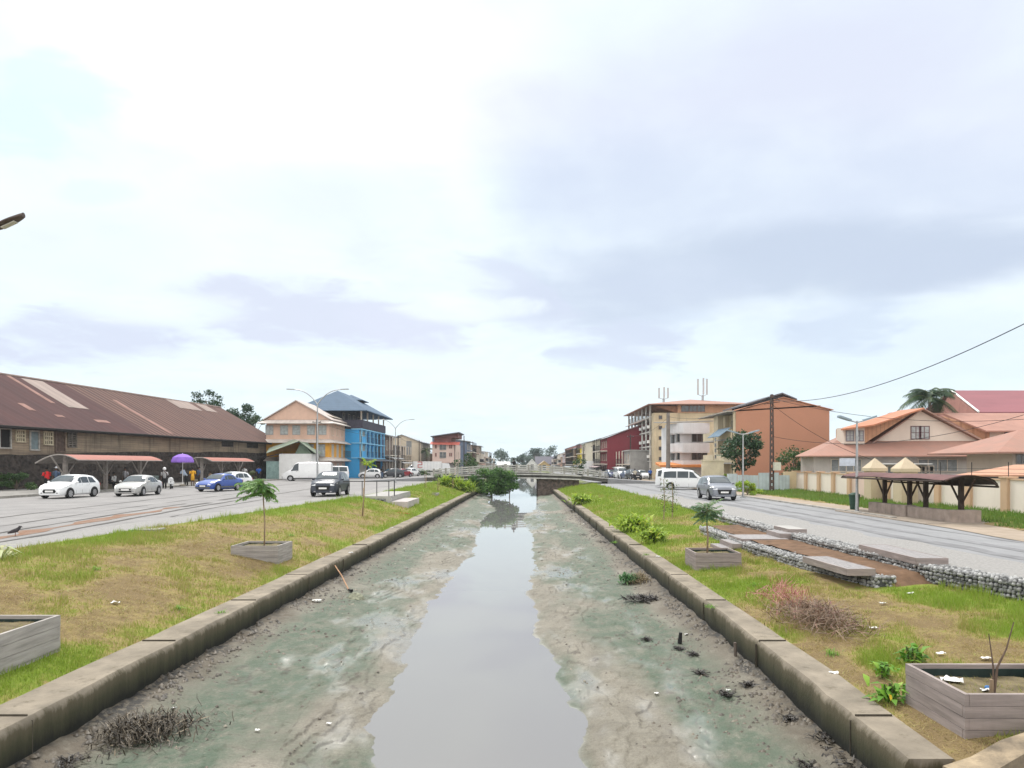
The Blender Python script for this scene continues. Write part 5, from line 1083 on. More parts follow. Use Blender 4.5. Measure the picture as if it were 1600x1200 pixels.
def steps():
    root = thing('garden_steps', 'short flight of timber faced steps climbing from the right bank through both gabions', 'steps', (8, 25.5, -.9))
    for i, (x0, x1, y0, y1, z) in enumerate(((6.95, 7.55, 25.0, 26.6, -.72), (7.3, 7.85, 25.0, 26.6, -.56), (7.7, 9.3, 25.3, 26.9, -.42), (9.15, 9.8, 25.6, 27.0, -.26), (9.6, 10.2, 26.0, 27.5, -.14))):
        m = MB(); m.box(x0, x1, y0, y1, z - .035, z); m.build('tread', DECK if i < 4 else CONC2, root); m = MB(); m.box(x0 - .02, x1 + .02, y0 - .035, y0, z - .22, z - .002); m.box(x0 - .035, x0, y0, y1, z - .22, z - .003); m.build('riser', WOODG2, root)
steps()
def planter(label, x0, x1, y0, y1, zt, zb, mat, soil_dz=.14, open_side=None):
    root = thing('timber_planter', label, 'planter', ((x0 + x1) / 2, (y0 + y1) / 2, zb), 0, 'timber planter boxes on the banks'); t = .05; rows = 4; bh = (zt - zb) / rows
    for nm, ax in (('front', 0), ('back', 1), ('left', 2), ('right', 3)):
        m = MB()
        for k in range(rows):
            z0, z1 = zb + k * bh + .003, zb + (k + 1) * bh - .003; j = random.uniform(-.004, .004); e = t if k % 2 else 0
            if ax == 0: m.box(x0 + e, x1 - e, y0 + j, y0 + t + j, z0, z1)
            elif ax == 1: m.box(x0 + e, x1 - e, y1 - t + j, y1 + j, z0, z1)
            elif ax == 2: m.box(x0 + j, x0 + t + j, y0 + (t - e), y1 - (t - e), z0, z1)
            else: m.box(x1 - t + j, x1 + j, y0 + (t - e), y1 - (t - e), z0, z1)
        m.build('side_boards', mat, root)
    m = MB(); i = t + .004; q = .012; m.box(x0 + i, x0 + i + q, y0 + i, y1 - i, zb, zt - .07); m.box(x1 - i - q, x1 - i, y0 + i, y1 - i, zb, zt - .05); m.box(x0 + i, x1 - i, y1 - i - q, y1 - i, zb, zt - .06); m.box(x0 + i, x1 - i, y0 + i, y0 + i + q, zb, zt - .07); m.build('liner', M('dark green liner', (.02, .035, .032), .5, .3, 6), root)
    m = MB(); n = 14; pts = []
    for a in range(n):
        for b in range(n):
            x = x0 + .06 + (x1 - x0 - .12) * a / (n - 1); y = y0 + .06 + (y1 - y0 - .12) * b / (n - 1); pts.append((x, y, zt - soil_dz - .04 + float(fbm(x * 4, y * 4, 3, 6)) * .09))
    m.grid(pts, n, n); m.f = [q[::-1] for q in m.f]; m.build('soil', SOILD, root, smooth=1)
    k = 500; x = rng.uniform(x0 + .1, x1 - .1, k); y = rng.uniform(y0 + .1, y1 - .1, k); h = rng.uniform(.02, .09, k); a = rng.uniform(0, 6.28, k); z = np.full(k, zt - soil_dz - .02)
    p = np.stack([np.stack([x - .005, y, z], -1), np.stack([x + .005, y, z], -1), np.stack([x + np.cos(a) * h, y + np.sin(a) * h, z + h], -1)], 1)
    tag(npmesh('planter_grass', p.reshape(-1, 3), np.arange(3 * k).reshape(-1, 3), GRASSM, root, np.repeat(rng.uniform(0, .9, k), 3)), kind='stuff')
    return root
planter('large brown grey timber planter with bare twigs in the bottom right corner', 5.12, 6.75, 8.36, 9.66, -.46, -1.02, WOODG2, .17)
planter('grey timber planter on the right bank holding the dark leaved sapling', 5.18, 6.55, 21.6, 23.0, -.46, -1.02, WOODG2, .12)
planter('silver grey timber planter cut off by the left picture edge', -9.2, -7.6, 10.1, 11.9, -.28, -1.02, WOODG, .12)
planter('silver grey timber planter on the left bank holding the young feathery tree', -8.95, -7.5, 22.2, 23.6, -.31, -1.02, WOODG, .1)
planter('low distant timber planter on the left bank near the bridge', -9.6, -7.6, 64, 66.3, -.42, -.95, WOODG, .1)
# viewing platform on the left bank
def platform():
    root = thing('viewing_platform', 'concrete viewing platform on a gabion base with dark railing above the left bank', 'platform', (-9.5, 50, 0))
    cboxes([(-10.7, -8.75, 47.9, 56.5, -.10, .07)], CONC2, 'slab', root); cboxes([(-9.05, -8.7, 47.86, 56.4, -.85, -.101)], CONC2, 'side_wall', root)
    m = MB()
    for i in range(150): x = random.uniform(-10.6, -9.1); z = random.uniform(-.78, -.13); m.ell((x, 47.93 + random.uniform(-.03, .05), z), (random.uniform(.05, .09), .06, random.uniform(.04, .07)), 6, .2)
    m.build('gabion_face', STONE, root); cboxes([(-10.65, -9.06, 48, 56, -.9, -.11)], M('dark stone gaps', (.08,) * 3), 'core', root)
    P = [(-11.6, 47.98), (-10.62, 47.98), (-9.65, 47.98), (-8.85, 47.98)]
    m = MB()
    for x, y in P[1:] + [(-8.55, 48.4), (-8.85, 50)]: m.tube([(x, y, .05), (x, y, 1.08)], .03, 6)
    m.build('post', DARKMETAL, root)
    m = MB(); m.tube([(-11.9, 48, 1.05), (-8.85, 48, 1.05)], .03, 6); m.tube([(-8.85, 48, 1.05), (-8.85, 50.2, 1.05)], .03, 6); m.build('handrail', DARKMETAL, root)
platform()
o = MB()
for k in range(6): o.box(-8.62, -8.1 + .55, 47.6 + k * .9, 48.46 + k * .9, -.92, -.28)
o = o.build('concrete_bench', M('ribbed concrete', (.46, .42, .41), .85, .2, 2, streak=.4), loc=(-8.3, 48, -.9)); tag(o, 'long low ribbed concrete bench against the right side of the viewing platform', 'bench')
root = thing('red_board', 'red painted board lying on the left bank just below the concrete bench', 'board', (-7.45, 44.2, -.92), R(52))
m = MB(); m.poly([(-.62, -.2, .16), (.62, -.2, .03), (.70, -.05, .03), (.62, .2, .06), (-.62, .2, .2)], (0, 0, .04)); m.build('panel', M('red paint', (.52, .06, .03), .6, .25, 3), root, org=False)
m = MB()
for k in range(3): m.box(-.5 + k * .45, -.44 + k * .45, -.18, .18, -.06, .16 - k * .05)
m.build('batten', M('worn red batten', (.4, .1, .06), .7, .3, 4), root, org=False)
# small stone jetty blocks beside the right bank
for i, (px, py, w, l, lb) in enumerate(((985, 782, .5, 9, 'low grey concrete edging half buried in the right bank beside the yellow green shrub'), (948, 764, .45, 7, 'low grey concrete edging nearest the bridge on the right bank'))):
    x, y = gp(px, py, -.6); m = MB(); m.box(x - w, x + w * .2, y - l * .4, y + l * .6, -.95, -.52, .03); o = m.build('concrete_edging', CONC, loc=(x, y, -.9)); tag(o, lb, 'edging')
# ---- boundary wall on the right
def bwall():
    root = thing('boundary_wall', 'cream boundary wall with peach pilasters running along the right lawn', 'wall', (24.3, 44, ZR), 0)
    FL = [(20, 23.2), (34.5, 23.9), (70.6, 25.5)]; CP = M('cream wall panel', (.76, .675, .61), .85, .06, .6, streak=.2, sc=(.52, .42, .32)); PE = M('peach pilaster', (.56, .385, .26), .85, .08, .8, streak=.15, sc=(.45, .3, .2))
    ys = np.arange(20, 72, 3.15)
    for i, (a, b) in enumerate(zip(ys, ys[1:])):
        xa, xb = ip(FL, a), ip(FL, b); top = 1.38 + (.0 if i % 2 else .03)
        m = MB(); m.poly([(xa, a, ZR - .2), (xb, b, ZR - .2), (xb, b, top), (xa, a, top)], (.2, 0, 0)); m.build('panel', CP if not 9 <= i <= 10 else M('pink gate panel', (.66, .50, .44), .85, .06, 1), root)
        m = MB(); m.poly([(xa - .05, a, top + .002), (xb - .05, b, top + .002), (xb - .05, b, top + .07), (xa - .05, a, top + .07)], (.3, 0, 0)); m.build('coping', PE, root)
        m = MB(); m.box(xa - .17, xa + .32, a - .24, a + .24, ZR - .2, 1.5); m.box(xa - .22, xa + .37, a - .3, a + .3, 1.5, 1.58); m.build('pilaster', PE, root)
        if a < 46:
            m = MB(); m.tube([(xa + .08, a, 1.55), (xa + .08, a, 2.3)], .02, 5)
            for z in (1.75, 1.95): m.tube([(xa + .08, a, z), (xb + .08, b, z)], .012, 4)
            m.build('wire_strand', DARKMETAL, root)
bwall()
for i, (px, lb) in enumerate(((1360, 'left of the two pyramid capped cream gate pillars behind the bus shelter'), (1407, 'right of the two pyramid capped cream gate pillars behind the bus shelter'))):
    Y = 49.5 - i * 5.2; x = wx(px, Y) + .3; root = thing('gate_pillar', lb, 'pillar', (x, Y, ZR), 0, 'pyramid capped gate pillars'); w = .5
    C2 = M('cream pillar', (.52, .43, .31), .85, .08, 1, streak=.15)
    cboxes([(x - w, x + w, Y - w, Y + w, ZR, 1.72)], C2, 'shaft', root); cboxes([(x - w - .1, x + w + .1, Y - w - .1, Y + w + .1, 1.72, 1.92)], C2, 'collar', root)
    m = MB(); m.add([(x - w - .1, Y - w - .1, 1.921), (x + w + .1, Y - w - .1, 1.921), (x + w + .1, Y + w + .1, 1.921), (x - w - .1, Y + w + .1, 1.921), (x, Y, 2.62)], [(0, 1, 4), (1, 2, 4), (2, 3, 4), (3, 0, 4)]); m.build('pyramid_cap', C2, root)
# grey blue sheet fence and gate post beyond it
root = thing('sheet_fence', 'pale blue grey corrugated sheet fence at the foot of the orange wall', 'fence', (20, 66, ZR)); FM = M('pale blue sheet', (.46, .53, .56), .6, .2, 1, streak=.35, sc=(.28, .25, .22), band=(0, .3, (.33, .39, .42), .2, .6))
for k in range(6):
    x = 18.7 + k * .95; m = MB(); m.box(x, x + .93, 66 - (k % 2) * .05, 66.05 - (k % 2) * .05, ZR, 1.25 + random.uniform(-.15, .2)); m.build('sheet', FM, root)
cboxes([(24.0, 25.1, 66.2, 66.6, ZR, 1.5)], M('beige gate post', (.62, .50, .33), .85, .12, 1), 'post', root)
# ---- the right bus shelter
def right_shelter():
    x0, y0, y1 = 18.0, 30.4, 37.7; zg = ZR + .03; root = thing('bus_shelter', 'dark timber bus shelter with curved maroon roof and long concrete bench by the right street', 'shelter', (18.7, 34, zg))
    BC = M('stained bench concrete', (.36, .29, .25), .9, .3, 2, streak=.4); MR = M('maroon shelter sheet', (.15, .075, .07), .75, .3, 1.5, band=(1, .25, (.11, .05, .05), .2, .6)); UN = M('dark sheet underside', (.06, .05, .045), .8, .3, 2)
    cboxes([(18.05, 18.4, 31, 33.9, zg, zg + .5), (18.05, 18.4, 34.5, y1, zg, zg + .5)], BC, 'bench', root); [cboxes([b_], BC, 'end_block', root) for b_ in ((18.0, 19.3, 30.4, 30.95, zg, zg + .52), (18.0, 18.5, 33.95, 34.45, zg, zg + .53))]
    cboxes([(16.6, 20.3, 29.8, 38.4, zg - .2, zg + .012)], M('shelter slab', (.30, .25, .205), .9, .3, 1.5), 'floor', root)
    def roofz(u): return 1.30 + .42 * math.sin(math.pi * (.18 + .72 * u)) if u < 1 else 1.3
    for nm, dz, mt in (('roof', .03, MR), ('roof_underside', 0, UN)):
        m = MB(); pts = []; nu = 14; Yn, Yf = 30.0, 39.4
        for y in np.linspace(Yn, Yf, 30):
            for k in range(nu): u = k / (nu - 1); pts.append((17.4 + 2.35 * u, y - (.3 * (1 - u) if y == Yn else 0), roofz(u) + dz + (float(vnoise(y * .5, u * 2, 3)) - .5) * .06))
        m.grid(pts, 30, nu); m.f = [q[::-1] for q in m.f] if nm == 'roof_underside' else m.f
        m.build(nm, mt, root, smooth=1)
    m = MB()
    for y in (Yn + .05, Yf - .05): m.tube([(17.4 + 2.35 * k / 9, y - (.25 * (1 - k / 9) if y < 31 else 0), roofz(k / 9) - .02) for k in range(10)], .05, 5)
    for k in (0, 5, 9): m.tube([(17.4 + 2.35 * k / 9, Yn, roofz(k / 9) - .05), (17.4 + 2.35 * k / 9, Yf, roofz(k / 9) - .05)], .045, 5)
    m.build('rafter', DARKWOOD, root)
    for y in (30.9, 33.6, 35.0, 37.4):
        x = 18.75; m = MB(); m.box(x - .085, x + .085, y - .085, y + .085, zg, 1.62); m.build('post', DARKWOOD, root)
        for s in (-1, 1): m = MB(); m.tube([(x, y + s * .08, .55), (x, y + s * .95, 1.58)], .05, 6); m.build('brace', DARKWOOD, root)
right_shelter()
# ---- left canopies
def left_canopy(label, y0, y1):
    root = thing('market_canopy', label, 'canopy', (-34, y0, .13), 0, 'curved canopies along the left pavement'); RS = M('salmon canopy sheet', (.30, .095, .065), .6, .15, 1.5); UG = M('grey canopy underside', (.24, .22, .21), .8, .3, 2)
    def rz(u): return 2.2 + .68 * math.sin(math.pi * (.02 + .84 * u))
    for nm, dz, mt in (('roof', .035, RS), ('roof_underside', 0, UG)):
        m = MB(); pts = []; nu = 12
        for y in np.linspace(y0, y1, 16):
            for k in range(nu): u = k / (nu - 1); pts.append((-35.7 + 3.1 * u, y, rz(u) + dz))
        m.grid(pts, 16, nu); m.f = [q[::-1] for q in m.f] if nm != 'roof' else m.f; m.build(nm, mt, root, smooth=1)
    m = MB(); m.tube([(-35.7 + 3.1 * k / 11, y0, rz(k / 11) + .01) for k in range(12)], .05, 5); m.tube([(-32.6, y0, rz(1)), (-32.6, y1, rz(1))], .04, 5); m.build('edge_beam', M('grey edge beam', (.33, .30, .28), .8, .2, 3), root)
    PM = M('grey timber post', (.30, .27, .25), .85, .3, 4); n = max(3, int((y1 - y0) / 3.6))
    for k in range(n):
        y = y0 + 1 + (y1 - y0 - 2) * k / (n - 1); m = MB(); m.box(-34.25, -34.0, y - .12, y + .12, .13, 2.85); m.build('post', PM, root)
        for s in (-1, 1): m = MB(); m.tube([(-34.12, y + s * .1, 1.3), (-34.12, y + s * 1.7, 2.8)], .06, 6); m.build('brace', PM, root)
    cboxes([(-34.9, -34.45, y0 + 1, y1 - 1, .13, .58)], CONC, 'bench', root)
left_canopy('longer curved salmon canopy on the left pavement behind the white and silver cars', 53, 65.5); left_canopy('shorter curved salmon canopy on the left pavement right of the purple parasol', 76, 88)
root = thing('parasol', 'purple market parasol open over the left pavement between the two canopies', 'parasol', (-32.4, 69, .13)); m = MB(); N = 8; rr = 1.05
for k in range(N):
    a, b = 2 * math.pi * k / N, 2 * math.pi * (k + 1) / N; prev = [(0, 0, 3.05)] * 2
    for r_, z in ((.45, 2.96), (.9, 2.72), (rr, 2.38)):
        c_ = [(r_ * math.cos(a), r_ * math.sin(a), z), (r_ * math.cos(b), r_ * math.sin(b), z)]; m.add([prev[0], c_[0], c_[1], prev[1]], [(0, 1, 2, 3)] if prev[0] != prev[1] else [(0, 1, 2)]); prev = c_
    m.add([(rr * math.cos(a), rr * math.sin(a), 2.38), (rr * math.cos(b), rr * math.sin(b), 2.38), (rr * 1.0 * math.cos(b), rr * math.sin(b), 2.22), (rr * math.cos(a), rr * math.sin(a), 2.22)], [(0, 3, 2, 1)])
m.build('canopy', M('purple cloth', (.26, .14, .55), .8, .15, 3), root, org=False); m = MB(); m.tube([(0, 0, 0), (0, 0, 3.1)], .03, 8); m.build('pole', WHITE, root, org=False); m = MB(); m.lathe([(0, 0), (.28, 0), (.28, .1), (.06, .14), (0, .14)], (0, 0, 0)); m.build('base', CONC, root, org=False)
# ---- lamps and poles
def twin_lamp(label, x, y, zb, H, span, kind):
    root = thing('street_lamp', label, 'street lamp', (x, y, zb), 0, 'twin arm street lamps')
    m = MB(); m.tube([(0, 0, 0), (0, 0, .5), (0, 0, H * (.86 if kind == 'curve' else 1))], [.1, .075, .045], 10); m.build('pole', STEEL, root, org=False); m = MB(); m.box(-.17, .17, -.17, .17, 0, .06); m.build('base_plate', STEEL, root, org=False)
    for s in (-1, 1):
        m = MB()
        if kind == 'curve': m.tube([(s * span * t, 0, H * .86 + H * .14 * (1 - (1 - t) ** 2.4)) for t in np.linspace(0, 1, 10)], [.042 - .012 * t for t in np.linspace(0, 1, 10)], 8)
        else: m.tube([(0, 0, H - .08), (s * span * .45, 0, H + .02)], .035, 8)
        a = m.build('arm', STEEL, root, org=False); m = MB()
        if kind == 'curve': m.poly([(s * span * .95, -.07, H - .02), (s * (span + .45), -.1, H + .0), (s * (span + .5), .1, H + .0), (s * span * .95, .07, H - .02)], (0, 0, .07))
        else: m.poly([(s * span * .4, -.16, H - .02), (s * (span + .1), -.2, H + .18), (s * (span + .1), .2, H + .18), (s * span * .4, .16, H - .02)], (0, 0, .10))
        m.build('lamp_head', M('blue grey lamp head', (.26, .33, .38), .45, .15, 4) if kind != 'curve' else M('lamp head grey', (.42, .43, .44), .5, .1, 4), a, org=False)
twin_lamp('tall twin curved arm lamp in front of the salmon house, nearer of two', wx(496, 52), 52, 0, 7.55, 1.75, 'curve'); twin_lamp('tall twin curved arm lamp behind the viewing platform on the left', wx(618, 84), 84, 0, 7.35, 1.72, 'curve')
twin_lamp('short twin headed grey lamp beside the dark timber bus shelter', wx(1339, 37.7), 37.7, ZR, 4.75, .85, 'flat'); twin_lamp('short twin headed grey lamp in front of the leafy tree and orange wall', wx(1161, 53.3), 53.3, ZR, 4.75, 1.05, 'flat')
root = thing('street_lamp', 'single dark lamp head reaching in from the left picture edge against the sky', 'street lamp', (-12.4, 15.3, 0)); m = MB(); m.tube([(-12.4, 15.3, 0), (-12.4, 15.3, 6.6), (-12.1, 15.3, 6.95), (-11.2, 15.3, 7.2)], [.09, .06, .05, .035], 10); m.build('pole', STEEL, root)
m = MB(); pts = []
for t in np.linspace(0, 1, 9):
    w = .15 * math.sin(math.pi * min(1, .18 + t * .75)) ** .6; x = -11.15 + .60 * t; z = 7.18 + .27 * t
    pts += [(x, 15.3 + w * math.cos(a), z + .07 * math.sin(a) * (1 if math.sin(a) > 0 else .5)) for a in np.linspace(0, 2 * math.pi, 13)]
m.grid(pts, 9, 13); m.add(pts[-13:], [tuple(range(13))]); m.build('lamp_head', M('dark brown grey lamp', (.10, .075, .065), .5, .2, 4), root, smooth=1); m = MB(); m.poly([(-11.0, 15.24, 7.205), (-10.72, 15.24, 7.335), (-10.72, 15.36, 7.335), (-11.0, 15.36, 7.205)], (.01, 0, -.022)); m.build('lens', M('lamp lens', (.55, .53, .45), .3, .1, 4), root)
def pole(label, px, Y, pyt, zb, r0=.14, r1=.09, arm=True, mat=None, group='timber and concrete utility poles'):
    x = wx(px, Y); zt = wz(pyt, Y); root = thing('utility_pole', label, 'utility pole', (x, Y, zb), 0, group); m = MB(); m.tube([(0, 0, 0), (0, 0, zt - zb)], [r0, r1], 8); m.build('shaft', mat or M('tarred pole', (.07, .055, .05), .9, .35, 3), root, org=False)
    if arm:
        m = MB(); m.box(-.6, .6, -.05, .05, zt - zb - .45, zt - zb - .36); c = m.build('cross_arm', DARKMETAL, root, org=False); m = MB()
        for k in (-.5, 0, .5): m.lathe([(0, 0), (.05, 0), (.06, .06), (.03, .14), (0, .14)], (k, 0, zt - zb - .36), n=8)
        m.build('insulator', M('porcelain', (.35, .3, .28), .3, .1, 5), c, org=False)
    return root
pole('dark timber pole in front of the salmon house right half', 495, 99, 655, 0); pole('dark pole rising between the weathered shophouses and beige building', 622, 128, 680, 0); pole('dark pole at the right end of the beige building', 655, 165, 688, 0); pole('thin dark pole above the dark roof right of the pink house', 725, 165, 681, 0, arm=False)
pole('thick pale pole in front of the white balcony building', 1044, 93, 645, ZR, .3, .22, mat=M('grey brown pole', (.24, .21, .19), .9, .3, 2), arm=False); pole('dark pole on the left corner of the apartment block', 985, 128, 679, ZR); pole('dark pole against the tan side wall of the apartment block', 1053, 108, 672, ZR); pole('dark pole in front of the cream building', 928, 150, 695, ZR); pole('slim dark pole between the yellow and cream buildings', 912, 170, 698, ZR, arm=False)
root = thing('lattice_pole', 'tall dark concrete lattice pole standing against the orange wall', 'utility pole', (wx(1206, 62.8), 62.8, ZR)); LM = M('sooty concrete pole', (.085, .06, .055), .9, .35, 3); H = 8.5
m = MB()
for s in (-1, 1): m.poly([(s * .15 - .04, -.12, 0), (s * .15 + .04, -.12, 0), (s * .09 + .03, -.09, H), (s * .09 - .03, -.09, H)], (0, .22, 0))
m.build('flange', LM, root, org=False); m = MB()
for k in range(16): z = .3 + k * .53; w = .15 - .06 * z / H; m.box(-w, w, -.1, .1, z, z + .3)
m.build('web', M('sooty concrete web', (.12, .085, .075), .9, .35, 3), root, org=False); m = MB(); m.box(-.5, .5, -.06, .06, H - .35, H - .25); m.tube([(-.7, 0, H - .8), (.7, 0, H - .6)], .03, 5); m.build('cross_arm', DARKMETAL, root, org=False); m = MB(); m.box(.05, .62, -.5, -.15, 1.95, 2.65); m.build('meter_box', M('pale meter box', (.55, .54, .47), .7, .15, 3), root, org=False)
def wire(label, a, b, sag, r=.018):
    m = MB(); A, B = Vector(a), Vector(b); m.tube([A.lerp(B, t) - Vector((0, 0, sag * 4 * t * (1 - t))) for t in np.linspace(0, 1, 22)], r, 5); o = m.build('overhead_wire', BLACK, loc=tuple(A)); tag(o, label, 'wire', 'overhead wires')
T = (wx(1206, 62.8), 62.8, 8.1)
wire('thick black wire sweeping from the lattice pole up to the right picture edge', (T[0], T[1], wz(625, 62.8)), (wx(1640, 27), 27, wz(486, 27)), 1.15, .021)
wire('thin wire running from the lattice pole down to the salmon house ridge', (T[0], T[1], 7.9), (wx(1600, 50), 50, wz(655, 50)), .8); wire('thin wire from the lattice pole sloping down across the orange wall', (T[0], T[1], 7.4), (wx(1362, 58), 58, wz(718, 58)), .5)
wire('thin wire looping low between lattice pole and the salmon gable', (T[0], T[1], 4.6), (wx(1600, 48), 48, wz(648, 48)), 1.2); wire('thin wire between the lattice pole and thick pale pole', (T[0], T[1], 8.0), (wx(1044, 93), 93, 8.3), .9); wire('thin wire between the thick pale pole and apartment corner pole', (wx(1044, 93), 93, 8.2), (wx(985, 128), 128, 7.2), .8)
wire('thin wire along the left row from the salmon house pole', (wx(495, 99), 99, 8.0), (wx(622, 128), 128, 7.1), .7); wire('thin wire along the left row past the beige building', (wx(622, 128), 128, 7.1), (wx(655, 165), 165, 7.4), .7)
root = thing('litter_bin', 'dark green litter bin beside the short twin lamp on the right pavement', 'bin', (wx(1335, 39.5), 39.5, ZR + .02)); m = MB(); m.lathe([(.22, 0), (.27, .75)], (0, 0, 0), n=14); m.build('body', M('bin green', (.03, .07, .05), .6, .2, 4), root, org=False); m = MB(); m.lathe([(.3, .75), (.3, .82), (.12, .92), (0, .93)], (0, 0, 0), n=14); m.build('lid', M('bin lid green', (.04, .09, .06), .6, .2, 4), root, org=False)
root = thing('litter_bin', 'grey green wheeled bin on the left pavement beside the white scooter', 'bin', (-33.9, 66.5, .13)); m = MB(); m.box(-.3, .3, -.3, .3, .08, .9); m.build('body', M('bin grey green', (.12, .16, .15), .6, .2, 4), root, org=False); m = MB(); m.box(-.33, .33, -.35, .33, .9, .98); m.build('lid', M('bin grey green lid', (.14, .18, .17), .6, .2, 4), root, org=False)
# ================================================================ VEHICLES
PROF = dict(
 hatch=dict(top=[(0, .60), (.02, .72), (.08, .84), (.2, .98), (.25, 1.03), (.33, 1.24), (.44, 1.44), (.56, 1.5), (.72, 1.48), (.86, 1.40), (.94, 1.18), (.98, .95), (1, .72)], belt=.94, H=1.5, wb=(.185, .80), r=.31, ws=(.25, .45), rw=(.86, .96), side=[(.31, .45, .475, .485), (.495, .485, .665, .665), (.685, .685, .86, .80)]),
 sedan=dict(top=[(0, .56), (.02, .66), (.1, .80), (.24, .92), (.28, .95), (.36, 1.17), (.45, 1.36), (.56, 1.42), (.68, 1.38), (.77, 1.2), (.84, 1.06), (.95, 1.03), (.985, .95), (1, .7)], belt=.90, H=1.42, wb=(.19, .79), r=.30, ws=(.28, .46), rw=(.69, .83), side=[(.33, .46, .49, .5), (.51, .51, .67, .665), (.685, .675, .80, .725)]),
 suv=dict(top=[(0, .72), (.015, .9), (.06, 1.02), (.2, 1.12), (.25, 1.16), (.33, 1.4), (.41, 1.6), (.54, 1.68), (.8, 1.64), (.9, 1.52), (.955, 1.2), (.99, 1.0), (1, .8)], belt=1.06, H=1.68, wb=(.19, .79), r=.36, ws=(.25, .42), rw=(.9, .97), side=[(.30, .42, .475, .475), (.49, .485, .66, .66), (.68, .68, .90, .86)]),
 van=dict(top=[(0, .75), (.02, 1.0), (.07, 1.18), (.13, 1.36), (.16, 1.48), (.22, 1.98), (.27, 2.3), (.33, 2.42), (.6, 2.46), (.97, 2.42), (1, 2.3)], belt=1.3, H=2.46, wb=(.17, .78), r=.35, ws=(.155, .265), rw=None, side=[(.185, .235, .335, .335)]),
 minivan=dict(top=[(0, .7), (.02, .88), (.07, 1.04), (.15, 1.17), (.19, 1.22), (.27, 1.55), (.35, 1.82), (.43, 1.92), (.8, 1.92), (.97, 1.86), (.995, 1.4), (1, .9)], belt=1.12, H=1.92, wb=(.19, .80), r=.33, ws=(.19, .36), rw=None, side=[(.235, .345, .42, .42), (.44, .44, .66, .66), (.68, .68, .94, .93)]),
)
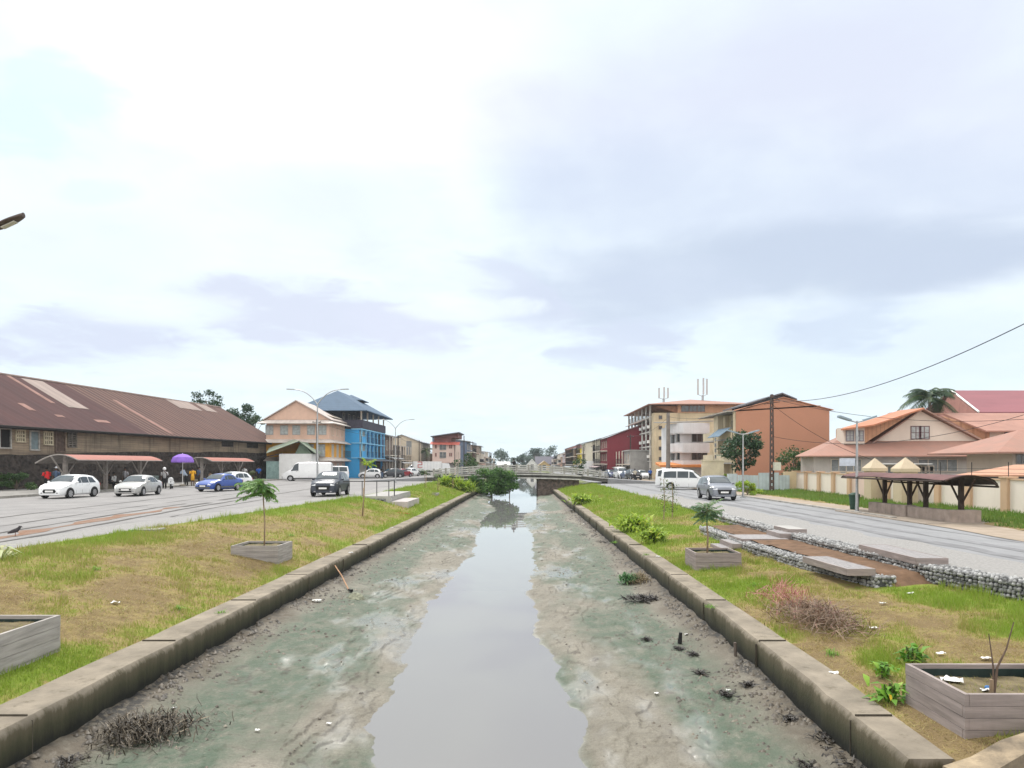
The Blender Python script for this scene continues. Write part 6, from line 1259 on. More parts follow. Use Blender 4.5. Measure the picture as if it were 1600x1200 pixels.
def car(label, kind, x, y, zb, rz, L_, W_, body, group=None, cat='car', nm='parked_car', trim=None, glassm=None, bumper=None, grille='bar', scale_h=1.0, plate=True):
    p = PROF[kind]; root = thing(nm, label, cat, (x, y, zb), rz, group)
    hz = scale_h; tops = [a for a, b in p['top']]; topz = [b * hz for a, b in p['top']]; belt = p['belt'] * hz; H = p['H'] * hz; r = p['r']
    top = lambda s: float(np.interp(s, tops, topz))
    hw = lambda s: W_ / 2 * float(np.interp(s, [0, .03, .1, .2, .85, .96, 1], [.80, .90, .975, 1, 1, .96, .88]))
    X = lambda s: L_ / 2 - s * L_
    def sec(s):
        zt = top(s); w = hw(s); zs = min(belt, zt - .05); g = min(1, max(0, (zt - belt) / (H - belt))); wr = w * (.93 - (.17 if kind not in ('van', 'minivan') else .09) * g); zb_ = .20 if kind != 'suv' else .27
        if s < .02: zb_ += .04
        return zt, w, zs, wr, zb_
    def ring(s):
        zt, w, zs, wr, z0 = sec(s); R_ = [(0, z0), (w * .86, z0), (w * .97, z0 + .1), (w, z0 + (zs - z0) * .55), (w * .965, zs), (wr, zt - .06 - .02 * (zt > belt)), (wr * .86, zt - .012), (wr * .5, zt + .012), (0, zt + .02)]
        return [(X(s), a, b) for a, b in R_] + [(X(s), -a, b) for a, b in R_[-2:0:-1]]
    ss_ = sorted(set(tops + list(np.linspace(.02, .98, 25)))); m = MB(); n = len(ring(.5)); pts = []
    for s in ss_: pts += ring(s)
    for i in range(len(ss_) - 1):
        pass
    m.add(pts, [(i * n + k, i * n + (k + 1) % n, (i + 1) * n + (k + 1) % n, (i + 1) * n + k) for i in range(len(ss_) - 1) for k in range(n)] + [tuple(range(n))[::-1], tuple(range((len(ss_) - 1) * n, len(ss_) * n))])
    m.build('body', body, root, smooth=38, org=False)
    gm = glassm or CARGLASS
    def yat(s, z): zt, w, zs, wr, z0 = sec(s); zu = zt - .08; t = (z - zs) / max(zu - zs, .01); return w * .965 + (wr - w * .965) * min(1, max(0, t))
    for sd in (1, -1):
        for i, (a0, b0, a1, b1) in enumerate(p['side']):       # front-bottom, front-top, rear-bottom, rear-top
            m = MB(); pts = []; nz = 5; nx = 6
            for iz in range(nz):
                t = iz / (nz - 1); sa = a0 + (b0 - a0) * t; sb = a1 + (b1 - a1) * t
                for ix in range(nx):
                    s = sa + (sb - sa) * ix / (nx - 1); z = belt + .03 + (min(top(s), H) - .13 - belt - .03) * t; pts.append((X(s), sd * (yat(s, z) + .012), z))
            m.grid(pts, nz, nx); m.build('side_window', gm if not (i == 2 and kind == 'van') else body, root, smooth=1, org=False)
    def topglass(nm_, a, b):
        m = MB(); pts = []; nn = 8
        for i in range(nn):
            s = a + (b - a) * i / (nn - 1); zt, w, zs, wr, z0 = sec(s); dx = .016 if nm_ == 'windscreen' else -.016
            for yy_, z in ((wr * .94, zt - .045), (wr * .84, zt - .006), (wr * .5, zt + .016), (0, zt + .024), (-wr * .5, zt + .016), (-wr * .84, zt - .006), (-wr * .94, zt - .045)): pts.append((X(s) + dx, yy_, z + .012))
        m.grid(pts, nn, 7); m.build(nm_, gm, root, smooth=1, org=False)
    topglass('windscreen', p['ws'][0] + .012, p['ws'][1] - .02)
    if p['rw']: topglass('rear_window', p['rw'][0] + .01, p['rw'][1] - .015)
    for s in p['wb']:
        for sd in (1, -1):
            cx, cy = X(s), sd * (hw(s) - .09); m = MB(); m.lathe([(0, -.01), (r + .07, -.01), (r + .07, .012), (0, .012)], (cx, sd * (hw(s) + .004), r + .01), 'y', 22); m.v = [(a, b, max(c, .18 if kind != 'suv' else .24)) for a, b, c in m.v]; m.build('wheel_arch', trim or BLACK, root, org=False)
            m = MB(); k = 1 if sd > 0 else -1
            m.lathe([(r * .6, -.1), (r * .93, -.105), (r, -.07), (r, .07), (r * .93, .112), (r * .64, .115), (r * .62, .08), (0, .08)] if k > 0 else [(0, -.08), (r * .62, -.08), (r * .64, -.115), (r * .93, -.112), (r, -.07), (r, .07), (r * .93, .105), (r * .6, .1)], (cx, cy, r), 'y', 22)
            w_ = m.build('wheel', RUBBER, root, smooth=40, org=False); m = MB()
            for q in range(7):
                a = 2 * math.pi * q / 7; c0, s0 = math.cos(a), math.sin(a); t0 = (-s0 * .035, c0 * .035)
                m.poly([(cx + c0 * .04 + t0[0], cy + k * .1, r + s0 * .04 + t0[1]), (cx + c0 * r * .62 + t0[0] * 1.5, cy + k * .1, r + s0 * r * .62 + t0[1] * 1.5), (cx + c0 * r * .62 - t0[0] * 1.5, cy + k * .1, r + s0 * r * .62 - t0[1] * 1.5), (cx + c0 * .04 - t0[0], cy + k * .1, r + s0 * .04 - t0[1])], (0, k * .022, 0))
            m.lathe([(r * .58, .0), (r * .66, .0), (r * .66, .025), (r * .58, .025)], (cx, cy + (k * .098 if k > 0 else -.123), r), 'y', 18); m.lathe([(0, 0), (.06, 0), (.06, .03), (0, .03)], (cx, cy + (.1 if k > 0 else -.13), r), 'y', 10); m.build('rim', RIM, w_, org=False)
    # front: grille, lamps, plate, bumper, mirrors, handles
    fz = top(.02); w0 = hw(.0)
    m = MB()
    if grille == 'mouth': m.poly([(X(0) + .002, -w0 * .52, .36), (X(0) + .002, w0 * .52, .36), (X(0) + .002, w0 * .62, .47), (X(0) + .002, w0 * .5, .60), (X(0) + .002, -w0 * .5, .60), (X(0) + .002, -w0 * .62, .47)], (.02, 0, 0))
    elif grille == 'big': m.poly([(X(0) + .002, -w0 * .55, fz * .48), (X(0) + .002, w0 * .55, fz * .48), (X(0) + .002, w0 * .66, fz * .82), (X(0) + .002, -w0 * .66, fz * .82)], (.02, 0, 0))
    else: m.poly([(X(0) + .002, -w0 * .5, fz * .66), (X(0) + .002, w0 * .5, fz * .66), (X(0) + .002, w0 * .56, fz * .82), (X(0) + .002, -w0 * .56, fz * .82)], (.02, 0, 0)); m.poly([(X(0) + .002, -w0 * .6, .3), (X(0) + .002, w0 * .6, .3), (X(0) + .002, w0 * .6, .4), (X(0) + .002, -w0 * .6, .4)], (.015, 0, 0))
    m.build('grille', BLACK, root, org=False)
    for sd in (1, -1):
        m = MB(); z = top(.05) * .86; m.poly([(X(.0) + .012, sd * w0 * .66, z - .10), (X(.012) + .03, sd * (hw(.03) * .90), z - .09), (X(.10), sd * (hw(.09) + .004), z + .05), (X(.055) + .02, sd * hw(.04) * .80, z + .055), (X(.015) + .03, sd * w0 * .66, z + .0)][::sd], (.0, sd * .006, .018)); m.build('headlight', LIGHTGLASS, root, org=False)
        m = MB(); m.poly([(X(1) - .012, sd * hw(1) * .55, belt * .78), (X(1) - .012, sd * hw(1) * .98, belt * .78), (X(1) - .012, sd * hw(1) * .98, belt * .98), (X(1) - .012, sd * hw(1) * .62, belt * .98)], (-.02, 0, 0)); m.build('tail_light', M('tail lamp red', (.35, .02, .02), .25, .1, 6), root, org=False)
        m = MB(); s = p['side'][0][0] + .015; m.ell((X(s), sd * (yat(s, belt) + .11), belt + .09), (.07, .10, .075), 10); m.tube([(X(s), sd * yat(s, belt), belt + .04), (X(s), sd * (yat(s, belt) + .1), belt + .06)], .02, 5); m.build('mirror', body if kind != 'van' and trim is None else BLACK, root, smooth=1, org=False)
        for a in p['side'][:2]:
            s = a[2] - .035
            if s < .72: m = MB(); m.box(X(s) - .09, X(s) + .09, *sorted((sd * (hw(s) * .975), sd * (hw(s) * .975 + .03))), belt - .10, belt - .065); m.build('door_handle', trim or body, root, org=False)
        for s in (p['side'][0][0] + .02, p['side'][0][2] + .012, (p['side'][1][2] + .012) if len(p['side']) > 1 else .55):
            m = MB(); m.poly([(X(s) - .006, sd * (hw(s) * 1.0 + .001), .32), (X(s) + .006, sd * (hw(s) * 1.0 + .001), .32), (X(s) + .006, sd * (hw(s) * .965 + .004), belt), (X(s) - .006, sd * (hw(s) * .965 + .004), belt)], (0, sd * .003, 0)); m.build('door_seam', BLACK, root, org=False)
        m = MB(); m.ell((X(.0) + .004, sd * w0 * .72, .36), (.02, .07, .045), 8); m.build('fog_lamp', M('fog lamp', (.3, .3, .32), .2, .1, 5), root, org=False)
    if plate: m = MB(); pz = .47 if grille == 'mouth' else .46 if kind != 'suv' else .58; m.box(X(0) + .021, X(0) + .03, -.26, .26, pz - .055, pz + .055); m.build('number_plate', PLATE, root, org=False)
    if bumper:
        m = MB(); m.poly([(X(.0) + .002, -w0 * 1.0, .26), (X(0) + .002, w0 * 1.0, .26), (X(0) + .002, w0 * 1.0, fz * .62), (X(0) + .002, -w0 * 1.0, fz * .62)], (.035, 0, 0)); m.build('bumper', bumper, root, org=False)
        for sd in (1, -1): m = MB(); m.box(X(.76), X(.24), *sorted((sd * (W_ / 2 - .01), sd * (W_ / 2 + .014))), .30, .42); m.build('side_strip', bumper, root, org=False)
    return root
PW = paint('white car paint', (.76, .77, .78)); PSIL = paint('silver car paint', (.40, .40, .39), .3); PBLU = paint('cobalt car paint', (.035, .085, .34)); PGR = M('dark slate car paint', (.03, .037, .055), .35, .06, 1.2, spec=.35, coat=.12); PPK = paint('silver grey pickup paint', (.19, .205, .24)); PRED = paint('dark red car paint', (.26, .02, .03)); PDK = paint('near black car paint', (.03, .032, .042)); PNV = paint('navy car paint', (.05, .08, .16))
S_ = -math.pi / 2
TRIM = M('grey bumper plastic', (.10, .105, .11), .6, .2, 4)
car('white hatchback driving on the left street in front of the longer canopy', 'hatch', -29.7, 47.5, ZS, S_ - .04, 3.95, 1.75, PW, nm='car', grille='mouth')
car('silver grey sedan on the left street right of the white hatchback', 'sedan', wx(217, 50.8), 50.8, ZS, S_ + .10, 4.35, 1.72, PSIL, nm='car', trim=None)
car('bright blue sedan on the left street in front of the shorter canopy', 'sedan', wx(343, 59), 59, ZS, S_ - .25, 4.1, 1.68, PBLU, nm='car', bumper=TRIM)
car('white hatchback mostly hidden behind the blue sedan', 'hatch', wx(362, 65), 65, ZS, S_ - .3, 3.9, 1.68, PW, nm='car')
car('dark slate grey SUV driving toward the camera along the left bank', 'suv', wx(517, 50.5), 50.5, ZS, S_ + .03, 4.65, 1.85, PGR, cat='SUV', nm='car', grille='big', trim=None)
car('large white panel van with black bumper parked before the green shed', 'van', wx(481, 94), 94, ZS, math.pi + .12, 6.1, 2.05, PW, cat='van', nm='panel_van', bumper=BLACK, trim=BLACK)
car('white small van just behind the rear of the large panel van', 'minivan', wx(519, 103), 103, ZS, math.pi + .5, 4.4, 1.85, PW, cat='van', nm='panel_van')
LP = 'cars parked along the left row of buildings'
car('white hatchback parked in front of the bright blue building', 'hatch', wx(579, 112), 112, ZS, math.pi + .15, 3.6, 1.65, PW, group=LP)
car('near black hatchback parked between white and dark red cars', 'hatch', wx(611, 116), 116, ZS, math.pi + .55, 4.0, 1.7, PDK, group=LP)
car('dark red sedan parked right of the near black car', 'sedan', wx(628, 122), 122, ZS, math.pi * .35, 4.2, 1.7, PRED, group=LP)
car('white hatchback parked right of the dark red sedan', 'hatch', wx(643, 131), 131, ZS, math.pi * .4, 3.8, 1.65, PW, group=LP)
car('white delivery van parked in front of the small palm', 'minivan', wx(648, 142), 142, ZS, math.pi + .2, 4.9, 1.95, PW, cat='van', nm='delivery_van', scale_h=1.1)
def box_truck(label, x, y, zb, rz, Lb, Wb, Hb, cabc, mark=False):
    root = thing('box_truck', label, 'truck', (x, y, zb), rz); m = MB(); m.box(-Lb / 2, Lb / 2, -Wb / 2, Wb / 2, .95, .95 + Hb); b = m.build('cargo_box', WHITE, root, org=False)
    m = MB()
    for k in range(9): q = -Lb / 2 + .3 + k * (Lb - .6) / 8; m.box(q - .03, q + .03, -Wb / 2 - .02, Wb / 2 + .02, 1.0, .9 + Hb)
    m.build('panel_rib', M('pale rib', (.62, .64, .66), .6, .1, 3), b, org=False)
    m = MB(); m.poly([(Lb / 2 + .1, -Wb / 2 + .05, .55), (Lb / 2 + 1.8, -Wb / 2 + .05, .55), (Lb / 2 + 1.8, -Wb / 2 + .05, 1.3), (Lb / 2 + 1.45, -Wb / 2 + .05, 2.3), (Lb / 2 + .1, -Wb / 2 + .05, 2.4)], (0, Wb - .1, 0)); c = m.build('cab', cabc, root, org=False)
    m = MB(); m.poly([(Lb / 2 + 1.785, -Wb / 2 + .18, 1.36), (Lb / 2 + 1.785, Wb / 2 - .18, 1.36), (Lb / 2 + 1.47, Wb / 2 - .22, 2.26), (Lb / 2 + 1.47, -Wb / 2 + .22, 2.26)], (.02, 0, .006)); m.build('windscreen', CARGLASS, c, org=False)
    for k in (-Lb / 2 + .9, Lb / 2 + 1.0):
        for sd in (1, -1): m = MB(); m.lathe([(0, -.13), (.44, -.13), (.46, 0), (.44, .13), (0, .13)], (k, sd * (Wb / 2 - .18), .46), 'y', 16); m.build('wheel', RUBBER, root, org=False)
    m = MB(); m.box(-Lb / 2, Lb / 2 + 1.5, -.5, .5, .5, .94); m.build('chassis', BLACK, root, org=False)
    if mark:
        m = MB()
        for a, b_, c_, d_ in ((0, .9, 1.0, 1.16), (.74, .9, .6, 1.0), (0, .9, .5, .64), (0, .16, .14, .5), (0, .9, 0, .14)): m.box(-Lb / 2 + .8 + a, -Lb / 2 + .8 + b_, -Wb / 2 - .035, -Wb / 2 - .022, 1.5 + c_, 1.5 + d_)
        m.build('red_mark', M('faded red lettering', (.55, .14, .14), .6, .2, 4), b, org=False)
box_truck('white box truck with a faded red mark parked left of the pink house', wx(667, 140), 140, ZS, .25, 5.4, 2.2, 1.75, PW, True)
box_truck('large white box truck parked at the right end of the bridge', wx(934, 150), 150, ZR, math.pi * .92, 5.0, 2.4, 2.2, PW)
car('silver grey pickup style SUV driving toward the camera on the right street', 'suv', 13.75, 51.3, ZR, S_ - .02, 4.7, 1.82, PPK, cat='SUV', nm='car', grille='big')
car('white passenger minibus angled across the right pavement before the white building', 'minivan', wx(1072, 71), 71, ZR, -.30, 4.75, 1.95, PW, cat='minibus', nm='minibus', trim=None)
car('second white minibus half hidden just behind the angled one', 'minivan', wx(1060, 76.5), 76.5, ZR, -.36, 4.6, 1.9, PW, cat='minibus', nm='minibus', scale_h=1.04)
RP = 'cars parked along the right row of buildings'
for px, y, kind, pm, cn in ((944, 138, 'hatch', PW, 'white hatchback parked right of the large box truck'), (955, 131, 'hatch', PNV, 'navy hatchback parked between two white vehicles on the right'), (970, 124, 'minivan', PW, 'white small van parked in the middle of the right row'), (981, 119, 'sedan', PNV, 'navy sedan parked left of the near black SUV'), (990, 114, 'suv', PDK, 'near black SUV parked in front of the apartment block'), (1003, 119, 'hatch', PW, 'white hatchback parked just right of the near black SUV'), (924, 170, 'hatch', PSIL, 'silver hatchback parked far along before the cream building')):
    car(cn, kind, wx(px, y), y, ZR, S_ + .15, 4.1, 1.7, pm, group=RP)
def scooter():
    root = thing('scooter', 'white motor scooter standing at the left kerb beside the helmeted rider', 'scooter', (wx(268, 64), 64, .0), S_ + .35); W_ = PW
    for x in (-.62, .62): m = MB(); m.lathe([(0, -.05), (.2, -.05), (.24, 0), (.2, .05), (0, .05)], (x, 0, .24), 'y', 16); w = m.build('wheel', RUBBER, root, org=False)
    m = MB(); m.tube([(.62, 0, .24), (.5, 0, .75), (.44, 0, 1.0)], .035, 8); m.tube([(.42, -.33, 1.03), (.44, 0, 1.0), (.42, .33, 1.03)], .018, 6); m.build('steering_column', DARKMETAL, root, org=False)
    m = MB(); m.poly([(.42, -.2, .38), (.5, -.24, .5), (.56, -.2, .9), (.5, -.1, 1.0), (.5, .1, 1.0), (.56, .2, .9), (.5, .24, .5), (.42, .2, .38)], (.07, 0, .02)); m.build('front_shield', W_, root, org=False)
    m = MB(); m.ell((-.38, 0, .55), (.48, .2, .22), 14); m.box(-.1, .46, -.17, .17, .28, .34); m.build('body', W_, root, smooth=40, org=False)
    m = MB(); m.ell((-.32, 0, .78), (.4, .15, .08), 12); m.build('seat', BLACK, root, smooth=1, org=False); m = MB(); m.ell((.63, 0, .92), (.06, .1, .08), 10); m.build('headlight', LIGHTGLASS, root, org=False); m = MB(); m.ell((.66, 0, .5), (.2, .1, .07), 10); m.build('mudguard', W_, root, org=False)
scooter()
# ================================================================ PEOPLE
def skin_body(nm, joints, edges, mat, root):
    names = list(joints); me = bpy.data.meshes.new(nm); me.from_pydata([joints[k][0] for k in names], [(names.index(a), names.index(b)) for a, b in edges], []); me.materials.append(mat)
    o = bpy.data.objects.new(nm, me); col.objects.link(o); o.parent = root; sk = o.modifiers.new('Skin', 'SKIN'); sk.use_smooth_shade = True
    for i, k in enumerate(names): r = joints[k][1]; me.skin_vertices[0].data[i].radius = (r, r * (.72 if k in ('chest', 'waist', 'hip') else 1)) ; me.skin_vertices[0].data[i].use_root = (i == 0)
    s = o.modifiers.new('Sub', 'SUBSURF'); s.levels = 1; s.render_levels = 1; return o
def person(label, x, y, zb, rz, h, shirt, legs, skin=SKIN, hair='short', lean=0.0, arms='down', sit=False, bag=None, bare_legs=False, skirt=False):
    root = thing('person', label, 'person', (x, y, zb), rz); k = h / 1.72; V = lambda a, b, c: (a * k, b * k, c * k)
    # facing +x; y is sideways
    hz = .50 if sit else .93; L_ = lean
    J = {'hip': (V(0, 0, hz), .125 * k), 'waist': (V(.02 + L_ * .25, 0, hz + .17), .115 * k), 'chest': (V(.02 + L_ * .6, 0, hz + .40), .14 * k), 'neck': (V(L_ * .9, 0, hz + .555), .055 * k), 'jaw': (V(.03 + L_ * 1.0, 0, hz + .64), .07 * k), 'head': (V(.0 + L_ * 1.05, 0, hz + .74), .092 * k)}
    E = [('hip', 'waist'), ('waist', 'chest'), ('chest', 'neck'), ('neck', 'jaw'), ('jaw', 'head')]; leg = {}; arm = {}
    for s, sd in (('l', 1), ('r', -1)):
        kn = V(.42, sd * .12, hz) if sit else V(.03 * sd + .02, sd * .10, .49); an = V(.44, sd * .12, .09) if sit else V(.04 * sd - .02, sd * .11, .08); toe = (an[0] + .16 * k, an[1] + sd * .02, .04 * k)
        leg[s] = [V(0, sd * .10, hz - .03), kn, an, toe]
        J['th' + s] = (leg[s][0], .085 * k); J['kn' + s] = (kn, .058 * k); J['an' + s] = (an, .04 * k); J['to' + s] = (toe, .032 * k); E += [('hip', 'th' + s), ('th' + s, 'kn' + s), ('kn' + s, 'an' + s), ('an' + s, 'to' + s)]
        sh = V(L_ * .7, sd * .19, hz + .47)
        if arms == 'down': el, wr = V(L_ * .7 - .03, sd * .25, hz + .19), V(L_ * .7 + .06, sd * .25, hz - .05)
        elif arms == 'fwd': el, wr = V(L_ * .7 + .06, sd * .25, hz + .22), V(L_ * .7 + .30, sd * .16, hz + .24)
        else: el, wr = (V(L_ * .7 + .05, sd * .27, hz + .22), V(L_ * .7 + .2, sd * .1, hz + .48)) if sd > 0 else (V(L_ * .7 - .02, sd * .25, hz + .19), V(L_ * .7 + .06, sd * .24, hz - .05))
        d = (Vector(wr) - Vector(el)).normalized(); ha = Vector(wr) + d * .08 * k; arm[s] = (sh, el, wr)
        J['sh' + s] = (sh, .05 * k); J['el' + s] = (el, .04 * k); J['wr' + s] = (wr, .028 * k); J['ha' + s] = (tuple(ha), .034 * k); E += [('chest', 'sh' + s), ('sh' + s, 'el' + s), ('el' + s, 'wr' + s), ('wr' + s, 'ha' + s)]
        side = d.cross(Vector((0, 1, 0))).normalized()
        for f in range(5):
            b = ha + side * (.018 * (f - 1.5)) * k if f < 4 else Vector(wr) + d * .04 * k + side * -.03 * k; t = b + (d * (.075 if f in (1, 2) else .06) + (side * -.03 if f == 4 else Vector((.012, 0, 0)))) * k
            J[f'f{f}{s}'] = (tuple(t), .009 * k); E.append((('ha' if f < 4 else 'wr') + s, f'f{f}{s}'))
    J['nose'] = (V(.105 + L_ * 1.05, 0, hz + .70), .018 * k); E.append(('head', 'nose'))
    skin_body('body', J, E, skin, root)
    P = lambda a: Vector(J[a][0])
    m = MB(); m.tube([P('hip') + Vector((0, 0, -.02 * k)), P('waist'), P('chest'), P('chest') + Vector((0, 0, .1 * k)), P('neck') - Vector((0, 0, .02 * k))], [.165 * k, .155 * k, .185 * k, .17 * k, .075 * k], 14, True, .72)
    for s in 'lr': a = arm[s]; m.tube([a[0], Vector(a[0]).lerp(Vector(a[1]), .5), Vector(a[1])], [.075 * k, .068 * k, .062 * k], 9)
    m.build('shirt', shirt, root, smooth=1, org=False); m = MB()
    if skirt: m.tube([P('waist'), P('hip'), V(0, 0, hz - .4)], [.15 * k, .18 * k, .2 * k], 14, True, .8); m.build('skirt', legs, root, smooth=1, org=False)
    else:
        for s in 'lr': l = leg[s]; m.tube([Vector(l[0]) + Vector((0, 0, .08 * k)), l[0], l[1]] + ([] if bare_legs else [l[2]]), [.1 * k, .105 * k, .08 * k] + ([] if bare_legs else [.062 * k]), 10)
        m.build('trousers', legs, root, smooth=1, org=False)
    m = MB(); hd = P('head')
    if hair == 'helmet': m.ell((hd.x, hd.y, hd.z + .02 * k), (.15 * k, .14 * k, .15 * k), 12); m.build('helmet', M('white helmet', (.75, .75, .75), .25, .1, 4), root, smooth=1, org=False)
    elif hair == 'cap': m.ell((hd.x - .01 * k, hd.y, hd.z + .045 * k), (.115 * k, .105 * k, .085 * k), 12); m.box(hd.x + .05 * k, hd.x + .2 * k, -.07 * k, .07 * k, hd.z + .04 * k, hd.z + .055 * k); m.build('cap', M('pale cap', (.5, .52, .55), .8, .15, 5), root, smooth=30, org=False)
    else: m.ell((hd.x - .02 * k, hd.y, hd.z + .035 * k), (.112 * k, .105 * k, (.10 if hair == 'short' else .13) * k), 12); m.build('hair', HAIRM, root, smooth=1, org=False)
    for s in 'lr': m = MB(); a = J['an' + s][0]; m.ell((a[0] + .07 * k, a[1], .045 * k), (.13 * k, .05 * k, .045 * k), 10); m.build('shoe', M('dark shoe', (.03, .028, .028), .6, .2, 6), root, smooth=1, org=False)
    if bag: m = MB(); m.ell((P('chest').x - .2 * k, 0, P('chest').z - .05 * k), (.12 * k, .16 * k, .22 * k), 12); m.build('backpack', bag, root, smooth=1, org=False)
    return root
cl = lambda n, c: M(n + ' cloth', c, .9, .2, 6)
RED, DKC, DEN, YEL, LBL, BLU, WHC, GRC, TANC = cl('red', (.62, .03, .035)), cl('black', (.02, .02, .023)), cl('denim', (.08, .12, .2)), cl('yellow', (.68, .36, .03)), cl('pale blue', (.42, .5, .62)), cl('blue', (.03, .13, .5)), cl('white', (.68, .68, .68)), cl('grey', (.25, .25, .27)), cl('tan', (.42, .30, .2))
SPV = .13
person('person in a bright red shirt standing behind the bonnet of the white hatchback', wx(74, 53.5), 53.5, SPV, 2.6, 1.78, RED, DKC, arms='fwd', lean=.1)
person('person in a denim blue jacket and pale cap at the longer canopy', wx(88, 58), 58, SPV, -1.6, 1.78, DEN, DKC, hair='cap'); person('person in white under the longer canopy right of the denim jacket', wx(102, 60), 60, SPV, -1.2, 1.74, WHC, DKC); person('person in black sitting on the bench under the longer canopy', wx(170, 60.5), 60.5, SPV, 0, 1.75, DKC, DKC, sit=True)
person('person in white and dark trousers sitting under the longer canopy right of the post', wx(178, 61.8), 61.8, SPV, .1, 1.75, WHC, DKC, sit=True); person('person in grey standing near the right end of the longer canopy', wx(196, 60), 60, SPV, -1.9, 1.74, GRC, DKC)
person('scooter rider in a white shirt and white helmet standing at the left kerb', wx(257, 64.8), 64.8, .0, -1.3, 1.80, cl('pale grey', (.45, .45, .46)), DKC, hair='helmet', arms='cross'); person('person in yellow dress standing under the purple parasol', wx(301, 68.3), 68.3, SPV, 1.8, 1.72, YEL, YEL, skirt=True)
person('person in pale blue shirt bending forward under the purple parasol', wx(291, 69.4), 69.4, SPV, 2.9, 1.7, LBL, DKC, lean=.55, arms='fwd'); person('person in dark blue clothes right of the purple parasol pole', wx(311, 70.2), 70.2, SPV, -2.5, 1.76, DEN, DKC); person('person in tan sitting under the left end of the shorter canopy', wx(328, 79), 79, SPV, .2, 1.72, TANC, GRC, sit=True)
person('person in a grey top sitting near the middle of the shorter canopy', wx(358, 82), 82, SPV, .1, 1.74, GRC, DKC, sit=True); person('person in a white shirt and dark cap under the right end of the shorter canopy', wx(382, 86), 86, SPV, -1.5, 1.80, WHC, GRC); person('person in a vivid blue shirt by the warehouse corner', wx(404, 90), 90, SPV, -1.2, 1.78, BLU, DKC, lean=.2)
person('person in black walking between parked cars by the blue building', wx(597, 109), 109, 0, -1.8, 1.78, DKC, DEN); person('person in dark clothes walking on the bridge by its middle', wx(803, 96), 94, 1.1, -1.6, 1.72, DKC, DKC); person('person in blue clothes walking near the apartment block shopfronts', wx(1016, 112), 112, ZR, -1.5, 1.78, BLU, DKC); person('person in a pale shirt beside the near black parked SUV', wx(992, 107), 107, ZR, -1.5, 1.76, cl('cream', (.6, .55, .45)), DKC)
# small pigeon on the gravel verge
bx_, by_ = gp(24, 838, 0); root = thing('bird', 'small dark bird standing on the gravel verge at the left', 'bird', (bx_, by_, 0), .3); m = MB(); m.tube([(-.2, 0, .10), (-.08, 0, .15), (.04, 0, .19), (.10, 0, .25), (.12, 0, .29), (.155, 0, .285), (.19, 0, .275)], [.02, .055, .065, .045, .04, .025, .005], 10); m.build('body', M('dark plumage', (.06, .055, .06), .7, .3, 20), root, smooth=1, org=False); m = MB()
for s in (-1, 1): m.tube([(0, s * .025, .13), (.0, s * .025, 0), (.04, s * .025, .004)], .006, 5)
m.build('legs', M('bird leg', (.2, .08, .06), .7, .2, 9), root, org=False)
# ================================================================ TREES AND PLANTS
def leaves(name, C, size, mat, root, asp=.45, up=.3, tint=None, jit=.35, droop=0):
    """one folded leaf (two faces) per centre, in world space"""
    C = np.asarray(C, float); n = len(C)
    d = rng.normal(size=(n, 3)); d[:, 2] = d[:, 2] * .6 - droop; d /= np.linalg.norm(d, axis=1)[:, None]
    nn = rng.normal(size=(n, 3)) * .7 + np.array([0, 0, 1.0]) * (up + .4); w = np.cross(d, nn); w /= np.linalg.norm(w, axis=1)[:, None] + 1e-9
    u = np.cross(w, d); L_ = size * rng.uniform(1 - jit, 1 + jit, (n, 1)); W_ = L_ * asp * .5
    a = C - d * L_ * .5; b = C + d * L_ * .5; m1 = C + w * W_ + u * W_ * .3; m2 = C - w * W_ + u * W_ * .3
    v = np.stack([a, m1, b, m2], 1).reshape(-1, 3); i = np.arange(n)[:, None] * 4
    f = np.concatenate([i + np.array([[0, 1, 2]]), i + np.array([[0, 2, 3]])]); t = rng.uniform(0, 1, n) if tint is None else np.clip(tint + rng.normal(0, .15, n), 0, 1)
    return npmesh(name, v, f, mat, root, np.repeat(t, 4))
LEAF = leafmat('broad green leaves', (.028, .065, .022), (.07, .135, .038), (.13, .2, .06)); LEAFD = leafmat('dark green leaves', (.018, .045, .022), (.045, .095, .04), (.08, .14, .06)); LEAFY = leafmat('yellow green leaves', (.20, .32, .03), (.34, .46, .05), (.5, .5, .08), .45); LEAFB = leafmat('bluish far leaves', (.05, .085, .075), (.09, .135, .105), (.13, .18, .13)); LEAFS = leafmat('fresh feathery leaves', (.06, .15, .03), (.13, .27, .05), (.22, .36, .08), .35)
BARK = M('grey brown bark', (.17, .13, .10), .9, .35, 6, bump=.4); BARKL = M('pale sapling stem', (.30, .22, .15), .9, .3, 8)
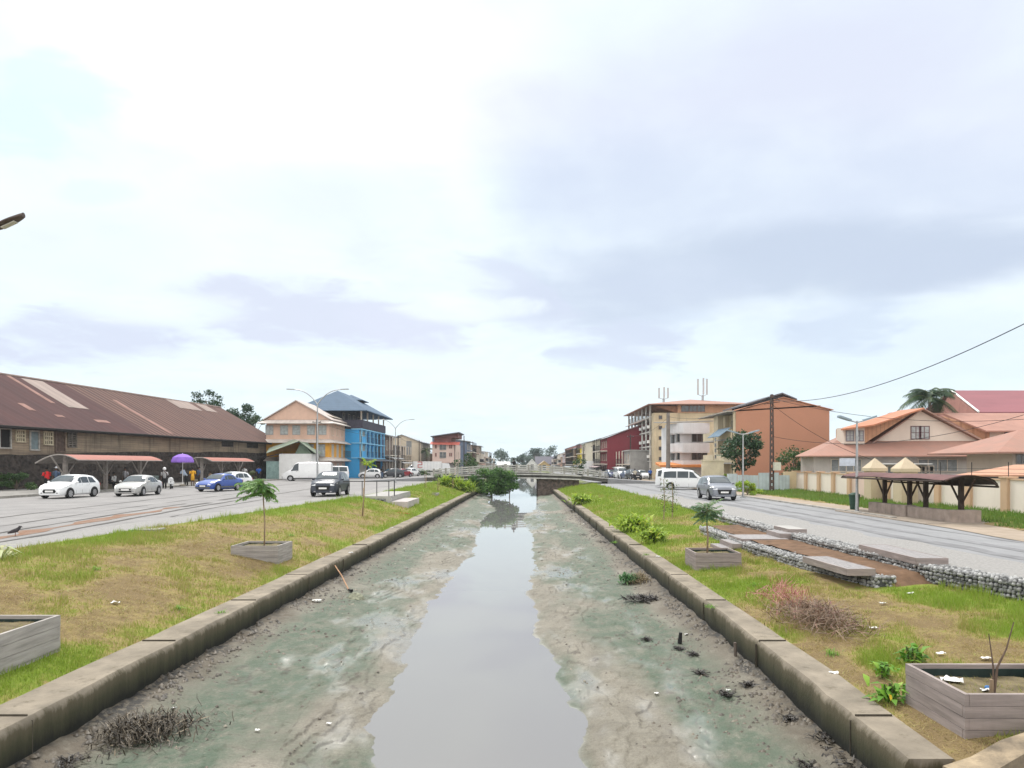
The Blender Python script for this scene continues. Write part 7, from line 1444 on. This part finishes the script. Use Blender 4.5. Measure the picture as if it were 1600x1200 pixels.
def tree(label, x, y, zb, zc, rx, rz_, n, ls, mat, trunk=.18, clumps=16, nm='tree', cat='tree', group=None, seed=1, lowtrunk=None, ry=None, droop=0):
    root = thing(nm, label, cat, (x, y, zb), 0, group); r = random.Random(seed); ry = ry or rx * .9
    CL = []
    for i in range(clumps):
        a = r.uniform(0, 2 * math.pi); q = r.uniform(.25, .95) ** .7; e = r.uniform(-.85, 1); k = math.sqrt(max(.05, 1 - e * e * .8)); CL.append((x + rx * q * k * math.cos(a), y + ry * q * k * math.sin(a), zc + rz_ * e * .8, r.uniform(.26, .44) * min(rx, rz_ * 1.2)))
    m = MB(); top = zc + rz_ * .2; m.tube([(x, y, zb), (x + r.uniform(-.1, .1), y, zb + (zc - zb) * .5), (x, y, top)], [trunk, trunk * .75, trunk * .35], 8)
    t = m.build('trunk', BARK, root, smooth=1); m = MB()
    for c in CL:
        z0 = zb + (zc - rz_ * .6 - zb) * r.uniform(.6, 1.0) if zc - rz_ > zb else zb + .1; m.tube([(x, y, z0), ((x + c[0]) / 2, (y + c[1]) / 2, (z0 + c[2]) / 2 + .1 * rz_), c[:3]], [trunk * .4, trunk * .25, trunk * .08], 5)
    m.build('limbs', BARK, root)
    per = n // clumps; P = []; T = []
    for i, c in enumerate(CL):
        d = rng.normal(size=(per, 3)); d /= np.linalg.norm(d, axis=1)[:, None]; rad = rng.uniform(.35, 1.0, (per, 1)) ** .6 * c[3] * rng.uniform(.75, 1.35, (per, 1)); P.append(np.array(c[:3]) + d * rad * np.array([1.15, 1.15, .8])); T.append(np.full(per, r.uniform(.15, .85)))
    leaves('crown', np.concatenate(P), ls, mat, root, tint=np.concatenate(T), droop=droop); return root
tree('leafy tree with big dark leaves standing before the beige flats and orange wall', wx(1161, 68), 68, ZR, wz(706, 68), 1.75, 2.0, 2300, .36, LEAFD, .14, 18, seed=3, droop=.4)
tree('round shrub behind the cream wall left of the salmon house', wx(1240, 70), 70, ZR, wz(722, 70), 2.0, 1.3, 1800, .26, LEAF, .1, 14, nm='shrub', cat='shrub', seed=5); tree('thinner green shrub touching the salmon eave behind the cream wall', wx(1262, 69), 69, ZR, wz(724, 69), .9, 1.0, 700, .22, leafmat('olive leaves', (.06, .08, .03), (.12, .15, .05)), .07, 8, nm='shrub', cat='shrub', seed=6)
tree('tree crown showing above the warehouse roof, left of two', wx(322, 135), 135, 0, wz(630, 135), 2.6, 2.4, 1500, .5, LEAFD, .3, 13, seed=8); tree('wider tree crown behind the warehouse roof end, right of two', wx(374, 135), 135, 0, wz(655, 135), 3.2, 3.2, 2300, .5, LEAFD, .3, 16, seed=9); tree('low tree between the warehouse and salmon house', wx(396, 138), 138, 0, wz(664, 138), 2.0, 2.0, 1200, .45, LEAF, .25, 10, seed=10)
tree('wide green bush hanging over the water below the left part of the bridge', wx(768, 87.5), 88.2, -1.9, wz(753, 88), 2.75, 1.6, 9500, .30, leafmat('mangrove leaves', (.045, .115, .03), (.10, .21, .045), (.18, .3, .07)), .12, 40, nm='bush', cat='bush', seed=11, ry=1.5); tree('small trailing branch bush at the right side of the bridge bush', wx(796, 87.5), 87.8, -1.9, wz(757, 88), 1.1, .55, 900, .25, MATS['mangrove leaves'], .06, 9, nm='bush', cat='bush', seed=12, ry=.8)
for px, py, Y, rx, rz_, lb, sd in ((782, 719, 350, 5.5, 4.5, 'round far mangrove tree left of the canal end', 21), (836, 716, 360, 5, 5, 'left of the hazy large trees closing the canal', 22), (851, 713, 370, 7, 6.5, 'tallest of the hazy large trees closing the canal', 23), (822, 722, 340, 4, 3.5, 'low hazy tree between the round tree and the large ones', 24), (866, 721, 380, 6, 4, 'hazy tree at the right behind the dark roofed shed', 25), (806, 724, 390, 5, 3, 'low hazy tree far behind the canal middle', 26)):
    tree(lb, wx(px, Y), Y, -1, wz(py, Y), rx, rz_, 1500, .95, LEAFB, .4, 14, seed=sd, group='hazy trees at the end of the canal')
tree('small green tree at the left end of the bridge behind the railing', wx(728, 118), 118, 0, wz(722, 118), 1.9, 1.5, 900, .35, LEAF, .12, 10, seed=31); tree('small green tree behind the right end of the bridge', wx(902, 140), 140, ZR, wz(728, 140), 1.8, 1.4, 800, .35, LEAF, .12, 9, seed=32)
tree('low green plant at the foot of the beige flats', wx(1126, 80), 80, ZR, wz(744, 80), .75, .45, 420, .2, LEAFY, .04, 7, nm='shrub', cat='shrub', seed=33); tree('creeping green weeds at the dark foot of the warehouse wall', wx(26, 57.5), 57.5, .1, .75, 2.6, .75, 2600, .17, LEAF, .04, 16, nm='shrub', cat='shrub', seed=34, ry=.9); tree('clump of weeds at the warehouse foot under the shorter canopy end', wx(388, 93), 93, .1, .8, 1.6, .6, 700, .2, leafmat('olive leaves', (.06,) * 3, (.1,) * 3), .04, 9, nm='shrub', cat='shrub', seed=35)
tree('grassy shrub at the far end of the right lawn by the sheet fence', wx(1168, 58), 58, ZR, ZR + .5, 1.3, .55, 1300, .2, LEAFY, .04, 12, nm='shrub', cat='shrub', seed=36)
# palms
def palm(label, x, y, zb, zc, L_, nf, mat, seed, trunk=.16, nl=34, drop=.9):
    root = thing('palm_tree', label, 'palm', (x, y, zb)); r = random.Random(seed); m = MB(); m.tube([(x, y, zb), (x + .2, y, (zb + zc) / 2), (x, y, zc)], [trunk * 1.3, trunk, trunk * .8], 9); m.build('trunk', BARK, root, smooth=1); st = MB(); V = []; T = []
    for f in range(nf):
        a = 2 * math.pi * f / nf + r.uniform(-.25, .25); el = r.uniform(-.25, 1.3); l = L_ * r.uniform(.8, 1.1); path = []
        for i in range(12):
            t = i / 11; path.append(Vector((x + math.cos(a) * l * t * math.cos(el * (1 - t * .35)), y + math.sin(a) * l * t * math.cos(el * (1 - t * .35)), zc + l * (math.sin(el) * t - drop * t * t * .75))))
        st.tube(path, [.045 * (1 - .8 * i / 11) for i in range(12)], 5); tn = r.uniform(.1, .9)
        for i in range(nl):
            t = .12 + .88 * i / nl; k = t * 11; j = min(10, int(k)); p = path[j].lerp(path[j + 1], k - j); d = (path[j + 1] - path[j]).normalized(); sd = d.cross(Vector((0, 0, 1))); sd = sd.normalized() if sd.length > .01 else Vector((1, 0, 0)); ll = L_ * .30 * math.sin(math.pi * (.12 + .8 * t)) + .1
            for s in (1, -1):
                tip = p + sd * s * ll * .75 + d * ll * .5 - Vector((0, 0, ll * r.uniform(.25, .7))); w = d * .035 * L_ / 2.5; V += [tuple(p - w), tuple(p + w), tuple(tip)]; T += [tn + r.uniform(-.1, .1)] * 3
    st.build('frond_stems', M('palm stem', (.16, .19, .07), .8, .2, 5), root); npmesh('crown', np.array(V), np.arange(len(V)).reshape(-1, 3), mat, root, np.clip(T, 0, 1)); return root
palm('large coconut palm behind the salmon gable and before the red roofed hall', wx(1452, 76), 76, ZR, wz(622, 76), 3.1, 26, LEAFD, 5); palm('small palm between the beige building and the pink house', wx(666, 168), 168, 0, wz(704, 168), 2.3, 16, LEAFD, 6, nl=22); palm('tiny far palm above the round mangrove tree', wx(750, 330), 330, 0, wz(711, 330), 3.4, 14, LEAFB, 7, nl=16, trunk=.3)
# feathery saplings
def sapling(label, x, y, zb, zc, R_, nf, mat, seed, leaf=.13, nl=9, stem=.018, lean=(0, 0), flat=.5, stake=None, nm='sapling', group='young trees planted on the banks', asym=(0, 0)):
    root = thing(nm, label, 'sapling', (x, y, zb), 0, group); r = random.Random(seed); m = MB(); tx, ty = x + lean[0], y + lean[1]; m.tube([(x, y, zb), (x + lean[0] * .3 + .02, y, zb + (zc - zb) * .4), (x + lean[0] * .6 - .02, y, zb + (zc - zb) * .75), (tx, ty, zc)], [stem * 1.2, stem, stem * .9, stem * .7], 7); m.build('trunk', BARKL, root, smooth=1); st = MB(); V = []; F_ = []; T = []
    for f in range(nf):
        a = 2 * math.pi * f * .618 + r.uniform(-.3, .3); l = R_ * r.uniform(.65, 1.1) * (1 + .5 * (asym[0] * math.cos(a) + asym[1] * math.sin(a))); z0 = zc - r.uniform(0, .75) * R_; el = r.uniform(-.1, .9) * flat; path = []
        for i in range(7): t = i / 6; path.append(Vector((tx + math.cos(a) * l * t + asym[0] * R_ * .3 * t, ty + math.sin(a) * l * t, z0 + l * (el * t - .4 * t * t))))
        st.tube(path, [stem * .35 * (1 - .6 * i / 6) for i in range(7)], 4); tn = r.uniform(.1, .95)
        for i in range(nl):
            t = .25 + .75 * (i + .5) / nl; k = t * 6; j = min(5, int(k)); p = path[j].lerp(path[j + 1], k - j); d = (path[j + 1] - path[j]).normalized(); sd = d.cross(Vector((0, 0, 1))).normalized()
            for s in (1, -1):
                ll = leaf * r.uniform(.8, 1.2); dr = sd * s * .8 + d * .5 - Vector((0, 0, r.uniform(.25, .7))); dr.normalize(); tip = p + dr * ll; w = d * ll * .2; mid = p + dr * ll * .5; o = len(V); V += [tuple(p), tuple(mid + w), tuple(tip), tuple(mid - w)]; F_ += [(o, o + 1, o + 2), (o, o + 2, o + 3)]; T += [tn + r.uniform(-.15, .15)] * 4
    st.build('leaf_stalks', M('leaf stalk', (.16, .22, .06), .8, .2, 5), root); npmesh('crown', np.array(V), np.array(F_), mat, root, np.clip(T, 0, 1))
    if stake: s = MB(); s.tube([(x + stake[0], y + .05, zb), (x + stake[0] + stake[2], y + .05, zb + stake[1])], .018, 6); s.build('stake', M('raw stake', (.5, .36, .22), .85, .2, 6), root)
    return root
Yp = 22.7; sapling('young feathery tree with bright green fronds growing from the left mid bank planter', wx(413, Yp), Yp, -.45, wz(752, Yp), .60, 60, LEAFS, 2, .16, 10, .022, flat=.6, lean=(-.02, 0), asym=(-.45, 0))
Yp = 22.4; sapling('young dark leaved tree growing from the right bank planter beside the steps', wx(1105, Yp), Yp, -.6, wz(793, Yp), .46, 60, leafmat('glossy sapling leaves', (.05, .115, .05), (.11, .20, .085), (.20, .29, .14)), 4, .12, 8, .028, flat=1.2)
sapling('thin tied sapling with a yellow tuft on the left bank beside the viewing platform', wx(566, 38), 38, float(bankL(wx(566, 38), 38)), wz(722, 38), .34, 10, LEAFY, 6, .16, 7, .03, lean=(.25, 0), flat=1.8, stake=(.05, 1.5, 0), asym=(.5, 0))
for px, pyb, pyt, lb, sd, mt in ((1037, 812, 748, 'slender sapling with sparse leaves, left of the pair on the right bank', 7, LEAF), (1050, 811, 752, 'slender sapling with sparse leaves, right of the pair on the right bank', 8, LEAF)):
    x, y = gp(px, pyb, -.66); root = thing('sapling', lb, 'sapling', (x, y, -.7), 0, 'young trees planted on the banks'); m = MB(); H = wz(pyt, y); m.tube([(x, y, -.75), (x + .04, y, (H - .7) / 2), (x, y, H)], [.03, .022, .012], 6); m.build('trunk', BARKL, root); P = []
    for k in range(130): z = random.uniform(-.3, H); P.append((x + random.gauss(.05, .13), y + random.gauss(0, .13), z))
    leaves('foliage', P, .13, leafmat('olive sapling leaves', (.07, .11, .03), (.15, .19, .06)), root, asp=.4)
for px, pyb, pyt, lb, sd, R_ in ((664, 772, 735, 'small dark sapling over the far low planter on the left bank', 9, .55), (684, 772, 741, 'small staked sapling right of the far planter near the bridge', 10, .35), (707, 764, 742, 'thin staked sapling among tall grass by the bridge', 12, .3)):
    Y = 2.95 * F / (pyb - CY); Y = min(Y, 80); x = wx(px, Y); sapling(lb, x, Y, float(bankL(x, Y)), wz(pyt, Y), R_, 16, LEAFD if sd == 9 else LEAF, sd, .2, 6, .03, stake=(.12, 1.7, .02), flat=.8)
# leafy plants on the banks
def clump(label, x, y, zb, r_, h, n, ls, mat, asp=.22, nm='plant', cat='plant', group=None, up=1.0, curve=.6, stems=True, basew=.5):
    """arching blade-like leaves growing out of one spot"""
    root = thing(nm, label, cat, (x, y, zb), 0, group); a = rng.uniform(0, 2 * np.pi, n); l = ls * rng.uniform(.55, 1.2, n); b = np.stack([x + rng.normal(0, r_ * basew, n), y + rng.normal(0, r_ * basew, n), zb + rng.uniform(0, h * .55, n) * (1 if stems else 0)], -1)
    out = np.stack([np.cos(a), np.sin(a), np.zeros(n)], -1); e = rng.uniform(.25, 1.25, n) * up; w = np.stack([-np.sin(a), np.cos(a), np.zeros(n)], -1) * (l * asp * .5)[:, None]
    p1 = b + out * (l * .5 * np.cos(e))[:, None] + np.array([0, 0, 1]) * (l * .5 * np.sin(e))[:, None]; p2 = p1 + out * (l * .5 * np.cos(e - curve))[:, None] + np.array([0, 0, 1]) * (l * .5 * np.sin(e - curve * 1.4))[:, None]
    v = np.stack([b - w * .3, b + w * .3, p1 + w, p1 - w, p2], 1).reshape(-1, 3); i = np.arange(n)[:, None] * 5; f = np.concatenate([i + np.array([[0, 1, 2]]), i + np.array([[0, 2, 3]]), i + np.array([[3, 2, 4]])])
    npmesh('foliage', v, f, mat, root, np.repeat(rng.uniform(0, 1, n), 5))
    if stems:
        m = MB()
        for k in range(7): q = random.uniform(0, 6.28); m.tube([(x + r_ * .3 * math.cos(q), y + r_ * .3 * math.sin(q), zb - .05), (x + r_ * .5 * math.cos(q), y + r_ * .5 * math.sin(q), zb + h * .7)], .008 + r_ * .012, 5)
        m.build('stems', M('plant stem', (.10, .13, .045), .8, .3, 6), root)
    return root
LEAFG = leafmat('bright weed leaves', (.08, .21, .025), (.19, .38, .04), (.34, .48, .07), .35)
def onR(px, py, z=-.72): x, y = gp(px, py, z); return x, y, float(bankR(x, y))
for px, py, r_, h, n, ls, lb in ((1382, 1032, .12, .30, 44, .20, 'smaller bright green broadleaf weed left in the group before the big right planter'), (1425, 1016, .16, .34, 50, .24, 'taller bright green broadleaf weed at the back near the big right planter'), (1390, 1062, .14, .32, 60, .23, 'front bright green broadleaf weed with a yellow leaf near the big right planter')):
    x, y, z = onR(px, py); clump(lb, x, y, z, r_, h, n, ls, LEAFG, .34, group='broadleaf weeds by the right planter')
x, y, z = onR(1388, 1064); tag(MB().grid([(x - .06, y - .13, z + .16), (x - .03, y - .15, z + .15), (x - .05, y - .15, z + .08), (x - .025, y - .16, z + .085)], 2, 2).build('yellow_leaf', M('yellow dead leaf', (.72, .5, .04), .7, .2, 9), loc=(x, y, z)), 'single yellow dead leaf hanging on the front weed by the right planter', 'leaf')
for px, py, r_, h, n, ls, lb, mt in ((990, 826, .75, 1.0, 460, .5, 'yellow green leafy shrub in the middle of the right bank', LEAFY), (1022, 843, .45, .8, 300, .42, 'yellow green leafy shrub with dark base on the right bank below the taller one', LEAFY), (908, 785, .9, 1.1, 360, .6, 'yellow green shrub on the right bank near the bridge', LEAFY), (890, 760, .7, 1.1, 200, .6, 'green shrub at the right foot of the bridge', LEAF)):
    x, y, z = onR(px, py, -.85); clump(lb, x, y, z, r_, h, n, ls, mt, .28, nm='shrub', cat='shrub', group='yellow green shrubs on the right bank')
x, y, z = onR(1147, 876, -.8); clump('small pale spiky variegated plant beside the right bank planter', x, y, z, .05, .1, 16, .42, leafmat('variegated leaves', (.3, .36, .16), (.55, .55, .33)), .14, up=.75, stems=False)
x, y = gp(3, 918, -.72); clump('pale striped spiky plant at the left picture edge on the bank', x, y, float(bankL(x, y)), .06, .2, 22, .62, leafmat('variegated leaves', (.3,) * 3, (.5,) * 3), .12, up=1.1, curve=1.0, stems=False)
for px, py, lb in ((712, 757, 'tall bright reed grass by the left bridge end, nearer clump'), (727, 755, 'tall bright reed grass by the left bridge end, right clump'), (697, 752, 'tall bright reed grass by the left bridge end, back clump')):
    x = wx(px, 82); clump(lb, x, 82, float(bankL(x, 82)), .9, 1.2, 420, 1.7, LEAFY, .07, up=1.3, nm='reed_clump', cat='reeds', group='tall reed clumps by the bridge', stems=False)
for px, py, lb in ((960, 838, 0), (1010, 856, 0), (205, 858, 1), (455, 838, 1), (560, 800, 1), (150, 905, 1), (280, 925, 1), (345, 925, 1), (430, 800, 1), (1180, 905, 0), (1110, 930, 0), (1300, 1000, 0)):
    x, y = gp(px, py, -.75 if lb == 0 else -.55); z = float((bankR if lb == 0 else bankL)(x, y)); clump('small green grass tuft scattered on the ' + ('right bank turf' if lb == 0 else 'left bank turf'), x, y, z, .10, .05, 60, .17, LEAFG, .07, nm='grass_tuft', cat='grass tuft', group='grass tufts on the ' + ('right' if lb == 0 else 'left') + ' bank', up=1.0, stems=False)
# dead plant heap, dead reeds on the mud, green clump and drift debris
def heap(label, x, y, zb, rx, ry, h, n, mat, nm, cat, w=.006, ln=.35, up=.5):
    root = thing(nm, label, cat, (x, y, zb)); m = MB(); P = []
    q = rng.normal(0, .45, (n, 2)); a = rng.uniform(0, 6.28, n); l = ln * rng.uniform(.4, 1.3, n); hh = h * np.exp(-(q ** 2).sum(1) * 1.3) * rng.uniform(.1, 1, n); e = rng.uniform(-.15, 1, n) * up
    b = np.stack([x + q[:, 0] * rx, y + q[:, 1] * ry, zb + hh], -1); d = np.stack([np.cos(a) * np.cos(e), np.sin(a) * np.cos(e), np.sin(e)], -1); s = np.stack([-np.sin(a), np.cos(a), rng.normal(0, .5, n)], -1) * w; k = b + d * (l * .6)[:, None] + np.array([0, 0, .02]); t = k + (d * np.array([1, 1, .2]) + rng.normal(0, .25, (n, 3))) * (l * .4)[:, None]
    v = np.stack([b - s, b + s, k + s, k - s, t], 1).reshape(-1, 3); i = np.arange(n)[:, None] * 5
    npmesh('stalks', v, np.concatenate([i + np.array([[0, 1, 2]]), i + np.array([[0, 2, 3]]), i + np.array([[3, 2, 4]])]), mat, root, np.repeat(rng.uniform(0, 1, n), 5)); [tag(q_, kind='stuff') for q_ in root.children]; return root
DEAD = leafmat('dead pinkish stalks', (.10, .06, .04), (.27, .19, .125), (.32, .13, .13), .1); REED = leafmat('dead black reeds', (.02, .017, .014), (.11, .09, .065), (.26, .21, .15), 0)
x, y, z = onR(1278, 958, -.75); heap('heap of dead pinkish brown plants at the end of the lower gabion', x, y, z, .75, 1.3, .36, 1500, DEAD, 'dead_plant_heap', 'plant heap', .005, .42, .8); x, y, z = onR(1232, 935, -.75); heap('sprawl of thin reddish weed stems left of the dead plant heap', x, y, z, .5, 1.5, .5, 420, leafmat('red weed stems', (.25, .08, .07), (.42, .2, .16), (.5, .12, .25), .2), 'weed', 'weed', .005, .4, 1.3)
x, y = gp(222, 1128, -1.5); heap('clump of dead black reeds on the mud at the lower left', x, y, mudz(x, y) - .02, .78, .75, .16, 1700, REED, 'dead_reed_clump', 'reeds', .007, .20, 1.1)
x, y = gp(983, 905, -1.5); root = clump('bushy green weed clump growing on the mud against the right wall', x, y, mudz(x, y), .26, .34, 420, .26, leafmat('mud weed leaves', (.03, .10, .03), (.08, .2, .06), (.22, .26, .12)), .14, group=None); heap('dead straw coloured weeds behind the green clump on the mud', x + .35, y - .1, mudz(x, y) + .03, .3, .5, .3, 500, leafmat('straw weed', (.12, .09, .05), (.3, .24, .14)), 'weed', 'weed', .006, .22, .9); x, y = gp(1005, 932, -1.52); heap('black driftwood twigs on the mud below the green clump', x, y, mudz(x, y), .55, .35, .1, 260, leafmat('black twigs', (.012, .011, .01), (.05, .042, .036), None, 0), 'driftwood', 'driftwood', .012, .3, .5)
BLK = leafmat('black twigs', (.012,) * 3, (.05,) * 3)
for i, (px, py, r_) in enumerate(((1062, 1003, .09), (1084, 1013, .12), (1095, 1040, .10), (1136, 1072, .12), (1170, 1064, .10), (1235, 1115, .12), (1290, 1150, .2), (1262, 1180, .2), (1325, 1190, .3), (940, 845, .3), (915, 832, .4), (108, 1180, .16), (330, 990, .12), (360, 965, .12), (1010, 985, .1), (60, 1150, .12), (620, 838, .6), (575, 862, .5))):
    x, y = gp(px, py, -1.5); heap('small black tangle of rotten twigs stranded on the mud along the canal walls', x, y, mudz(x, y) - .01, r_, r_ * 1.6, .05, 70, BLK, 'twig_tangle', 'debris', .009, .13, .25)['group'] = 'black twig tangles on the mud'
# broom stick and rag, white plate, post stubs, litter
x, y = gp(521, 886, -1.2); x2, y2 = gp(545, 922, -1.62); root = thing('broken_stick', 'pale broken stick leaning from the left wall down to the mud', 'stick', (x, y, -1.1)); m = MB(); m.tube([(x, y, -1.08), ((x + x2) / 2 + .02, (y + y2) / 2, -1.32), (x2, y2, mudz(x2, y2) + .03)], .02, 7); m.build('shaft', M('raw stick', (.42, .25, .15), .8, .25, 8), root); m = MB(); m.tube([(x2, y2, mudz(x2, y2) + .05), (x2 + .12, y2 - .12, mudz(x2, y2) + .03)], [.03, .05], 7); m.build('dark_tip', BLACK, root)
x, y = gp(556, 928, -1.6); z = mudz(x, y); m = MB(); pts = []
for i in range(12):
    for j in range(12): u, w = i / 11 * 2 - 1, j / 11 * 2 - 1; r2 = u * u + w * w; pts.append((x + u * .26, y + w * .26, z - .03 + max(0, .2 * (1 - r2)) + (float(vnoise(i * .7, j * .7, 4)) - .5) * .08))
m.grid(pts, 12, 12); o = m.build('muddy_rag', M('greenish muddy rag', (.36, .37, .27), .9, .5, 9, c2=(.08, .08, .06), bump=.5), loc=(x, y, z), smooth=1); tag(o, 'crumpled greenish rag lying on the mud at the end of the broken stick', 'rag')
x, y = gp(495, 937, -1.58); m = MB(); m.lathe([(0, .02), (.09, .02), (.12, .05), (.13, .05), (.1, .0), (0, .0)], (x, y, mudz(x, y) + .0), n=18); tag(m.build('white_dish', M('white plastic', (.78, .78, .75), .5, .05, 9), loc=(x, y, 0), smooth=30), 'round white plastic dish lying on the mud near the left wall', 'dish')
x, y = gp(1150, 1028, -1.58); m = MB(); m.tube([(x, y, -1.7), (x - .02, y, -1.28)], .03, 6); tag(m.build('wooden_stub', M('old stub', (.16, .13, .11), .9, .4, 6), loc=(x, y, -1.6)), 'short wooden stub standing in the mud against the right wall', 'post')
x, y = gp(1062, 1000, -1.58); m = MB(); m.tube([(x, y, -1.65), (x + .02, y, -1.42)], [.05, .035], 7); tag(m.build('black_stump', BLACK, loc=(x, y, -1.6)), 'small black stump sticking up from the mud in front of the right wall', 'stump')
LIT = M('white litter', (.80, .80, .79), .6, .08, 9)
def scrap(px, py, z, w, fn, lb, grp):
    x, y = gp(px, py, z); zz = fn(x, y) + .02; m = MB(); pts = []
    for i in range(5):
        for j in range(5): pts.append((x + (i / 4 - .5) * w * 1.6 + random.uniform(-.1, .1) * w, y + (j / 4 - .5) * w + random.uniform(-.1, .1) * w, zz + random.uniform(0, .45) * w))
    m.grid(pts, 5, 5); tag(m.build('litter_scrap', LIT, loc=(x, y, zz)), lb, 'litter', grp)
bR = lambda x, y: float(bankR(x, y)); bL = lambda x, y: float(bankL(x, y))
for px, py in ((1302, 1021), (1470, 1008), (1540, 1020), (1380, 936), (1423, 924), (1540, 927), (1028, 856), (1365, 966)): scrap(px, py, -.7, .09, bR, 'small scrap of white plastic litter on the right grass bank', 'white litter on the right bank')
for px, py in ((180, 937), (548, 846), (612, 812)): scrap(px, py, -.6, .10, bL, 'small scrap of white plastic litter on the left grass bank', 'white litter on the left bank')
for px, py in ((890, 768), (912, 822), (632, 859), (514, 1124), (1072, 996), (402, 1135), (1026, 1076), (1138, 1084), (272, 1112)): scrap(px, py, -1.68, .045, mudz, 'small white scrap of litter stranded on the canal mud', 'white litter on the mud')
scrap(1485, 1066, -.62, .16, lambda x, y: -.64, 'white plastic bag lying inside the big right planter', None); scrap(1540, 1079, -.62, .07, lambda x, y: -.64, 'torn white cup lid near the twigs in the big right planter', None)
x, y = gp(1543, 1077, -.62); m = MB(); m.ell((x, y, -.6), (.035, .035, .03), 10, .1); tag(m.build('bottle_top', M('blue plastic cap', (.05, .16, .38), .5, .1, 9), loc=(x, y, -.6)), 'small blue plastic cap at the foot of the bare twigs', 'cap')
root = thing('bare_twigs', 'bare dead sapling of two dark twigs growing in the big right planter', 'sapling', (wx(1552, 8.9), 8.9, -.65)); x = wx(1552, 8.9); m = MB(); m.tube([(x - .02, 8.9, -.7), (x - .02, 8.9, -.45)], .025, 7); m.build('stump', BARKL, root); m = MB(); m.tube([(x + .0, 8.9, -.68), (x + .05, 8.9, -.3), (wx(1572, 8.9), 8.9, wz(1015, 8.9)), (wx(1584, 8.9), 8.9, wz(972, 8.9))], [.02, .014, .010, .006], 6); m.build('twig', M('dark twig', (.13, .09, .07), .9, .3, 8), root); m = MB(); m.tube([(x, 8.9, -.66), (x - .0, 8.9, -.3), (wx(1545, 8.9), 8.9, wz(990, 8.9))], [.014, .010, .005], 6); m.build('twig', M('dark twig', (.13,) * 3), root)
x, y = gp(235, 834, -.12); o = MB().box(x - .35, x + .35, y - .35, y + .35, -.2, bL(x, y) + .05, .1).build('concrete_cover', CONC2, loc=(x, y, -.2)); tag(o, 'square concrete inspection cover at the top of the left bank', 'cover')
# ================================================================ humid air
hm = bpy.data.materials.new('haze'); hm.use_nodes = True; hn = hm.node_tree; hn.nodes.clear()
ho = hn.nodes.new('ShaderNodeOutputMaterial'); hv = hn.nodes.new('ShaderNodeVolumePrincipled'); hv.inputs['Color'].default_value = (.86, .93, .98, 1); hv.inputs['Density'].default_value = .00025; hv.inputs['Anisotropy'].default_value = .2
hn.links.new(hv.outputs[0], ho.inputs['Volume'])
tag(MB().box(-2600, 2600, -60, 5100, -4, 22).build('haze', hm), kind='stuff')
